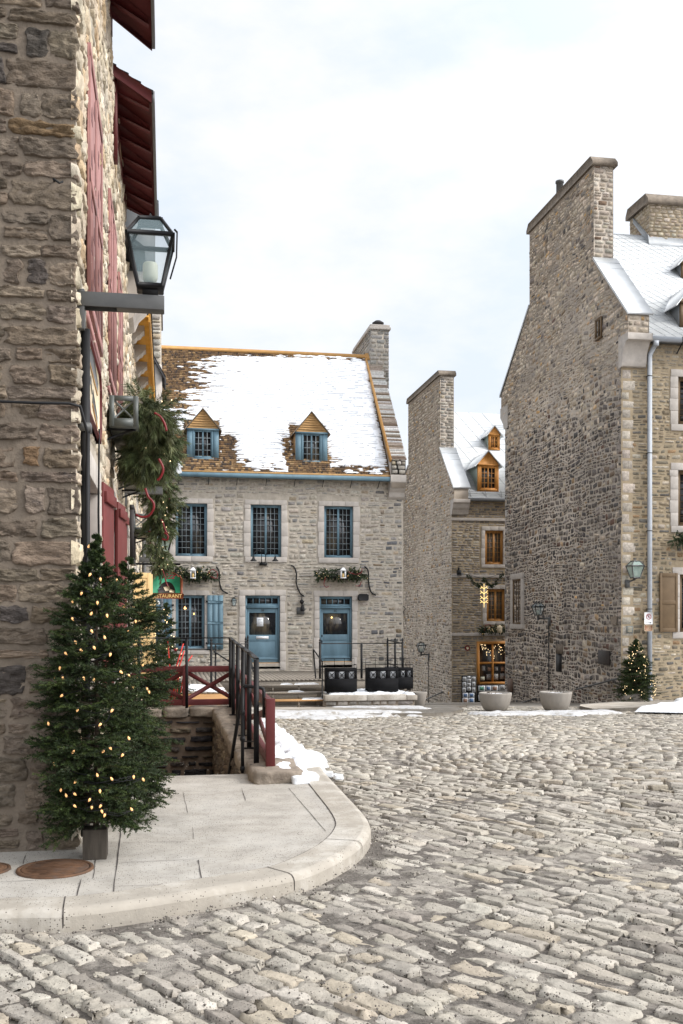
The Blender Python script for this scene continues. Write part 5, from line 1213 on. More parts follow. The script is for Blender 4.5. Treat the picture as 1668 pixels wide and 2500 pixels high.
# black planter boxes on casters
def planter(lab, x0, x1, y0, dy=.45, zb=None, h=None):
    zb = zp if zb is None else zb; z0 = zb+.075; h = h or (aY(820, 1632, y0)[2]-z0); z1 = z0+h; n = 3
    t = thing('planter_box', lab, 'planter', ((x0+x1)/2, y0, zb), group='black planter boxes on the stone platform')
    F = FY(y0); b = MB(F); w_ = x1-x0; hz0, hz1 = z0+h*.56, z0+h*.86; fr = .2/ .9*w_*.9
    cs = [x0+w_*(.17+.33*k) for k in range(3)]; hw = w_*.098
    ed = [x0]+[e for c in cs for e in (c-hw, c+hw)]+[x1]
    b.box(x0, x1, -.02, 0, z0, hz0); b.box(x0, x1, -.02, 0, hz1, z1)
    for k in range(0, len(ed), 2): b.box(ed[k], ed[k+1], -.02, 0, hz0, hz1)
    b.box(x0, x1, -dy, -dy+.02, z0, z1); b.box(x0, x0+.02, -dy+.02, -.02, z0, z1); b.box(x1-.02, x1, -dy+.02, -.02, z0, z1); b.box(x0, x1, -dy+.02, -.02, z0+.02, z0+.05)
    b.build('box', M['blackbox'], t)
    b = MB(F)
    for c in cs:
        for s in (-1, 1):
            b.bar(F(c-hw, -.012+.004*s, (hz0+hz1)/2-s*(hz1-hz0)/2), F(c+hw, -.012+.004*s, (hz0+hz1)/2+s*(hz1-hz0)/2), .006, .016)
        cz = (hz0+hz1)/2; q = hw*.45
        for (p, r_) in (((-q, 0), (0, q)), ((0, q), (q, 0)), ((q, 0), (0, -q)), ((0, -q), (-q, 0))): b.bar(F(c+p[0], -.006, cz+p[1]), F(c+r_[0], -.006, cz+r_[1]), .006, .013)
    b.build('lattice', M['blackbox'], t)
    b = MB(F)
    for c in cs: b.box(c-hw, c+hw, -.075, -.07, hz0, hz1)
    b.build('lining', M['snow'], t)
    b = MB(); zt_ = z1+.28
    for yy in (y0+.02, y0+dy-.02):
        zz = z1+.1 if yy < y0+.1 else zt_
        b.tube([(x0+.01, yy, z1), (x0+.01, yy, zz), (x1-.01, yy, zz), (x1-.01, yy, z1)], .009, 5)
    for k in (1, 2): b.tube([(x0+w_*k/3, y0+dy-.02, z1), (x0+w_*k/3, y0+dy-.02, zt_)], .008, 5)
    for xx in (x0+.01, x1-.01): b.tube([(xx, y0+.02, z1+.1), (xx, y0+dy-.02, z1+.1)], .009, 5)
    b.build('rail', M['blackbox'], t)
    for xx in (x0+.07, x1-.1):
        for yy in (y0+.05, y0+dy-.08):
            b = MB(lambda u, o, z: (u, o, z)); b.box(xx, xx+.03, yy, yy+.04, z0-.03, z0+.001)
            b.prism([(xx+.015+.03*math.cos(a)*1.0, zb+.038+.034*math.sin(a)) for a in [k*math.pi/5 for k in range(10)]], yy+.005, yy+.035); b.build('caster', M['blackbox'], t)
ya = 29.25
planter('left black planter box on casters at the foot of the steps', aY(798, 1650, ya)[0], aY(872, 1650, ya)[0], ya)
planter('middle black planter box on casters on the stone platform', aY(899, 1650, ya)[0], aY(973, 1650, ya)[0], ya)
planter('right black planter box, seen behind the corner post of the deck rail', aY(985, 1650, 30.2)[0]-.32, aY(1009, 1650, 30.2)[0], 30.2, .4)
# black rail of the deck
def post(b, x, y, z0, z1, w_=.03, fin=True):
    b.box(x-w_, x+w_, y-w_, y+w_, z0, z1)
    if fin: b.lathe((x, y, z1), [(w_*1.25, 0), (w_*1.25, .015), (w_*.5, .03), (w_*1.2, .065), (w_*.8, .1), (.003, .15)], 8)
t = thing('deck_railing', 'black iron railing with finials along the right side of the deck', 'railing', (5.5, 30.7, ZD))
ry = 30.75; zt_ = aY(850, 1571, ry)[2]; X = [aY(px, 1600, ry)[0] for px in (781.5, 883, 983)]
ry2 = 34.6; X2 = [aY(946.5, 1600, 33.6)[0]]
b = MB(); post(b, X[0], ry, ZD, zt_+.03); post(b, X[1], ry, ZD, zt_-.0, fin=False); post(b, X[2], ry, ZD, zt_+.03)
post(b, aY(965, 1600, 33)[0], 33, ZD, aY(965, 1566, 33)[2]); post(b, aY(946.5, 1600, 35.2)[0], 35.2, ZD, aY(946, 1566, 35.2)[2]); b.build('post', M['black'], t)
b = MB(); b.bar((X[0], ry, zt_-.0), (X[2], ry, zt_), .045, .03); b.bar((X[2], ry, zt_), (aY(946.5, 1600, 35.2)[0], 35.2, zt_+.0), .045, .03)
b.bar((X[0], ry, ZD+.28), (X[2], ry, ZD+.28), .025, .025); b.bar((X[2], ry, ZD+.28), (aY(946.5, 1600, 35.2)[0], 35.2, ZD+.28), .025, .025); b.build('top_rail', M['black'], t)
t = thing('handrail', 'black iron handrail down the right side of the wooden steps', 'handrail', (X[0], 30, -.6))
b = MB(); x2 = aY(787, 1700, 29.3)[0]
b.bar((x2, 29.3, ST[0][1]), (x2, 29.3, aY(787, 1614, 29.3)[2]), .035, .035); b.build('post', M['black'], t); b = MB(); b.bar((X[0]-.12, ry+.1, ZD), (X[0]-.2, ry+.05, aY(778, 1585, ry)[2]), .04, .03); b.build('post', M['black'], t)
b = MB(); b.bar((x2, 29.3, aY(787, 1616, 29.3)[2]), (X[0]-.19, ry, aY(778, 1587, ry)[2]), .03, .03); b.build('rail', M['black'], t)
# left railings round the deck steps
t = thing('deck_railing', 'black iron railing with finials in front of the left blue door', 'railing', (0, 30, ZD))
yl = 27.2; P1, P2 = aY(516, 1600, yl), aY(605, 1600, 30.7)
b = MB(); zb_ = -.9
post(b, P1[0], yl, zb_, aY(516, 1570, yl)[2]); post(b, aY(526.5, 1600, 26.9)[0], 26.9, zb_, aY(526, 1585, 26.9)[2], .022); post(b, P2[0], 30.7, ZD-.3, aY(605, 1563, 30.7)[2]); post(b, aY(600, 1600, 31.5)[0], 31.5, ZD-.3, aY(600, 1566, 31.5)[2]); b.build('post', M['black'], t)
b = MB(); zr_ = aY(516, 1572, yl)[2]
b.bar((P1[0], yl, zr_), (P2[0], 30.7, aY(605, 1572, 30.7)[2]), .035, .03); b.bar((aX(430, 1586, 0.05)[0] if False else aY(430, 1586, yl)[0], yl, aY(430, 1586, yl)[2]), (P1[0], yl, aY(516, 1586, yl)[2]), .035, .03)
b.bar((aY(522, 1590, 26.9)[0], 26.9, aY(522, 1590, 26.9)[2]), (aY(578, 1627, 26.6)[0], 26.6, aY(578, 1627, 26.6)[2]), .03, .03); b.bar((P2[0]+.05, 30.6, aY(610, 1590, 30.6)[2]), (aY(617, 1640, 30.6)[0], 30.4, aY(617, 1640, 30.6)[2]), .03, .03)
b.build('top_rail', M['black'], t)
# low timber platform at the left
yq = 25.4; x0, x1 = aY(380, 1700, yq)[0], aY(556, 1700, yq)[0]; zq = aY(500, 1690, yq)[2]
t = thing('wooden_platform', 'low timber platform with a warm wooden front behind the red fence', 'platform', (x0, yq, zq-.6))
b = MB(); x = x0
while x < x1-.02: b.box(x+.004, min(x+.14, x1)-.004, yq, 30.5, zq-.03, zq+random.uniform(-.002, .002)); x += .14
b.build('planks', M['deck'], t)
b = MB(); b.box(x0, x1, yq+.01, yq+.05, zq-.55, zq-.032); b.build('front_board', M['deckwarm'], t)
snowpatch('snow lying on the low timber platform behind the red fence', [(x0+.6, yq+.6), (x1-.1, yq+.1), (x1-.1, yq+1.2), (x0+.8, yq+3.2)], lambda x, y: zq-.002, .05, .08, 71, nsc=.5, amp=.6)
# ================================================================ SHOP HOUSE at the far end of the lane
XS, YS0 = 13.7, 47.3; FSF = FY(YS0); FSG = FXm(XS); rng = np.random.default_rng(41)
def sX(px, py=1400): return aY(px, py, YS0)[0]
def sZ(py, px=1200): return aY(px, py, YS0)[2]
def gz(px, py): return aX(px, py, XS)
hS = thing('stone_house', 'narrow stone shop house with orange windows and white tin roof', 'house', (XS, YS0, -2.6))
def prof_fn(P):
    """P: outline as (y, z) polygon; interval of y at height band"""
    def f(za, zb):
        out = None
        for z in (za, zb):
            xs_ = []
            n = len(P)
            for i in range(n):
                (y1, z1), (y2, z2) = P[i], P[(i+1) % n]
                if (z1 <= z < z2) or (z2 <= z < z1): xs_.append(y1+(y2-y1)*(z-z1)/(z2-z1))
            if len(xs_) < 2: return None
            a, b = min(xs_), max(xs_); out = (a, b) if out is None else (max(out[0], a), min(out[1], b))
        return out if out[1]-out[0] > .1 else None
    return f
ycf, ycb = gz(1075, 1000)[1], gz(997, 1000)[1]; yb = 58.6; ztop = 13.95; zsh = gz(1075, 1096)[2]; zev = aX(1108, 1200, 14.0)[2]
yf0 = YS0-.4
out_ = [(YS0+.012, -4.5), (yb, -4.5), (yb, gz(979, 1195)[2]), (ycb, gz(997, 1140)[2]), (ycb, ztop), (ycf, ztop), (ycf, zsh), (yf0, zev), (yf0, zev-.5), (YS0+.012, zev-.9)]
b = MB(lambda u, o, z: (o, u, z)); b.prism(out_, XS, XS+.72); b.mi = 1
S = course(prof_fn(out_), -4.4, ztop, (.10, .22), (.14, .40), .034, rng, .25, zjit=.015)
cols = palette(len(S), *PAL_MIX, rng, .1); Sa = np.array(S)
k = rng.random(len(S)) < np.clip((4.5-Sa[:, 2])*.06, .0, .45); cols *= np.array([1.04, .99, .92]); cols[k] *= .6
stones(b, FSG, S, cols, (.004, .022), rng, 4, .15, .22, .035, -.012, .006, rot=.08)
S = course(lambda a, c: (XS, XS+.72), zsh, ztop, (.12, .2), (.2, .4), .02, rng); stones(b, FY(ycf), S, palette(len(S), *PAL_PALE, rng), (.01, .03), rng, 4, .07, .12, 0, -.03, .005)
b.build('gable_wall', [M['mortar_gable'], M['stone']], hS)
b = MB(lambda u, o, z: (o, u, z)); b.prism([(ycf-.1, ztop), (ycb+.1, ztop), (ycb+.1, ztop+.12), (ycb-.05, ztop+.28), (ycf+.05, ztop+.28), (ycf-.1, ztop+.12)], XS-.1, XS+.82); b.build('chimney_cap', M['cap'], hS)
b = MB(lambda u, o, z: (o, u, z)); b.prism([(yf0-.05, zev+.0), (ycf, zsh-.0), (ycf, zsh+.1), (yf0-.05, zev+.1)], XS-.05, XS+.82); n = 6; bb = MB(lambda u, o, z: (o, u, z))
bb.prism([(ycb, gz(997, 1140)[2]), (yb+.1, gz(979, 1195)[2]), (yb+.1, gz(979, 1195)[2]+.1), (ycb, gz(997, 1140)[2]+.1)], XS-.05, XS+.8); bb.build('parapet_cover', M['tin'], hS); b.mi = 1
for k in range(1, n):
    f = k/n; y = yf0+(ycf-yf0)*f; z = zev+(zsh-zev)*f+.1; b.prism([(y, z), (y+.03, z+.03), (y+.03, z+.045), (y, z+.015)], XS-.05, XS+.82)
b.build('parapet_cover', [M['tin'], M['tinseam']], hS)
b = MB(lambda u, o, z: (o, u, z)); b.prism([(YS0+.1, zev-1.25), (YS0-.14, zev-1.2), (YS0-.2, zev-1.0), (YS0-.32, zev-.9), (YS0-.36, zev-.72), (yf0-.06, zev-.66), (yf0-.06, zev-.5), (YS0+.1, zev-.5)], XS-.04, XS+.8); b.build('kneeler', M['ashlar'], hS, bevel=.01)
# front
SXR = 19.5; zsv = sZ(1224, 1170)
wins = [(sX(1184), sX(1229), sZ(1378), sZ(1295)), (sX(1188), sX(1233), sZ(1517), sZ(1438))]
shopw = (sX(1164), sX(1262), sZ(1671), sZ(1566))
holes = wins+[shopw]; b = MB(FSF); wallgrid(b, FSF, XS, SXR, -4.5, zsv, holes); b.mi = 1
S = course(lambda a, c: (XS, SXR), -4.4, zsv, (.09, .17), (.2, .5), .03, rng, .12, [(a-.24, c+.24, d-.2, e+.22) for a, c, d, e in wins]+[(shopw[0]-.02, shopw[1]+.02, shopw[2]-.02, shopw[3]+.02)], zjit=.012)
cols = palette(len(S), [(.29, .26, .23), (.24, .215, .19), (.34, .3, .25), (.19, .165, .14), (.17, .165, .16)], [26, 26, 16, 14, 12], rng, .1)
stones(b, FSF, S, cols, (.004, .024), rng, 4, .1, .15, .015, -.012, .006)
b.build('front_wall', [M['mortar_tan'], M['stone']], hS)
b = MB(); b.box(XS+.72, SXR, YS0+.35, yb, -4.5, zsv-.1); b.build('inner_wall', M['mortar_gable'], hS)
for w_ in wins: window(hS, FSF, *w_, M['orange2'], 2, 6, 2, -.12, 'glasswarm', fw=.08, sur=(.17, .2, .16))
for y_ in (1269, 1407, 1549):
    b = MB(FSF); zz = sZ(y_); b.box(XS-.02, SXR, 0, .07, zz-.07, zz+.07); b.build('string_course', M['ashlar'], hS, bevel=.01)
# shop window
b = MB(FSF); a, c, d, e = shopw; k = .13
b.box(a, a+k, -.1, .06, d, e); b.box(c-k, c, -.1, .06, d, e); b.box(a+k, c-k, -.1, .06, e-k, e); b.box(a+k, c-k, -.1, .1, d, d+k)
W = (c-a-2*k)/2.6; mz = d+(e-d)*.5
b.box(a+k, c-k, -.08, .03, mz-.05, mz+.05)
for i in (1, 2): b.box(a+k+W*i-.05, a+k+W*i+.03, -.079, .031, d+k, e-k)
o = b.build('window', M['orange'], hS)
b = MB(FSF); b.box(a+.05, c-.05, -.12, -.09, d+.05, e-.05); b.build('pane', M['glassdark'], o)
r_ = random.Random(4)
shop = thing('window_display', 'shop window display of small framed pictures and lit trinkets behind the big orange window', 'display', (a, YS0+.1, d))
b = MB(FSF); 
for row in range(2):
    for k_ in range(5):
        x = a+.25+k_*.33+r_.uniform(-.05, .05); z = d+.2+row*.42+r_.uniform(0, .06); b.mi = r_.randrange(4); b.box(x, x+.16+r_.random()*.1, -.085, -.075, z, z+.16+r_.random()*.14)
b.build('pictures', [M['picA'], M['picC'], M['picA'], M['frost']], shop)
b = MB(FSF)
for q in range(46):
    x = a+.18+r_.random()*(c-a-.4); z = mz+.1+abs(r_.gauss(0, 1))*.0+(e-mz-.25)*r_.random()**.6; b.box(x, x+.025, -.085, -.07, z, z+.03)
b.build('lights', M['fairy'], shop)
# tin roof
yr = (ycf+ycb)/2; KR = .93; zr0 = zsv+.1
def zsr(Y): return zr0+(Y-YS0+.3)*KR
b = MB(); b.hull([(XS+.7, YS0-.3, zr0), (XS+.7, yr, zsr(yr)), (XS+.7, yb+.2, zr0)], [(SXR+1, YS0-.3, zr0), (SXR+1, yr, zsr(yr)), (SXR+1, yb+.2, zr0)]); b.mi = 1
kk = math.hypot(1, KR); FRs = lambda u, o, s: (u, YS0-.3+s/kk-o*KR/kk, zr0+s*KR/kk+o/kk)
def seams(b, F, u0, u1, s0, s1, step, slant=.28, w_=.012):
    s = s0
    while s < s1: 
        pa = F(u0, .006, s+slant*0); b.bar(F(u0, .004, s), F(u1, .004, min(s1, s+slant*(u1-u0))), w_, .012); s += step
    k = 0; s = s0-slant*(u1-u0)
seams(b, FRs, XS+.75, SXR, .0, (yr-YS0+.3)*kk-1.2, .48, .18)
u = XS+1.0
while u < SXR: 
    L = (yr-YS0+.3)*kk; b.bar(FRs(u, .004, 0), FRs(max(XS+.8, u-2.2), .004, L if u-2.2 > XS+.8 else L*(u-XS-.8)/2.2), .01, .012); u += .75
b.build('roof', [M['tin'], M['tinseam']], hS)
b = MB(); b.box(XS+.72, SXR, YS0-.38, YS0-.3, zr0-.12, zr0+.02); b.box(XS+.72, SXR, YS0-.3, YS0, zr0-.1, zr0-.04); b.build('gutter', M['gut'], hS)
b = MB(); 
for i in range(2): b.bar((XS+.75, YS0-.15+i*.12, zsr(YS0-.15+i*.12)+.12), (SXR, YS0-.15+i*.12, zsr(YS0-.15+i*.12)+.12), .025, .025)
u = XS+.9
while u < SXR: b.bar((u, YS0-.2, zsr(YS0-.2)), (u, YS0-.0, zsr(YS0)+.16), .02, .02); u += .8
b.build('snow_guard', M['gut'], hS)
for (pa, pc, zb_, ze_, za_) in ((1166, 1218, 1200, 1134, 1102), (1193, 1221, 1099, 1060, 1041)):
    pm = (pa+pc)/2; Yd = YS0
    for _ in range(30):
        zz = aY(pm, zb_, Yd)[2]; Yd = (zz-zr0)/KR+YS0-.3
    Yd -= .03; xa, xc = aY(pa, 1150, Yd)[0], aY(pc, 1150, Yd)[0]
    dormer(hS, xa, xc, aY(pm, zb_, Yd)[2], aY(pm, ze_, Yd)[2], aY(pm, za_, Yd)[2], Yd, zsr, KR, M['orange'], M['tingreen'], M['tin'], M['orange'], 2, 4 if pa < 1180 else 3, (.12, .88, .08, .92), over=.12, flare=.16)
c = aY(1141.5, 1582, YS0-.05); b = MB(FSF); b.prism([(c[0]+.13*math.cos(a), c[2]+.13*math.sin(a)) for a in [k*math.pi/8 for k in range(16)]], 0, .07); b.mi = 1; b.prism([(c[0]+.07*math.cos(a), c[2]+.07*math.sin(a)) for a in [k*math.pi/8 for k in range(16)]], .07, .09)
tag(b.build('alarm_bell', [M['ribbon'], M['creamp']], org=c), 'round red alarm bell on the wall left of the orange shop window', 'alarm')
c = aY(1121, 1398, YS0-.1); b = MB(FSF); b.box(c[0]-.09, c[0]+.09, 0, .2, c[2]-.14, c[2]+.12); b.box(c[0]-.03, c[0]+.03, 0, .1, c[2]+.12, c[2]+.25); tag(b.build('loudspeaker', M['black'], org=c), 'small black speaker above the string course of the shop house', 'speaker')
# postcard boards
def zgl(Y, X=14): return float(zroad(X, Y))
t = thing('postcard_board', 'tall black board of small framed prints left of the shop window', 'display board', aY(1140, 1720, YS0-.25))
yy = YS0-.25; F = FY(yy); xa, xc = aY(1128, 1700, yy)[0], aY(1163, 1700, yy)[0]; z0, z1 = aY(1145, 1720, yy)[2], aY(1145, 1649, yy)[2]
b = MB(F); b.box(xa, xc, -.08, 0, z0, z1); b.build('board', M['inkblack'], t)
W, H = xc-xa, z1-z0
def pr(t, F, fx, fz, w_, h, m, o=0):
    b = MB(F); x, z = xa+W*fx, z0+H*fz; b.box(x, x+W*w_, o, o+.012, z, z+H*h); b.mi = 1; b.box(x+W*w_*.16, x+W*w_*.84, o+.012, o+.016, z+H*h*.16, z+H*h*.84); b.build('print', [M['paper'], M[m]], t)
for (fx, fz, w_, h, m) in ((.06, .8, .24, .15, 'picA'), (.37, .9, .22, .08, 'paper'), (.66, .82, .28, .13, 'picA'), (.34, .76, .28, .12, 'picA'), (.05, .61, .24, .16, 'picA'), (.34, .62, .28, .12, 'picA'), (.7, .62, .22, .16, 'picA'), (.04, .42, .22, .16, 'picA'), (.34, .48, .28, .12, 'picA'), (.7, .42, .22, .16, 'picA'), (.05, .24, .38, .16, 'picB'), (.48, .24, .38, .16, 'picB'), (.03, .05, .4, .18, 'picC'), (.46, .05, .4, .18, 'picB')): pr(t, F, fx, fz, w_, h, m)
t = thing('postcard_board', 'row of colourful prints on a low black board under the shop window', 'display board', aY(1200, 1700, YS0-.2))
xa, xc = aY(1166, 1700, yy)[0], aY(1245, 1700, yy)[0]; z0, z1 = aY(1145, 1721, yy)[2], aY(1145, 1672, yy)[2]; W, H = xc-xa, z1-z0
b = MB(F); b.box(xa, xc, -.08, 0, z0, z1); b.build('board', M['inkblack'], t)
for (fx, w_, m) in ((.03, .2, 'picD'), (.25, .16, 'picB'), (.43, .2, 'picC'), (.66, .28, 'picA')): pr(t, F, fx, .68, w_, .27, m)
for (fx, w_, m) in ((.03, .2, 'picB'), (.25, .16, 'picC'), (.43, .2, 'picA')): pr(t, F, fx, .2, w_, .3, m)
# ================================================================ TALL RIGHT-HAND HOUSE
XG, YG = 15.0, 31.5; FGS = FXm(XG); FGF = FY(YG); rng = np.random.default_rng(51)
hR = thing('stone_house', 'tall dark stone gable house with a big chimney on the right', 'house', (XG, YG, -2.5))
G = lambda px, py: aX(px, py, XG)
ycf, ycb = G(1450, 600)[1], G(1293, 600)[1]; ztop = 17.75; zsh = G(1449, 634)[2]; yf0 = G(1534, 768)[1]; zev = G(1534, 768)[2]; yB = 43.2; yb0 = 43.75
z9 = G(1295, 748)[2]
out_ = [(YG+.012, -6), (yB, -6), (yB, zev-1.2), (yb0, zev-.6), (yb0, G(1229, 966)[2]), (ycb, z9), (ycb, ztop), (ycf, ztop), (ycf, zsh), (yf0, zev), (yf0, zev-.6), (YG+.012, zev-1.2)]
nic = (G(1372, 1600)[1], G(1358, 1600)[1], G(1365, 1640)[2], G(1365, 1596)[2])
b = MB(lambda u, o, z: (o, u, z)); b.prism(out_, XG, XG+.74); b.mi = 1
zc = G(1455, 1100)[2]
S = course(prof_fn(out_), -5.5, ztop, (.09, .25), (.12, .40), .036, rng, .3, [(nic[0], nic[1]+.1, nic[2], nic[3])], zjit=.02)
Sa = np.array(S); zm = (Sa[:, 2]+Sa[:, 3])/2; um = (Sa[:, 0]+Sa[:, 1])/2
c1 = palette(len(S), *PAL_MIX, rng, .12); c2 = palette(len(S), *PAL_DARK, rng, .14)
pdk = np.clip((10.3-zm+2.2*(vnoise(um, zm, 2.6, 4)-.5))/2.8, .10, .93)     # the lower wall is laid in darker field stone
cols = np.where((rng.random(len(S)) < pdk)[:, None], c2, c1*np.array([1.14, 1.06, .96]))
sm = np.clip((vnoise(um, zm, 1.7, 14, 4)-.56)*5, 0, .7)*np.clip((zm-3)/6, .15, 1)*(rng.random(len(S)) < .8); cols = cols*(1-sm[:, None])+np.array([.34, .30, .265])*sm[:, None]      # old repointing smeared over the stones
stones(b, FGS, S, cols, (.004, .024), rng, 4, .17, .26, .05, -.012, .006, rot=.11)
S = course(lambda a, c: (XG, XG+.74), zsh-.2, ztop, (.12, .2), (.18, .4), .02, rng); stones(b, FY(ycf), S, palette(len(S), [(.4, .34, .27), (.34, .29, .24), (.2, .14, .1), (.46, .42, .36)], [4, 3, 1, 2], rng), (.01, .03), rng, 4, .07, .12, 0, -.03, .005)
S = course(lambda a, c: (XG, XG+.74), zev-.58, zev-.02, (.16, .22), (.2, .4), .02, rng); stones(b, FY(yf0), S, palette(len(S), [(.4, .34, .27), (.42, .28, .14)], [4, 1], rng), (.01, .02), rng, 4, .07, .12, 0, -.03, .004)
quoins(b, FGS, YG, 1, -2.6, zev-1.3, rng, (.34, .30, .265), (.22, .42), (.26, .42)); quoins(b, FGS, yB, -1, -5, zev-1.3, rng, (.38, .35, .32), (.18, .34), (.28, .45))
b.build('gable_wall', [M['mortar_gable'], M['stone']], hR)
b = MB(FGS); b.box(nic[0], nic[1], -.0, .012, nic[2], nic[3]); b.build('niche', M['inkblack'], hR)
b = MB(FGS)
for k in range(5): b.box(nic[0]-.12+k*.13, nic[0]-.01+k*.13, -.01, .05, nic[3], nic[3]+.38)
b.build('niche_lintel', M['cap'], hR)
L3 = lambda u, o, z: (o, u, z)
b = MB(L3); b.prism([(ycf-.12, ztop), (ycb+.12, ztop), (ycb+.12, ztop+.13), (ycb-.1, ztop+.36), (ycf+.1, ztop+.36), (ycf-.12, ztop+.13)], XG-.1, XG+.86); b.build('chimney_cap', M['cap'], hR)
b = MB(); b.lathe((XG+.4, ycb-2.3, ztop+.3), [(.14, 0), (.14, .85), (.17, .86), (.17, .94), (.11, .94), (.11, .8)], 12, cap=False); b.build('chimney_pot', M['bracket'], hR)
b = MB(L3); b.prism([(yf0-.06, zev), (ycf, zsh), (ycf, zsh+.09), (yf0-.06, zev+.09)], XG-.05, XG+.86); bb = MB(L3); bb.prism([(ycb, z9), (yb0+.12, G(1229, 966)[2]), (yb0+.12, G(1229, 966)[2]+.1), (ycb, z9+.1)], XG-.05, XG+.86); bb.build('parapet_cover', M['tin'], hR); b.mi = 1
for k in range(1, 9):
    f = k/9; y = yf0+(ycf-yf0)*f; z = zev+(zsh-zev)*f+.09; b.prism([(y, z), (y+.025, z+.03), (y+.025, z+.042), (y, z+.012)], XG-.05, XG+.86)
b.build('parapet_cover', [M['tin'], M['tinseam']], hR)
kn = [(YG+.1, zev-1.62), (YG-.12, zev-1.6), (YG-.18, zev-1.42), (YG-.2, zev-1.2), (YG-.32, zev-.98), (YG-.38, zev-.9), (YG-.42, zev-.84), (yf0-.08, zev-.82), (yf0-.08, zev-.6), (YG+.1, zev-.6)]
b = MB(L3); b.prism(kn, XG-.05, XG+.82); b.build('kneeler', M['ashlar'], hR, bevel=.015)
b = MB(L3); b.prism([(yB-.4, zev-1.5), (yB+.1, zev-1.5), (yB+.2, zev-1.25), (yB+.4, zev-1.05), (yb0+.02, zev-.9), (yb0+.02, zev-.5), (yB-.4, zev-.5)], XG-.03, XG+.8); b.build('kneeler', M['ashlar'], hR, bevel=.015)
# front wall
rX = lambda px, py=1400: aY(px, py, YG)[0]; rZ = lambda py, px=1600: aY(px, py, YG)[2]
XRR = 25.0; zE = rZ(838)
fw_ = [(rX(1655), rX(1655)+1.05, rZ(1034), rZ(917)), (rX(1655), rX(1655)+1.05, rZ(1283), rZ(1146)), (rX(1659), rX(1659)+1.05, rZ(1543), rZ(1402))]
b = MB(FGF); wallgrid(b, FGF, XG, XRR, -2.7, zE, fw_); b.mi = 1
S = course(lambda a, c: (XG+.38, XRR), -2.6, zE, (.10, .2), (.16, .44), .045, rng, .2, [(a-.28, c+.28, d-.25, e+.3) for a, c, d, e in fw_], zjit=.014)
Sa = np.array(S); zm = (Sa[:, 2]+Sa[:, 3])/2; cols = palette(len(S), *PAL_OCHRE, rng, .12); k = zm > 8.6; cols[k] = cols[k]*.5+np.array([.36, .31, .24])*.5
stones(b, FGF, S, cols, (.004, .024), rng, 4, .12, .18, .02, -.012, .006)
quoins(b, FGF, XG, 1, -2.6, zev-1.65, rng, (.43, .385, .325), (.34, .5), (.26, .42))
b.build('front_wall', [M['mortar_tan'], M['stone']], hR)
b = MB(); b.box(XG+.7, XRR, YG+.4, 43, -5, zE-.1); b.build('inner_wall', M['mortar_gable'], hR)
for i, w_ in enumerate(fw_): window(hR, FGF, *w_, M['brownpaint'], 3, 7, 1, -.13, fw=.08, sur=(.26, .24, .22))
s = MB(FGF); xa, xc, z0, z1 = rX(1608), rX(1652), rZ(1543), rZ(1399)
s.box(xa, xa+.09, .05, .10, z0, z1); s.box(xc-.09, xc, .05, .10, z0, z1); s.box(xa+.09, xc-.09, .06, .085, z0, z1)
for zz in (z0, (z0+z1)/2-.06, z1-.13): s.box(xa+.09, xc-.09, .052, .10, zz, zz+.13)
s.build('shutter', M['brownpaint'], hR, bevel=.008)
# small attic window and tall lane window in the gable
w_ = (G(1472, 800)[1], G(1457, 800)[1], G(1465, 829)[2], G(1465, 776)[2])
o = window(hR, FGS, w_[0], w_[1], w_[2], w_[3], M['brownpaint'], 1, 2, 2, .02, 'glassdark', fw=.06)
w_ = (G(1275, 1460)[1], G(1255, 1460)[1], G(1265, 1524)[2], G(1265, 1414)[2]); window(hR, FGS, w_[0], w_[1], w_[2], w_[3], M['brownpaint'], 3, 8, 1, .0, 'glasswarm', fw=.05)
s = MB(FGS); q = .28
s.box(w_[0]-q, w_[0], -.02, .075, w_[2], w_[3]); s.box(w_[1], w_[1]+q, -.02, .075, w_[2], w_[3]); s.box(w_[0]-q, w_[1]+q, -.02, .08, w_[3], w_[3]+.24); s.box(w_[0]-q, w_[1]+q, -.02, .1, w_[2]-.2, w_[2]); s.build('window_surround', M['ashlar'], hR, bevel=.01)
# roof
YE2 = YG-.32; zr0 = zE+.12; yr = (ycf+ycb)/2; KR = (aY(1530, 572, yr)[2]-zr0)/(yr-YE2); kk = math.hypot(1, KR)
FRr = lambda u, o, s: (u, YE2+s/kk-o*KR/kk, zr0+s*KR/kk+o/kk); LR = (yr-YE2)*kk
b = MB(); b.hull([(XG+.72, YE2, zr0), (XG+.72, yr, zr0+(yr-YE2)*KR), (XG+.72, 43.8, zr0)], [(XRR+2, YE2, zr0), (XRR+2, yr, zr0+(yr-YE2)*KR), (XRR+2, 43.8, zr0)]); b.mi = 1
s_ = .0; row = 0
while s_ < LR:                 # tin laid in slanting courses with staggered cross joints
    u1 = XRR; b.bar(FRr(XG+.8, .003, s_), FRr(u1, .003, min(LR, s_+.28*(u1-XG-.8))), .014, .012); s_ += .42
for k in range(40):
    u0 = XG+.8+k*.36; s0 = 0; b.bar(FRr(u0, .002, 0), FRr(max(XG+.8, u0-LR*.62), .002, min(LR, (u0-XG-.8)/.62)), .010, .010)
b.build('roof', [M['tin'], M['tinseam']], hR)
b = MB(); b.box(XG+.74, XRR, YE2-.1, YE2+.02, zr0-.16, zr0-.0); b.build('gutter', M['whitepipe'], hR)
b = MB(); b.box(XG+.74, XRR, YE2+.02, YG, zr0-.14, zr0-.06); b.build('soffit', M['gut'], hR)
for px in (1567, 1652):
    b = MB(); x = rX(px); b.bar((x, YG-.02, zE-.32), (x, YE2-.12, zE-.02), .03, .03); b.bar((x, YE2-.11, zE-.05), (x, YE2-.11, zE+.14), .025, .03); b.build('gutter_bracket', M['black'], hR)
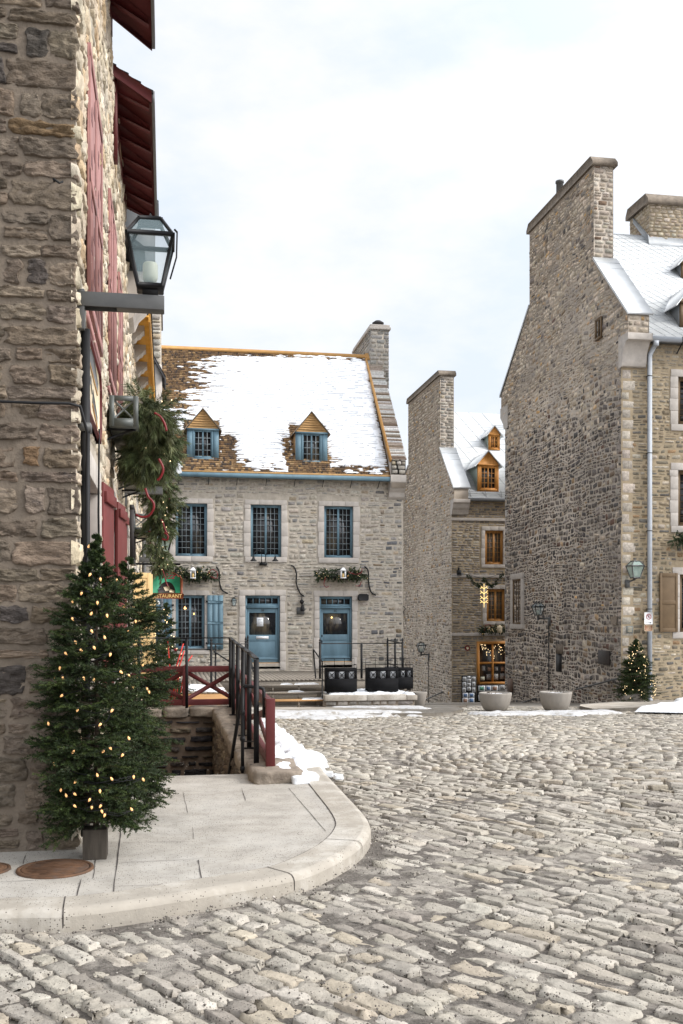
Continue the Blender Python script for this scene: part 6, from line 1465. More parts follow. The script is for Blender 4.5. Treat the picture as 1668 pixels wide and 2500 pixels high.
# second chimney
xc0, yc0 = 18.5, 36.4; x1 = 21.4; y1_ = 38.1; zt2 = 17.75; zb2 = 15.2
b = MB(); b.box(xc0+.02, x1, yc0+.02, y1_, zb2, zt2); b.mi = 1
for (F, sp) in ((FY(yc0+.02), (xc0, x1)), (FXm(xc0+.02), (yc0, y1_))):
    S = course(lambda a, c: sp, zb2, zt2, (.12, .2), (.2, .42), .02, rng); stones(b, F, S, palette(len(S), [(.4, .34, .26), (.35, .29, .23), (.44, .39, .32)], [4, 3, 2], rng), (.01, .03), rng, 4, .08, .14, .01, -.03, .006)
ch = b.build('chimney', [M['mortar_tan'], M['stone']], hR)
b = MB(L3); b.prism([(yc0-.12, zt2), (y1_+.12, zt2), (y1_+.12, zt2+.15), (y1_-.05, zt2+.42), (yc0+.1, zt2+.42), (yc0-.12, zt2+.15)], xc0-.12, x1+.12); b.build('chimney_cap', M['cap'], ch)
zr2 = lambda Y: zr0+(Y-YE2)*KR
b = MB(L3); b.prism([(yc0-.1, zr2(yc0-.1)), (yc0+.0, zr2(yc0)+.28), (yc0+.0, zr2(yc0)-.2)], xc0-.05, x1); b.prism([(yc0, zr2(yc0)), (y1_-.4, zr2(y1_-.4)), (y1_-.4, zr2(y1_-.4)+.2), (yc0, zr2(yc0)+.3)], xc0-.05, xc0+.0); b.build('flashing', M['tinseam'], ch)
# dormers cut by the frame edge
for (pl, pr_, zb_, ze_, za_) in ((1661, 1730, 800, 738, 690), (1664, 1715, 680, 642, 610)):
    pm = (pl+pr_)/2; Yd = YG
    for _ in range(40):
        zz = aY(pm, zb_, Yd)[2]; Yd = Yd*.5+.5*((zz-zr0)/KR+YE2)
    Yd -= .03; xa, xc = aY(pl, 700, Yd)[0], aY(pr_, 700, Yd)[0]
    dormer(hR, xa, xc, aY(pm, zb_, Yd)[2], aY(pm, ze_, Yd)[2], aY(pm, za_, Yd)[2], Yd, zr2, KR, M['brownpaint'], M['tinseam'], M['tin'], M['brownpaint'], 2, 4, (.12, .88, .08, .92), over=.12, flare=.2)
# downpipe, sign, lamps, plates
xp, yp = rX(1581.5), YG-.14
t = thing('downpipe', 'pale grey square downpipe on the front of the tall right-hand house', 'pipe', (xp, yp, -1.2))
b = MB(); w2 = .065; b.box(xp-w2, xp+w2, yp-.05, yp+.05, -1.1, zE-.42); b.bar((xp, yp, zE-.45), (xp+.1, YE2-.05, zE-.12), .13, .1); b.box(xp+.02, xp+.18, YE2-.12, YE2-.0, zE-.2, zE-.03)
b.bar((xp, yp, -1.08), (xp, yp-.12, -1.2), .12, .1); b.build('pipe', M['whitepipe'], t)
for pz in (921, 1108, 1297, 1487): b = MB(); z = rZ(pz); b.box(xp-w2-.008, xp+w2+.008, yp-.056, yp+.12, z-.012, z+.012); b.build('pipe_band', M['black'], t)
ys = yp-.08; Fs = FY(ys); cx = (aY(1573, 1500, ys)[0]+aY(1594, 1500, ys)[0])/2; z0, z1 = aY(1584, 1524, ys)[2], aY(1584, 1494.5, ys)[2]; W = .30
def rrect(cx, cz, w_, h, r_, n=4):
    P = []
    for (sx, sz, a0) in ((1, 1, 0), (-1, 1, 90), (-1, -1, 180), (1, -1, 270)):
        for k in range(n+1): a = R(a0+90*k/n); P.append((cx+sx*(w_/2-r_)+r_*math.cos(a), cz+sz*(h/2-r_)+r_*math.sin(a)))
    return P
t = thing('parking_sign', 'white no-parking sign with a brown plate below it on the pale downpipe', 'sign', (cx, ys, z0))
b = MB(Fs); cz = (z0+z1)/2; b.prism(rrect(cx, cz, W, z1-z0, .03), 0, .01); b.build('plate', M['white'], t)
zc_ = z0+(z1-z0)*.62; ro, ri = .092, .073; n = 24
b = MB(Fs)
for k in range(n):
    a0, a1 = 2*math.pi*k/n, 2*math.pi*(k+1)/n
    b.prism([(cx+ri*math.cos(a0), zc_+ri*math.sin(a0)), (cx+ro*math.cos(a0), zc_+ro*math.sin(a0)), (cx+ro*math.cos(a1), zc_+ro*math.sin(a1)), (cx+ri*math.cos(a1), zc_+ri*math.sin(a1))], .01, .016)
s2 = .055; b.prism([(cx-s2-.006, zc_+s2-.006), (cx-s2+.006, zc_+s2+.006), (cx+s2+.006, zc_-s2+.006), (cx+s2-.006, zc_-s2-.006)], .0135, .0165); b.build('ring', M['signred'], t)
text('P', .125, Fs, cx-.002, zc_, .0115, M['inkblack'], t, ext=.001)
b = MB(Fs); za = z0+.05; b.prism([(cx-.09, za-.008), (cx+.06, za-.008), (cx+.06, za+.008), (cx-.09, za+.008)], .01, .014); b.prism([(cx+.055, za-.025), (cx+.1, za), (cx+.055, za+.025)], .01, .0145); b.build('arrow', M['inkblack'], t)
z2 = aY(1584, 1541, ys)[2]; b = MB(Fs); b.prism(rrect(cx, (z2+z0)/2-.004, W, z0-z2-.01, .03), -.004, .006); b.mi = 1; b.prism(rrect(cx, (z2+z0)/2-.004, W-.03, z0-z2-.04, .02), .006, .009); b.build('lower_plate', [M['creamp'], M['signtan']], t)
for k, (w_, o_) in enumerate(((.2, 0), (.13, 0), (.19, 0), (.2, 0))):
    zz = z0-.05-k*.042; b = MB(Fs); x = cx-w_/2; r_ = random.Random(k)
    while x < cx+w_/2: l = r_.uniform(.015, .05); b.box(x, min(x+l, cx+w_/2), .009, .0105, zz-.007, zz+.007); x += l+.01
    b.build('small_print', M['creamp'], t)
c = aY(1551, 1412, YG-.32); t = thing('wall_lantern', 'grey-green wall lantern on the front corner of the tall right-hand house', 'street lamp', c)
lantern(t, (c[0], c[1], c[2]+.02), .44, .58, 'lampgreen', 'bracket')
b = MB(); b.bar((c[0], c[1], c[2]-.02), (c[0], c[1], c[2]+.03), .1, .1); b.bar((c[0], c[1]+.0, c[2]-.03), (c[0]-.14, YG-.06, c[2]-.12), .05, .05); xx = c[0]-.15; b.box(xx-.07, xx+.07, YG-.1, YG, c[2]-.3, c[2]-.04); b.bar((c[0]-.1, YG-.04, c[2]-.28), (xp-.1, YG-.04, c[2]-.28), .03, .03); b.build('bracket', M['bracket'], t)
c = aY(1538, 1537, YG-.03); b = MB(FGF); b.box(c[0]-.12, c[0]+.12, 0, .04, c[2]-.12, c[2]+.12); b.mi = 1
for k in range(4): b.box(c[0]-.08, c[0]+.08, .04, .043, c[2]+.06-k*.045, c[2]+.075-k*.045)
tag(b.build('wall_plaque', [M['plateG'], M['creamp']], org=c, bevel=0), 'small square grey plaque on the wall left of the no-parking sign', 'plaque')
c = G(1478, 1605); h_ = (G(1492, 1605)[1], G(1465, 1605)[1]); b = MB(FGS); b.box(h_[0], h_[1], .03, .08, G(1478, 1622)[2], G(1478, 1588)[2]); b.build
tag(b.build('wall_plaque', M['plate'], org=c, bevel=.01), 'dark bronze plaque low on the shaded gable wall', 'plaque')
b = MB(FGS); q = (G(1255, 1672)[1], G(1243, 1672)[1]); b.box(q[0], q[1], .04, .08, G(1250, 1689)[2], G(1250, 1657)[2]); tag(b.build('wall_plaque', M['plateB'], org=G(1250, 1672)), 'brown information board at the far low end of the shaded gable wall', 'plaque')
b = MB(FGS); c = G(1502, 1515); b.prism([(c[1]-.2, c[2]-.12), (c[1]+.2, c[2]-.12), (c[1]+.2, c[2]+.12), (c[1]-.2, c[2]+.12)], .03, .07); tag(b.build('wall_plaque', M['slab'], org=c, bevel=.02), 'worn stone tablet beside the pale corner stones of the shaded gable', 'plaque')
# bracket lamps on the gables
def gable_lamp(Xg, yl, px, pytop, pybot, lab, armpx, zend):
    F = FXm(Xg); c = aY(px, pybot, yl); s_ = aY(px, pytop, yl)[2]-c[2]
    t = thing('wall_lantern', lab, 'street lamp', (Xg, yl, c[2]))
    lantern(t, (c[0], yl, c[2]), s_*.78, s_, 'glasslamp')
    b = MB(); b.bar((c[0], yl, c[2]-.02), (c[0], yl, c[2]-.2), .08, .08); b.bar((c[0]-.03, yl, c[2]-.13), (Xg, yl, c[2]-.13), .1, .07); b.box(Xg-.06, Xg, yl-.1, yl+.1, c[2]-.42, c[2]-.07); b.build('bracket', M['bracket'], t)
    b = MB(); b.tube([(Xg-.05, yl, c[2]-.4), (Xg-.05, yl, zend)], .022, 6); b.build('conduit', M['black'], t)
yl = aX(1343, 1500, XG)[1]; gable_lamp(XG, yl, 1314, 1471, 1502, 'glass lantern on an arm with a long conduit on the dark gable wall', 1343, -2.6)
yl = aX(1048, 1590, XS)[1]; gable_lamp(XS, yl, 1028.5, 1568, 1592, 'glass lantern on an arm on the far paler gable wall', 1048, -3.6)
# handrails fixed to the gables
for (p, q, X, lab) in (((1408, 1683), (1506, 1657), XG-.12, 'sloping metal handrail low on the dark gable, right of the round planters'), ((1240, 1726), (1309, 1705), XG-.35, 'sloping metal handrail between the two round planters'), ((1033, 1711), (1082, 1689), XS-.25, 'sloping metal handrail at the foot of the far paler gable')):
    A, B = aX(*p, X), aX(*q, X); t = thing('handrail', lab, 'handrail', A); b = MB(); b.tube([A, B], .035, 6); b.build('rail', M['bracket'], t, smooth=True)
    for f in (.1, .9):
        P = [A[k]+(B[k]-A[k])*f for k in range(3)]; b = MB(); XX = XG if X > 14 else XS; b.bar(P, (XX, P[1], P[2]-.05), .03, .03); b.build('bracket', M['bracket'], t)
# lane walls/steps down beside the planters
b = MB(); 
for k in range(8):
    y = 32.2+k*1.5; z = float(zroad(13, y))-.02; b.box(8.6, XG, y, y+1.5, z-.4, z)
tag(b.build('lane_steps', M['pinch'], org=(12, 32, -1.5)), 'worn stone steps going down the lane behind the round planters', 'steps')
# ================================================================ STAIRWELL, FENCE, BOULDER
rng = np.random.default_rng(61); random.seed(61)
t = thing('stairwell_wall', 'rough stone retaining wall of the sunken stairwell beside the sidewalk', 'retaining wall', (.8, 10.35, -1))
b = MB(); zb = -2.6
b.box(PIT[0]-.3, PIT[1]+.45, 17.1, 17.55, zb, -.06); b.box(PIT[1], PIT[1]+.42, 10.36, 17.1, zb, .0); b.box(PIT[0], PIT[1], 10.12, 10.35, zb, -.13); b.box(PIT[0]-.25, PIT[0], 10.35, 17.1, zb, -.3); b.mi = 1
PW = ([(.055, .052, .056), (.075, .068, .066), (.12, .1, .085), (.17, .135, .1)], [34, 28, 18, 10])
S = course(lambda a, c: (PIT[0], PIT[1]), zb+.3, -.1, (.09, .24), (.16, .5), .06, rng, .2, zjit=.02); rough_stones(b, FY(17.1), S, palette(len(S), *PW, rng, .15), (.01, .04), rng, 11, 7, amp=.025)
S = course(lambda a, c: (10.35, 17.1), zb+.3, -.0, (.12, .24), (.2, .5), .04, rng, .2, zjit=.02); rough_stones(b, FXm(PIT[1]), S, palette(len(S), [(.2, .16, .125), (.15, .125, .105), (.26, .21, .16)], [3, 3, 2], rng, .12), (.01, .03), rng, 9, 6, amp=.025)
b.build('wall', [M['mortar_dark'], M['stone_near']], t)
b = MB(); b.box(PIT[0], PIT[1], 10.35, 17.1, zb-.05, zb)
for k in range(8): b.box(PIT[0], PIT[1], 10.5+k*.34, 10.84+k*.34, zb, -.2-k*.2)
b.build('stair', M['pinch'], t)
def rockbox(x0, x1, y0, y1, z0, z1, seed, amp=.03, n=(10, 8, 4), taper=.0):
    """irregular block: subdivided box pushed about by noise"""
    me = bmesh.new(); 
    bmesh.ops.create_cube(me, size=1); bmesh.ops.subdivide_edges(me, edges=me.edges[:], cuts=7, use_grid_fill=True)
    V = np.array([v.co[:] for v in me.verts]); F_ = [tuple(v.index for v in f.verts) for f in me.faces]; me.free()
    r = (np.abs(V*2)**8).sum(1)**(1/8.); V = V*2/np.maximum(r, 1e-6)[:, None]*np.abs(V*2).max(1)[:, None]/2*1.0
    P = np.array([(x0+x1)/2, (y0+y1)/2, (z0+z1)/2])+V*np.array([x1-x0, y1-y0, z1-z0])
    for k in range(3):
        P[:, k] += (vnoise(P[:, (k+1) % 3]+seed, P[:, (k+2) % 3]+P[:, k]*.7, .16, seed+k, 4)-.5)*amp*2.2
    return P, F_
import bmesh
def ledge(b, *a, **k):
    P, F_ = rockbox(*a, **k); b.poly(P, F_)
# coping stones along the well (sloping slabs) and the boulder at the corner
b = MB(); yy = 10.35
while yy < 17.0:
    L = min(random.uniform(1.1, 1.7), 17.1-yy); ledge(b, .76, 1.24, yy+.01, yy+L-.01, -.06, .10, seed=int(yy*7), amp=.018); yy += L
for (xa, xb_) in ((-.62, -.06), (-.05, .36), (.37, 1.2)): ledge(b, xa, xb_, 17.02, 17.58, -.07, .105, seed=int(xa*30)+50, amp=.022)
b.build('coping', M['slab'], t)
P, F_ = rockbox(.80, 1.32, 9.66, 10.6, -.03, .125, 5, .045); b = MB(); b.poly(P, F_); o = b.build('boulder', M['slab'], org=(1.05, 10.1, 0)); tag(o, 'flat rough boulder at the foot of the red fence on the sidewalk', 'boulder')
snowpatch('patch of snow on top of the flat boulder by the red post', [(1.02, 9.95), (1.2, 9.9), (1.3, 10.4), (1.28, 11.6), (1.12, 11.6)], lambda x, y: .115, .025, .035, 90, soft=.1, nsc=.15, amp=.12)
b = MB()
for (px, py, s, k) in ((752, 1905, .1, 3), (725, 1897, .11, 8), (735, 1912, .09, 9), (800, 1893, .06, 4), (828, 1900, .05, 5)):
    p = aZ(px, py, -.08 if px > 790 else 0); ledge(b, p[0]-s, p[0]+s, p[1]-s*.7, p[1]+s*.7, p[2]-.01, p[2]+s*.8, seed=k, amp=s*.3)
o = b.build('snow', M['snow'], smooth=True); tag(o, 'lumps of ice and snow beside the flat boulder', 'snow'); o['kind'] = 'stuff'
# red fence with diagonal braces: L-shaped, along the well and across its far end
def fx(Y): return 1.02+(Y-10)*(1.14-1.02)/7.2
t = thing('red_fence', 'dark red wooden fence with X braces around the sunken stairwell', 'fence', (1.02, 10.0, .1))
zt0, zt1, zl0, zl1 = .69, .79, .125, .225
posts = [(fx(10.0), 10.0), (fx(13.6), 13.6), (fx(17.25), 17.25)]
for (x, y) in posts: b = MB(); b.box(x-.045, x+.045, y-.045, y+.045, .10, .80); b.build('post', M['red'], t, bevel=.004)
xm = aY(453, 1650, 17.25)[0]; xe = WX+.02
for x in (xm, xe+.04): b = MB(); b.box(x-.05, x+.05, 17.21, 17.29, .10, .80); b.build('post', M['red'], t, bevel=.004)
def rail(p, q, z0, z1, w_=.06):
    b = MB(); b.bar((p[0], p[1], (z0+z1)/2), (q[0], q[1], (z0+z1)/2), w_, z1-z0); b.build('rail', M['red'], t, bevel=.003)
bays = [(posts[0], posts[1]), (posts[1], posts[2]), ((xm+.05, 17.25), (posts[2][0]-.045, 17.25)), ((xe+.09, 17.25), (xm-.05, 17.25))]
for (p, q) in bays:
    dx, dy = q[0]-p[0], q[1]-p[1]; L = math.hypot(dx, dy); e = .046/L if p in posts and q in posts else 0
    p1 = (p[0]+dx*e, p[1]+dy*e); q1 = (q[0]-dx*e, q[1]-dy*e)
    rail(p1, q1, zt0, zt1); rail(p1, q1, zl0, zl1)
    for s in (0, 1):
        za, zb_ = (zt0-.02, zl1+.02) if s else (zl1+.02, zt0-.02); o_ = .014*(1 if s else -1)
        nx, ny_ = -dy/L*o_, dx/L*o_
        b = MB(); b.bar((p1[0]+nx, p1[1]+ny_, za), (q1[0]+nx, q1[1]+ny_, zb_), .026, .07); b.build('brace', M['red'], t)
# black railing just inside the red fence
t = thing('stair_railing', 'black iron railing standing on the coping inside the red fence', 'railing', (.9, 10.2, .1))
PB = [(.9, 10.22), (.94, 11.6), (.962, 12.85), (.985, 14.15), (1.02, 15.65), (1.06, 17.0)]
def zt_r(y): return 1.19+(y-10.2)/6.9*.085
for (x, y) in PB:
    b = MB(); b.box(x-.026, x+.026, y-.02, y+.02, .10, zt_r(y)-.01); b.box(x-.06, x+.06, y-.045, y+.045, .098, .112); b.build('post', M['black'], t)
xb2 = aY(456, 1650, 17.0)[0]
for x in (xb2, -.45): b = MB(); b.box(x-.024, x+.024, 16.98, 17.02, .10, zt_r(17)-.01); b.build('post', M['black'], t)
b = MB()
for i in range(len(PB)-1): b.bar((*PB[i], zt_r(PB[i][1])), (*PB[i+1], zt_r(PB[i+1][1])), .055, .018)
b.bar((WX+.01, 17.0, zt_r(17)), (PB[-1][0]+.02, 17.0, zt_r(17)), .05, .018); b.build('top_rail', M['black'], t)
t = thing('handrail', 'bent black pipe handrail descending into the sunken stairwell', 'handrail', (.775, 10.42, 0))
b = MB(); b.tube([(.775, 10.42, .0), (.775, 10.42, .885)], .019, 8); b.tube([(.775, 10.42, .88), (.80, 10.42, .9), (.95, 10.38, .885), (.985, 10.36, .87), (.99, 10.35, .84), (.99, 10.33, .58)], .018, 8)
for z in (.33, .02, .6): b.lathe((.775, 10.42, z), [(.019, 0), (.028, .01), (.028, .04), (.019, .05)], 8)
b.bar((.775, 10.42, .33), (.9, 10.24, .34), .012, .012)
b.build('pipe', M['black'], t, smooth=False)
b = MB(); b.tube([(.78, 10.45, .86), (.745, 12.3, -.33), (.745, 14.5, -1.7)], .02, 8); b.build('sloping_rail', M['black'], t, smooth=True)
# ================================================================ GREENERY
def unit(v): return v/np.maximum(np.linalg.norm(v, axis=-1, keepdims=True), 1e-9)
def needles(mb, P, D, L, rng, per, nl, nw, spread, cols, gravity=0, flat=0, upbias=0):
    n = len(P); s = rng.random((n, per, 1))**.9
    base = P[:, None]+D[:, None]*L[:, None, None]*s
    r = rng.normal(0, 1, (n, per, 3)); 
    if flat: r[..., 2] *= (1-flat)
    perp = unit(r-(r*D[:, None]).sum(-1, keepdims=True)*D[:, None])
    d = unit(D[:, None]*(1-spread*.5)+perp*spread+np.array([0, 0, upbias-gravity])); ln = nl*rng.uniform(.6, 1.15, (n, per, 1))*(1.05-.35*s)
    tip = base+d*ln; tip[..., 2] -= gravity*ln[..., 0]*.6
    wv = unit(np.cross(d, rng.normal(0, 1, (n, per, 3))))*nw
    V = np.stack([base-wv, base+wv, tip], 2).reshape(-1, 3)
    m = n*per; f = np.arange(m*3).reshape(-1, 3)
    c = np.repeat(np.repeat(cols, per, 0)*(rng.uniform(.8, 1.2, (m, 1))), 3, 0)
    mb.add(V, f, c)
def stems(mb, P, D, L, w_, rng, col=(.07, .055, .03)):
    n = len(P); wv = unit(np.cross(D, rng.normal(0, 1, (n, 3))))*w_
    V = np.stack([P-wv, P+wv, P+D*L[:, None]], 1).reshape(-1, 3); mb.add(V, np.arange(3*n).reshape(-1, 3), np.tile(np.array(col), (3*n, 1)))
GREEN = [(.029, .046, .015), (.041, .064, .018), (.021, .034, .013), (.062, .088, .023), (.033, .048, .022)]
def fir(name, label, loc, h, prof, seed, nb=240, tw=9, per=34, nl=.024, nw=.0028, cull=None, group=None, stand=None, trunk_r=.022, zb=.12, leaders=True, glen=1.0, green=GREEN, droop=.25):
    """cut fir tree; prof = list of (height fraction, radius)"""
    r_ = np.random.default_rng(seed); t = thing(name, label, 'christmas tree', loc, group)
    x, y, z = loc; b = MB()
    b.tube([(x, y, z+.0), (x+.01, y, z+h*.5), (x, y+.01, z+h*.97)], [trunk_r, trunk_r*.6, .004], 7); b.build('trunk', M['bark'], t)
    hs = [p[0] for p in prof]; rs = [p[1] for p in prof]
    f = zb/h+(1-zb/h)*(1-np.sqrt(r_.random(nb)*.97+.0))*1.0; f = np.clip(r_.beta(.95, 1.35, nb), 0, 1)*(1-zb/h)+zb/h
    az = r_.uniform(0, 2*math.pi, nb); R_ = np.interp(f, hs, rs)*np.clip(r_.normal(.92, .17, nb), .5, 1.28)
    el = R(18)-R(34)*(1-f)*droop/.25+r_.normal(0, .16, nb); el = np.where(f > .85, el+.7*(f-.85)/.15, el)
    P0 = np.stack([x+0*f, y+0*f, z+f*h-np.clip(R_*.12, 0, .1)], 1); D0 = np.stack([np.cos(az)*np.cos(el), np.sin(az)*np.cos(el), np.sin(el)], 1)
    up = .25
    TP, TD, TL = [], [], []
    side = unit(np.cross(D0, np.array([0, 0, 1.])))
    for k in range(tw*2):
        s = (.25 if k % 2 else .32)+.70*(k//2)/(tw-1)*r_.uniform(.9, 1.06, nb)
        s = np.minimum(s, 1.0)
        p = P0+D0*(R_*s)[:, None]; p[:, 2] += up*.1*R_*s**2
        sg = 1 if k % 2 else -1; d = unit(D0*(.75)+side*sg*r_.uniform(.45, 1.0, (nb, 1))+r_.normal(0, .22, (nb, 3))-np.array([0, 0, .05]))
        L = np.minimum(.13*glen, R_*.55)*(1.15-.55*s)*r_.uniform(.6, 1.2, nb)+.02
        TP.append(p); TD.append(d); TL.append(L)
    TP.append(P0+D0*(R_*.55)[:, None]); TD.append(D0); TL.append(R_*.55+.03)
    TP = np.concatenate(TP); TD = np.concatenate(TD); TL = np.concatenate(TL)
    # leader shoots
    nt_ = 26; fz = r_.uniform(.86, 1, nt_); a2 = r_.uniform(0, 6.28, nt_)
    TP = np.concatenate([TP, np.stack([x+0*fz, y+0*fz, z+fz*h*.96], 1)]); TD = np.concatenate([TD, unit(np.stack([np.cos(a2)*.55, np.sin(a2)*.55, 1+0*fz], 1))]); TL = np.concatenate([TL, .02+.12*(1.05-fz)+.04*r_.random(nt_)])
    if cull is not None:
        k = cull(TP+TD*TL[:, None]*.8) & cull(TP); TP, TD, TL = TP[k], TD[k], TL[k]
    c = palette(len(TP), green, [3, 3, 2, 1.6, 2], r_, .14)
    b = MB(); needles(b, TP, TD, TL, r_, per, nl, nw, .75, c, flat=.35); stems(b, TP, TD, TL, .0016+nw*.3, r_)
    stems(b, P0, D0, R_, .004+nw*.5, r_, (.06, .045, .03))
    b.build('foliage', M['needle'], t)
    if stand: stand(t)
    return t
def stand1(t):
    b = MB(); x, y, z = ORG[t.name]; b.box(x-.078, x+.078, y-.1, y+.06, z+.0, z+.2); b.build('stand', M['darkwood'], t, bevel=.004)
PX1 = (-.47, 6.93, 0)
cull = lambda p: ~((p[:, 0] < WX+.03) & (p[:, 1] > FYN-.03)) & (p[:, 2] > .02)
PR1 = [(0, .1), (.04, .2), (.12, .30), (.25, .335), (.38, .345), (.5, .335), (.62, .30), (.74, .245), (.84, .165), (.92, .05), (1, .02)]
T1 = fir('christmas_tree', 'large dark green fir strung with warm bulbs in the left foreground', PX1, 2.14, PR1, 1, 330, 9, 40, .025, .003, cull, stand=stand1, zb=.27, droop=.2)
PX2 = (-.30, 8.15, 0)
PR2 = [(0, .12), (.05, .25), (.3, .31), (.5, .31), (.65, .31), (.8, .27), (.88, .16), (.94, .06), (1, .02)]
T2 = fir('christmas_tree', 'slightly shorter fir just behind the large one, with a leaning top shoot', PX2, 2.08, PR2, 2, 230, 8, 36, .025, .003, cull, zb=.15, droop=.3)
def blight(mb, p, s, ax):
    """one teardrop bulb with its socket"""
    a = Vector(ax).normalized(); p = Vector(p)
    mb.mi = 0; mb.tube([p-a*s*.1, p+a*s*.3, p+a*s*.75, p+a*s*1.25], [s*.28, s*.42, s*.34, s*.04], 7); mb.mi = 1; mb.tube([p-a*s*.55, p-a*s*.08], [s*.22, s*.26], 6); mb.mi = 0
BL = [(355, 97), (318, 242), (370, 262), (430, 290), (313, 380), (412, 440), (250, 430), (250, 543), (370, 525), (473, 522), (372, 622), (268, 693), (462, 677), (388, 727), (303, 745), (497, 770), (205, 765), (176, 856), (192, 920), (147, 915), (323, 923), (388, 930), (557, 884), (192, 1034), (287, 1124), (510, 1128), (436, 1218), (103, 1227), (617, 1320), (491, 1368), (455, 1388), (577, 1412), (253, 1406), (138, 1465), (415, 1555), (278, 1583), (508, 1577), (643, 1550), (700, 1567), (180, 1632), (262, 1662), (216, 1684), (428, 1641), (367, 1696), (437, 1736), (377, 1744), (262, 1738), (438, 1770), (461, 1794), (635, 1772)]
BL2 = [(565, 652), (613, 697), (588, 465), (535, 297), (608, 622), (640, 978), (740, 1010), (725, 990), (700, 850), (655, 560), (610, 905), (690, 700)]
def onfir(px, py, c, h, prof):
    """front surface of the crown at that column"""
    d = ray(px, py); t = dep(c[0], c[1])
    for _ in range(4):
        z = EH+d[2]*t; f = min(max((z-c[2])/h, 0), 1); r = np.interp(f, [p[0] for p in prof], [p[1] for p in prof])
        lat = abs((d[0]*ct-d[1]*st)*dep(c[0], c[1])-(c[0]*ct-c[1]*st)); t = dep(c[0], c[1])-math.sqrt(max(0, r*r-min(lat, r)**2))*.93-.02
    return (d[0]*t, d[1]*t, EH+d[2]*t)
for (pts, c, h, prof, lab) in ((BL, PX1, 2.14, PR1, 'string of faceted warm bulbs wound round the large foreground fir'), (BL2, PX2, 2.08, PR2, 'string of warm bulbs on the fir just behind the large one')):
    t = thing('light_string', lab, 'string lights', c); r_ = random.Random(5); pos = []
    for i, (u, v) in enumerate(pts):
        p = onfir(80+u*.383, 1300+v*.383, c, h, prof); b = MB(); blight(b, p, .019, (r_.uniform(-.7, .7), r_.uniform(-.3, .3), r_.choice([-1, -.6, .8]))); pos.append(p)
        b.build('bulb', [M['bulb'], M['joint']], t, smooth=True)
    pos.sort(key=lambda p: -p[2]); b = MB()
    for a, c_ in zip(pos, pos[1:]):
        if (Vector(a)-Vector(c_)).length < .45: m_ = [(a[k]+c_[k])/2 for k in range(3)]; b.tube([a, (m_[0], m_[1]+.03, m_[2]-.03), c_], .003, 4)
    b.build('wire', M['black'], t)
# firs behind the red fence, one beside the downpipe
gz2 = zt(-.1, 19.3)
def fairy(t_label, c, h, prof, n, seed, s=.012, front=True):
    r_ = np.random.default_rng(seed); t = thing('light_string', t_label, 'string lights', c)
    for k in range(n):
        f = r_.uniform(.08, .97)**1.2; r = np.interp(f, [p[0] for p in prof], [p[1] for p in prof])*r_.uniform(.85, 1.03); a = r_.uniform(math.pi*1.0, math.pi*2.0)
        p = (c[0]+r*math.cos(a), c[1]+r*math.sin(a), c[2]+f*h); b = MB(); b.lathe(p, [(.001, -s), (s*.8, -s*.4), (s*.8, s*.4), (.001, s)], 5); b.build('bulb', M['fairy'], t)
PR3 = [(0, .2), (.06, .5), (.3, .46), (.6, .3), (.85, .12), (1, .02)]
c3 = (-.02, 19.6, gz2); fir('christmas_tree', 'fir with tiny white lights behind the left end of the red fence', c3, 2.4, PR3, 3, 190, 7, 26, .035, .005, lambda p: (p[:, 0] > WX+.03), zb=.1); fairy('tiny white lights on the fir behind the left end of the red fence', c3, 2.4, PR3, 70, 3, .011)
c4 = (-.05, 18.5, zt(0, 18.5)); PR4 = [(0, .2), (.1, .5), (.4, .4), (.8, .18), (1, .02)]; fir('christmas_tree', 'low bushy fir right behind the red fence, near the red twigs', c4, 1.5, PR4, 4, 120, 7, 26, .035, .005, lambda p: (p[:, 0] > WX+.03), zb=.06)
gx_, gy_ = aY(1553, 1700, YG-.55)[0], YG-.55; c5 = (gx_, gy_, float(zroad(gx_, gy_))+.10)
def stand5(t):
    b = MB(); x0_, x1_ = aY(1521, 1710, gy_)[0], aY(1557, 1710, gy_)[0]; b.box(x0_, x1_, gy_-.2, gy_+.2, c5[2]-.01, c5[2]+.22); b.build('stand', M['concrete'], t)
H5 = aY(1553, 1562, gy_)[2]-c5[2]; PR5 = [(0, .42), (.13, .66), (.3, .62), (.5, .5), (.75, .29), (.9, .14), (1, .03)]
fir('christmas_tree', 'small lit fir beside the pale downpipe of the tall right-hand house', c5, H5, PR5, 6, 330, 7, 28, .035, .006, None, stand=stand5, zb=.24, droop=.2); fairy('warm lights dotted over the small fir beside the pale downpipe', c5, H5, PR5, 85, 6, .013)
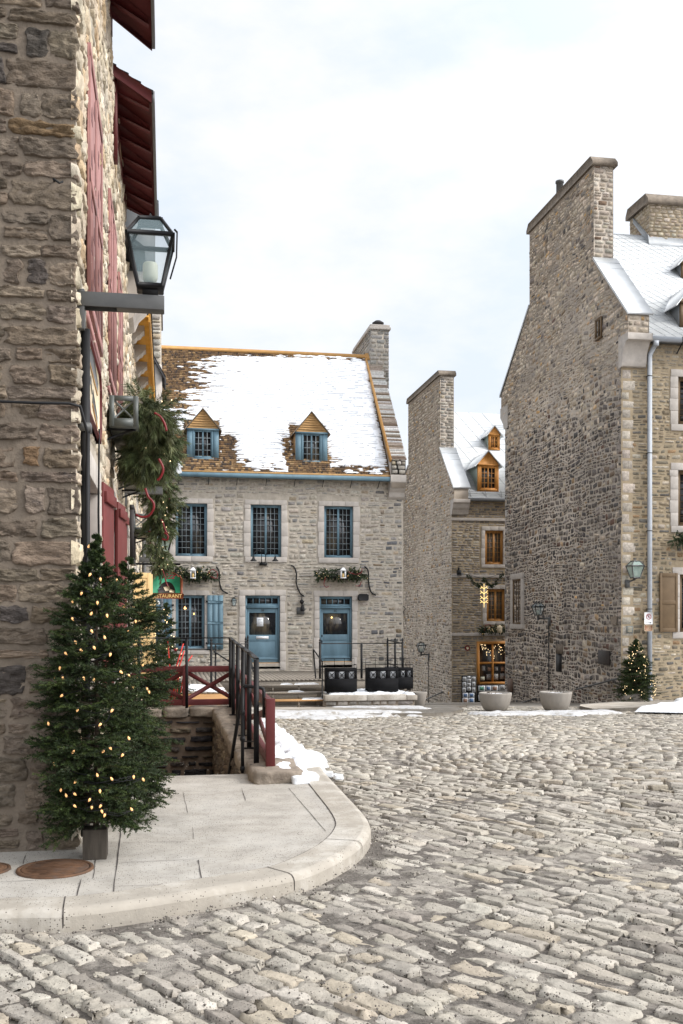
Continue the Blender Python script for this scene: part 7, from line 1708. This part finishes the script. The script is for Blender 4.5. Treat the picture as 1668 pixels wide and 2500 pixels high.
# ---- garlands
def garland(name, label, path, rad, seed, n=240, per=50, nl=.07, nw=.004, hang=.5, lights=0, ribbon=(), berries=0, lantern_at=None, group=None, green=None, cull=None, twl=.16, drop=None):
    r_ = np.random.default_rng(seed); P = np.array(path, float); t = thing(name, label, 'garland', tuple(P[0]), group)
    seg = r_.random(n)*(len(P)-1); i = np.minimum(seg.astype(int), len(P)-2); fr = (seg-i)[:, None]; c = P[i]*(1-fr)+P[i+1]*fr
    rr = np.asarray(rad, float) if np.ndim(rad) else np.full(len(P), rad); ra = (rr[i]*(1-fr[:, 0])+rr[i+1]*fr[:, 0])
    d = unit(r_.normal(0, 1, (n, 3))*np.array([1, 1, .8])); p = c+d*(ra*r_.uniform(.1, .8, n))[:, None]
    tan = unit(P[i+1]-P[i]); D = unit(d+tan*r_.uniform(-.8, .8, (n, 1))-np.array([0, 0, hang])*r_.uniform(.4, 1.4, (n, 1))); L = twl*r_.uniform(.6, 1.3, n)
    if cull is not None: k = cull(p+D*L[:, None]); p, D, L, ra = p[k], D[k], L[k], ra[k]
    col = palette(len(p), green or [(.05, .075, .028), (.07, .1, .04), (.1, .125, .05), (.035, .055, .022), (.085, .105, .055)], [3, 3, 2, 2, 1.5], r_, .14)
    b = MB(); needles(b, p, D, L, r_, per, nl, nw, .5, col, gravity=.22); stems(b, p, D, L, nw*.8, r_); b.build('greenery', M['needle'], t)
    for q in ribbon:
        b = MB(); b.tube(smooth_line(q, 4) if len(q[0]) == 2 else [tuple(v) for v in sm3(q)], .013 if nl > .05 else .018, 6); b.build('ribbon', M['ribbon'], t, smooth=True)
    for k in range(lights):
        j = r_.integers(len(p)); q = p[j]+D[j]*L[j]*.5+np.array([0, -ra[j]*.5, 0]); s = .011 if nl < .075 else .008; b = MB(); b.lathe(tuple(q), [(.001, -s), (s*.8, -s*.4), (s*.8, s*.4), (.001, s)], 5); b.build('fairy_light', M['fairy'], t)
    if berries:
        b = MB()
        for k in range(berries):
            j = r_.integers(len(p)); q = c[j % len(c)]+unit(r_.normal(0, 1, 3))*ra[j % len(ra)]*.9; s = .012; b.lathe(tuple(q), [(.001, -s), (s, 0), (.001, s)], 5)
        b.build('berries', M['ribbon'], t)
    return t
def sm3(P, n=6):
    P = [Vector(p) for p in P]; out = []
    for i in range(len(P)-1):
        p0, p1, p2, p3 = P[max(i-1, 0)], P[i], P[i+1], P[min(i+2, len(P)-1)]
        for k in range(n):
            u = k/n; out.append(.5*((2*p1)+(-p0+p2)*u+(2*p0-5*p1+4*p2-p3)*u*u+(-p0+3*p1-3*p2+p3)*u**3))
    return out+[P[-1]]
cw = lambda p: p[:, 0] > WX+.03
def rb(pts, D): return [aD(x, y, D) for x, y in pts]
PINE = [(.085, .11, .045), (.13, .155, .07), (.18, .20, .10), (.05, .065, .03), (.15, .16, .085)]
garland('garland', 'huge bushy pine garland with red ribbon spilling from the nearest steel flower box', [(-.30, 10.75, 3.86), (-.14, 10.9, 3.72), (-.12, 11.2, 3.48), (-.2, 11.1, 3.34), (-.28, 11.9, 3.42)], [.16, .27, .30, .28, .26], 1, 820, 52, .125, .0034, .75, 14, [rb([(377, 1008), (392, 1018), (402, 1034), (407, 1052)], 10.4), rb([(388, 1120), (397, 1138), (398, 1152), (390, 1168), (384, 1172)], 10.5), rb([(355, 1192), (362, 1212), (375, 1228), (374, 1245), (362, 1260), (345, 1262), (332, 1256)], 10.6)], cull=cw, green=PINE)
garland('garland', 'second pine garland with red berries hanging further along the left row', [(-.3, 15.4, 3.85), (-.1, 15.5, 3.6), (-.08, 15.8, 3.25), (-.12, 15.7, 2.9)], [.14, .26, .28, .22], 2, 420, 46, .11, .0045, .75, 22, [rb([(393, 1268), (398, 1275), (402, 1290), (408, 1302)], 15.2), rb([(402, 1300), (410, 1308), (408, 1318), (396, 1316)], 15.2)], berries=60, cull=cw, green=PINE, twl=.2)
garland('garland', 'ragged pine garland drooping over the green restaurant sign', [(-.35, 20.0, 3.05), (-.15, 20.0, 2.9), (-.02, 20.05, 2.72), (-.2, 20.0, 2.55)], [.12, .16, .16, .16], 3, 170, 40, .09, .006, .8, 12, [rb([(397, 1390), (400, 1400), (407, 1425), (411, 1432)], 19.6)], cull=cw, green=PINE, twl=.18)
GD = [(.03, .05, .022), (.045, .065, .03), (.06, .085, .035), (.022, .035, .018), (.055, .07, .035)]
def facade_garland(label, pa, pc, py, lanpx, seed, rib):
    ym = YM-.3; A, B = aY(pa, py, ym), aY(pc, py, ym); n_ = 6
    path = [(A[0]+(B[0]-A[0])*k/n_, ym, A[2]+(B[2]-A[2])*k/n_+.05*math.sin(k*2.1+seed)) for k in range(n_+1)]
    t = garland('garland', label, path, .21, seed, 260, 26, .1, .011, .35, 30, [[aY(x, y, ym-.28) for x, y in q] for q in rib], green=GD, cull=lambda p: p[:, 1] < YM-.03, twl=.17, group='pine garlands over the blue doors and window')
    b = MB(); b.box(A[0]+.1, B[0]-.1, ym-.12, YM, A[2]-.12, A[2]-.08); b.build('shelf', M['black'], t)
    c = aY(lanpx, 1401, ym-.3); s = thing('white_lantern', 'small white lantern in the middle of the garland '+('over the right door' if lanpx > 600 else 'over the shuttered window'), 'lantern', c)
    b = MB(); x, y, z = c; k = .075
    for dx in (-1, 1):
        for dy in (-1, 1): b.box(x+dx*k-.012, x+dx*k+.012, y+dy*k-.012, y+dy*k+.012, z-.13, z+.1)
    b.box(x-.095, x+.095, y-.095, y+.095, z-.16, z-.13); b.box(x-.09, x+.09, y-.09, y+.09, z+.1, z+.12)
    b.hull([(x-.1, y-.1, z+.12), (x+.1, y-.1, z+.12), (x+.1, y+.1, z+.12), (x-.1, y+.1, z+.12)], [(x-.03, y-.03, z+.22), (x+.03, y-.03, z+.22), (x+.03, y+.03, z+.22), (x-.03, y+.03, z+.22)]); b.build('lantern_body', M['white'], s)
    b = MB(); b.lathe((x, y, z-.13), [(.035, 0), (.035, .13), (.001, .15)], 8); b.build('candle', M['gold'], s)
facade_garland('pine garland with a white lantern over the shuttered window', 418, 524, 1402, 471.5, 11, [[(507, 1400), (518, 1390), (530, 1398), (529, 1412), (515, 1408)]])
facade_garland('pine garland with a white lantern over the right blue door', 776, 888, 1402, 838, 12, [[(795, 1410), (791, 1425), (796, 1434), (803, 1431)], [(850, 1396), (868, 1402), (882, 1398), (884, 1388)], [(868, 1430), (878, 1430), (882, 1420)]])
A = aY(1650, 1318, YG-.3); garland('garland', 'lit pine garland on the tall right-hand house cut by the right edge', [(A[0]-.0, YG-.3, A[2]+.0), (A[0]+.6, YG-.3, A[2]+.1), (A[0]+1.2, YG-.3, A[2])], .24, 21, 230, 26, .1, .011, .4, 12, green=GD, cull=lambda p: p[:, 1] < YG-.03)
A, B = aY(1172, 1538, YS0-.3), aY(1240, 1538, YS0-.3); t = garland('garland', 'lit fir garland on the ledge above the orange shop window', [A, ((A[0]+B[0])/2, A[1], A[2]+.04), B], .2, 22, 170, 22, .1, .014, .2, 26, [[aY(x, y, YS0-.5) for x, y in ((1183, 1540), (1186, 1527), (1195, 1525), (1200, 1530))]], green=GD, cull=lambda p: p[:, 1] < YS0-.03)
c = aY(1220, 1537, YS0-.5); b = MB(); b.box(c[0]-.1, c[0]+.1, c[1]-.08, c[1]+.08, c[2]-.15, c[2]+.1); b.hull([(c[0]-.12, c[1]-.1, c[2]+.1), (c[0]+.12, c[1]-.1, c[2]+.1), (c[0]+.12, c[1]+.1, c[2]+.1), (c[0]-.12, c[1]+.1, c[2]+.1)], [(c[0]-.03, c[1], c[2]+.22), (c[0]+.03, c[1], c[2]+.22), (c[0]+.03, c[1]+.02, c[2]+.22), (c[0]-.03, c[1]+.02, c[2]+.22)]); tag(b.build('white_lantern', M['creamp'], org=c), 'small white lantern standing in the garland above the shop window', 'lantern')
D_ = 44.5; SW = smooth_line([(1143, 1403), (1153, 1418), (1166, 1430), (1174, 1427), (1182, 1414), (1190, 1424), (1202, 1431), (1213, 1420), (1228, 1400)], 4)
garland('garland', 'rope garland looped across the lane above the snowflake light', [aD(x, y, D_) for x, y in SW], .05, 23, 300, 16, .06, .012, .1, 0, green=GD, twl=.07)
b = MB(); b.tube([aD(1103, 1405, 48), aD(1143, 1403, D_), aD(1182, 1413, D_), aD(1228, 1400, D_), aD(1240, 1404, 44.6)], .012, 4); tag(b.build('cable', M['black'], org=aD(1143, 1403, D_)), 'thin cable stretched across the lane carrying the looped garland', 'cable')
t = thing('snowflake_light', 'hanging lit snowflake ornament in the lane before the shop house', 'light ornament', aD(1182, 1425, D_)); b = MB(); q = lambda x, y: aD(x, y, D_)
b.tube([q(1182, 1425), q(1182, 1483)], .013, 5)
for yy in (1433, 1445, 1458, 1468):
    for s in (-1, 1): b.tube([q(1182, yy+5), q(1182+s*9, yy-3)], .012, 5); b.tube([q(1182+s*5, yy+1), q(1182+s*9.5, yy+4)], .011, 4)
b.build('tubes', M['snowflake'], t)
# red twigs and bauble behind the fence
c = (aY(425, 1600, 18.9)[0], 18.9, zt(.2, 18.9)); t = thing('twig_arrangement', 'pot of red painted twigs with a red bauble behind the red fence', 'decoration', c)
b = MB(); b.lathe(c, [(.14, 0), (.19, .35), (.2, .36), (.17, .36), (.16, .3)], 14, cap=False); b.build('pot', M['bracket'], t)
for (p, q_) in (((415, 1632), (410, 1566)), ((430, 1630), (448, 1571)), ((437, 1630), (450, 1589)), ((452, 1624), (470, 1600)), ((412, 1660), (418, 1690)), ((424, 1668), (440, 1650))):
    A, B = aY(*p, 18.9), aY(*q_, 18.9); b = MB(); b.tube([(c[0]+(A[0]-c[0])*.3, 18.9, c[2]+.3), A, B], [.008, .014, .012], 5); b.build('twig', M['redstick'], t)
bc = aY(428.5, 1586.5, 18.85); b = MB(); b.lathe(bc, [(.001, -.03), (.018, -.024), (.029, -.01), (.03, 0), (.029, .01), (.018, .024), (.001, .03)], 12); b.build('bauble', M['ribbon'], t, smooth=True)
b = MB(); b.tube([bc, (bc[0]-.02, 18.88, bc[2]+.12), (bc[0]-.1, 18.9, bc[2]+.1), (c[0]-.03, 18.9, c[2]+.4)], .004, 4); b.build('wire', M['black'], t)
# ================================================================ ROUND CONCRETE PLANTERS
def bowl(px, w_px, top, bot, lab, k=0):
    D = 28.6; c = aD(px, bot-3, D); r = w_px/2/2450*D; h = (bot-3-top-5)/2450*D
    z0 = float(zroad(c[0], c[1]))+.0; t = thing('round_planter', lab, 'planter', (c[0], c[1], z0), 'round concrete planters with snow')
    h = EH-(top+4-HY)/2450*D-z0
    prof = [(r*.52, 0), (r*.60, .01), (r*.72, h*.1), (r*.86, h*.35), (r*.95, h*.65), (r*.995, h*.9), (r, h*.96), (r*.985, h), (r*.86, h), (r*.84, h*.93), (r*.8, h*.8)]
    b = MB(); b.lathe((c[0], c[1], z0), prof, 40, cap=False); b.build('bowl', M['concrete'], t, smooth=True)
    xs_ = np.linspace(-1, 1, 25); X, Y = np.meshgrid(xs_, xs_, indexing='ij'); rr = np.hypot(X, Y); s = np.where(rr > 1, 1/np.maximum(rr, 1e-6), 1)
    Xs, Ys = c[0]+X*s*r*.85, c[1]+Y*s*r*.85; Z = z0+h*.93+.05*vnoise(Xs, Ys, .2, k, 3)*np.clip(1.05-rr, 0, 1)-.01
    i, j = np.meshgrid(np.arange(24), np.arange(24), indexing='ij'); q = (i*25+j).ravel(); b = MB(); b.add(np.stack([Xs, Ys, Z], -1).reshape(-1, 3), np.stack([q, q+25, q+26, q+1], -1)); b.build('snow_filling', M['snow'], t, smooth=True)
    b = MB(); r_ = random.Random(k)
    for _ in range(7):
        x, y = c[0]+r_.uniform(-.6, .6)*r, c[1]+r_.uniform(-.5, .5)*r; b.tube([(x, y, z0+h*.94), (x+r_.uniform(-.08, .08), y+r_.uniform(-.05, .05), z0+h*1.0+.02)], .008, 4)
    b.build('dead_stems', M['bark'], t)
bowl(1209.5, 80, 1687, 1738, 'round concrete planter full of snow in front of the postcard boards', 1)
bowl(1356.5, 79, 1685, 1739, 'round concrete planter full of snow below the lantern on the dark gable', 2)
c = aD(1022, 1727, 31.5); b = MB(); z0 = float(zroad(c[0], c[1]))+.05; b.lathe((c[0]-.0, c[1], z0), [(.17, 0), (.19, .02), (.27, .4), (.27, .44), (.22, .44), (.2, .36)], 24, cap=False); tag(b.build('flower_pot', M['concrete'], org=(c[0], c[1], z0), smooth=True), 'small tapered concrete pot at the right end of the stone platform', 'planter')
# ---- loose grit stones scattered along the kerb and between the setts
r_ = np.random.default_rng(99); b = MB(); pts = []
for k in range(420):
    i = r_.integers(6, len(KS)-8); f = r_.random(); a = KS[i]; c = KS[i+1]; L = math.hypot(c[0]-a[0], c[1]-a[1])+1e-9; o_ = abs(r_.normal(0, .14))+.012
    pts.append((a[0]+(c[0]-a[0])*f+(c[1]-a[1])/L*o_, a[1]+(c[1]-a[1])*f-(c[0]-a[0])/L*o_, r_.uniform(.003, .009)))
for k in range(2600):
    d = 4+9*r_.random()**1.4; l = r_.uniform(-.36, .37)*d; x = l*ct+d*st; y = -l*st+d*ct; pts.append((x, y, r_.uniform(.003, .008)))
P = np.array([p for p in pts if not inpoly(np.array([p[0]]), np.array([p[1]]), WALKOUT)[0]])
oct_ = np.array([(1, 0, 0), (0, 1, 0), (-1, 0, 0), (0, -1, 0), (0, 0, 1), (0, 0, -1)], float); of = np.array([(0, 1, 4), (1, 2, 4), (2, 3, 4), (3, 0, 4), (1, 0, 5), (2, 1, 5), (3, 2, 5), (0, 3, 5)])
V = oct_[None]*P[:, 2][:, None, None]*r_.uniform(.6, 1.5, (len(P), 6, 1)); V = V+np.stack([P[:, 0], P[:, 1], zroad(P[:, 0], P[:, 1])+.008+P[:, 2]*.3], 1)[:, None]
c_ = palette(len(P), [(.14, .125, .11), (.24, .215, .19), (.4, .37, .33)], [4, 3, 2], r_, .2)
b.add(V.reshape(-1, 3), (of[None]+(np.arange(len(P))*6)[:, None, None]).reshape(-1, 3), np.repeat(c_, 6, 0))
o = b.build('gravel', M['stone']); tag(o, 'loose winter gravel lying along the kerb and over the setts', 'gravel'); o['kind'] = 'stuff'
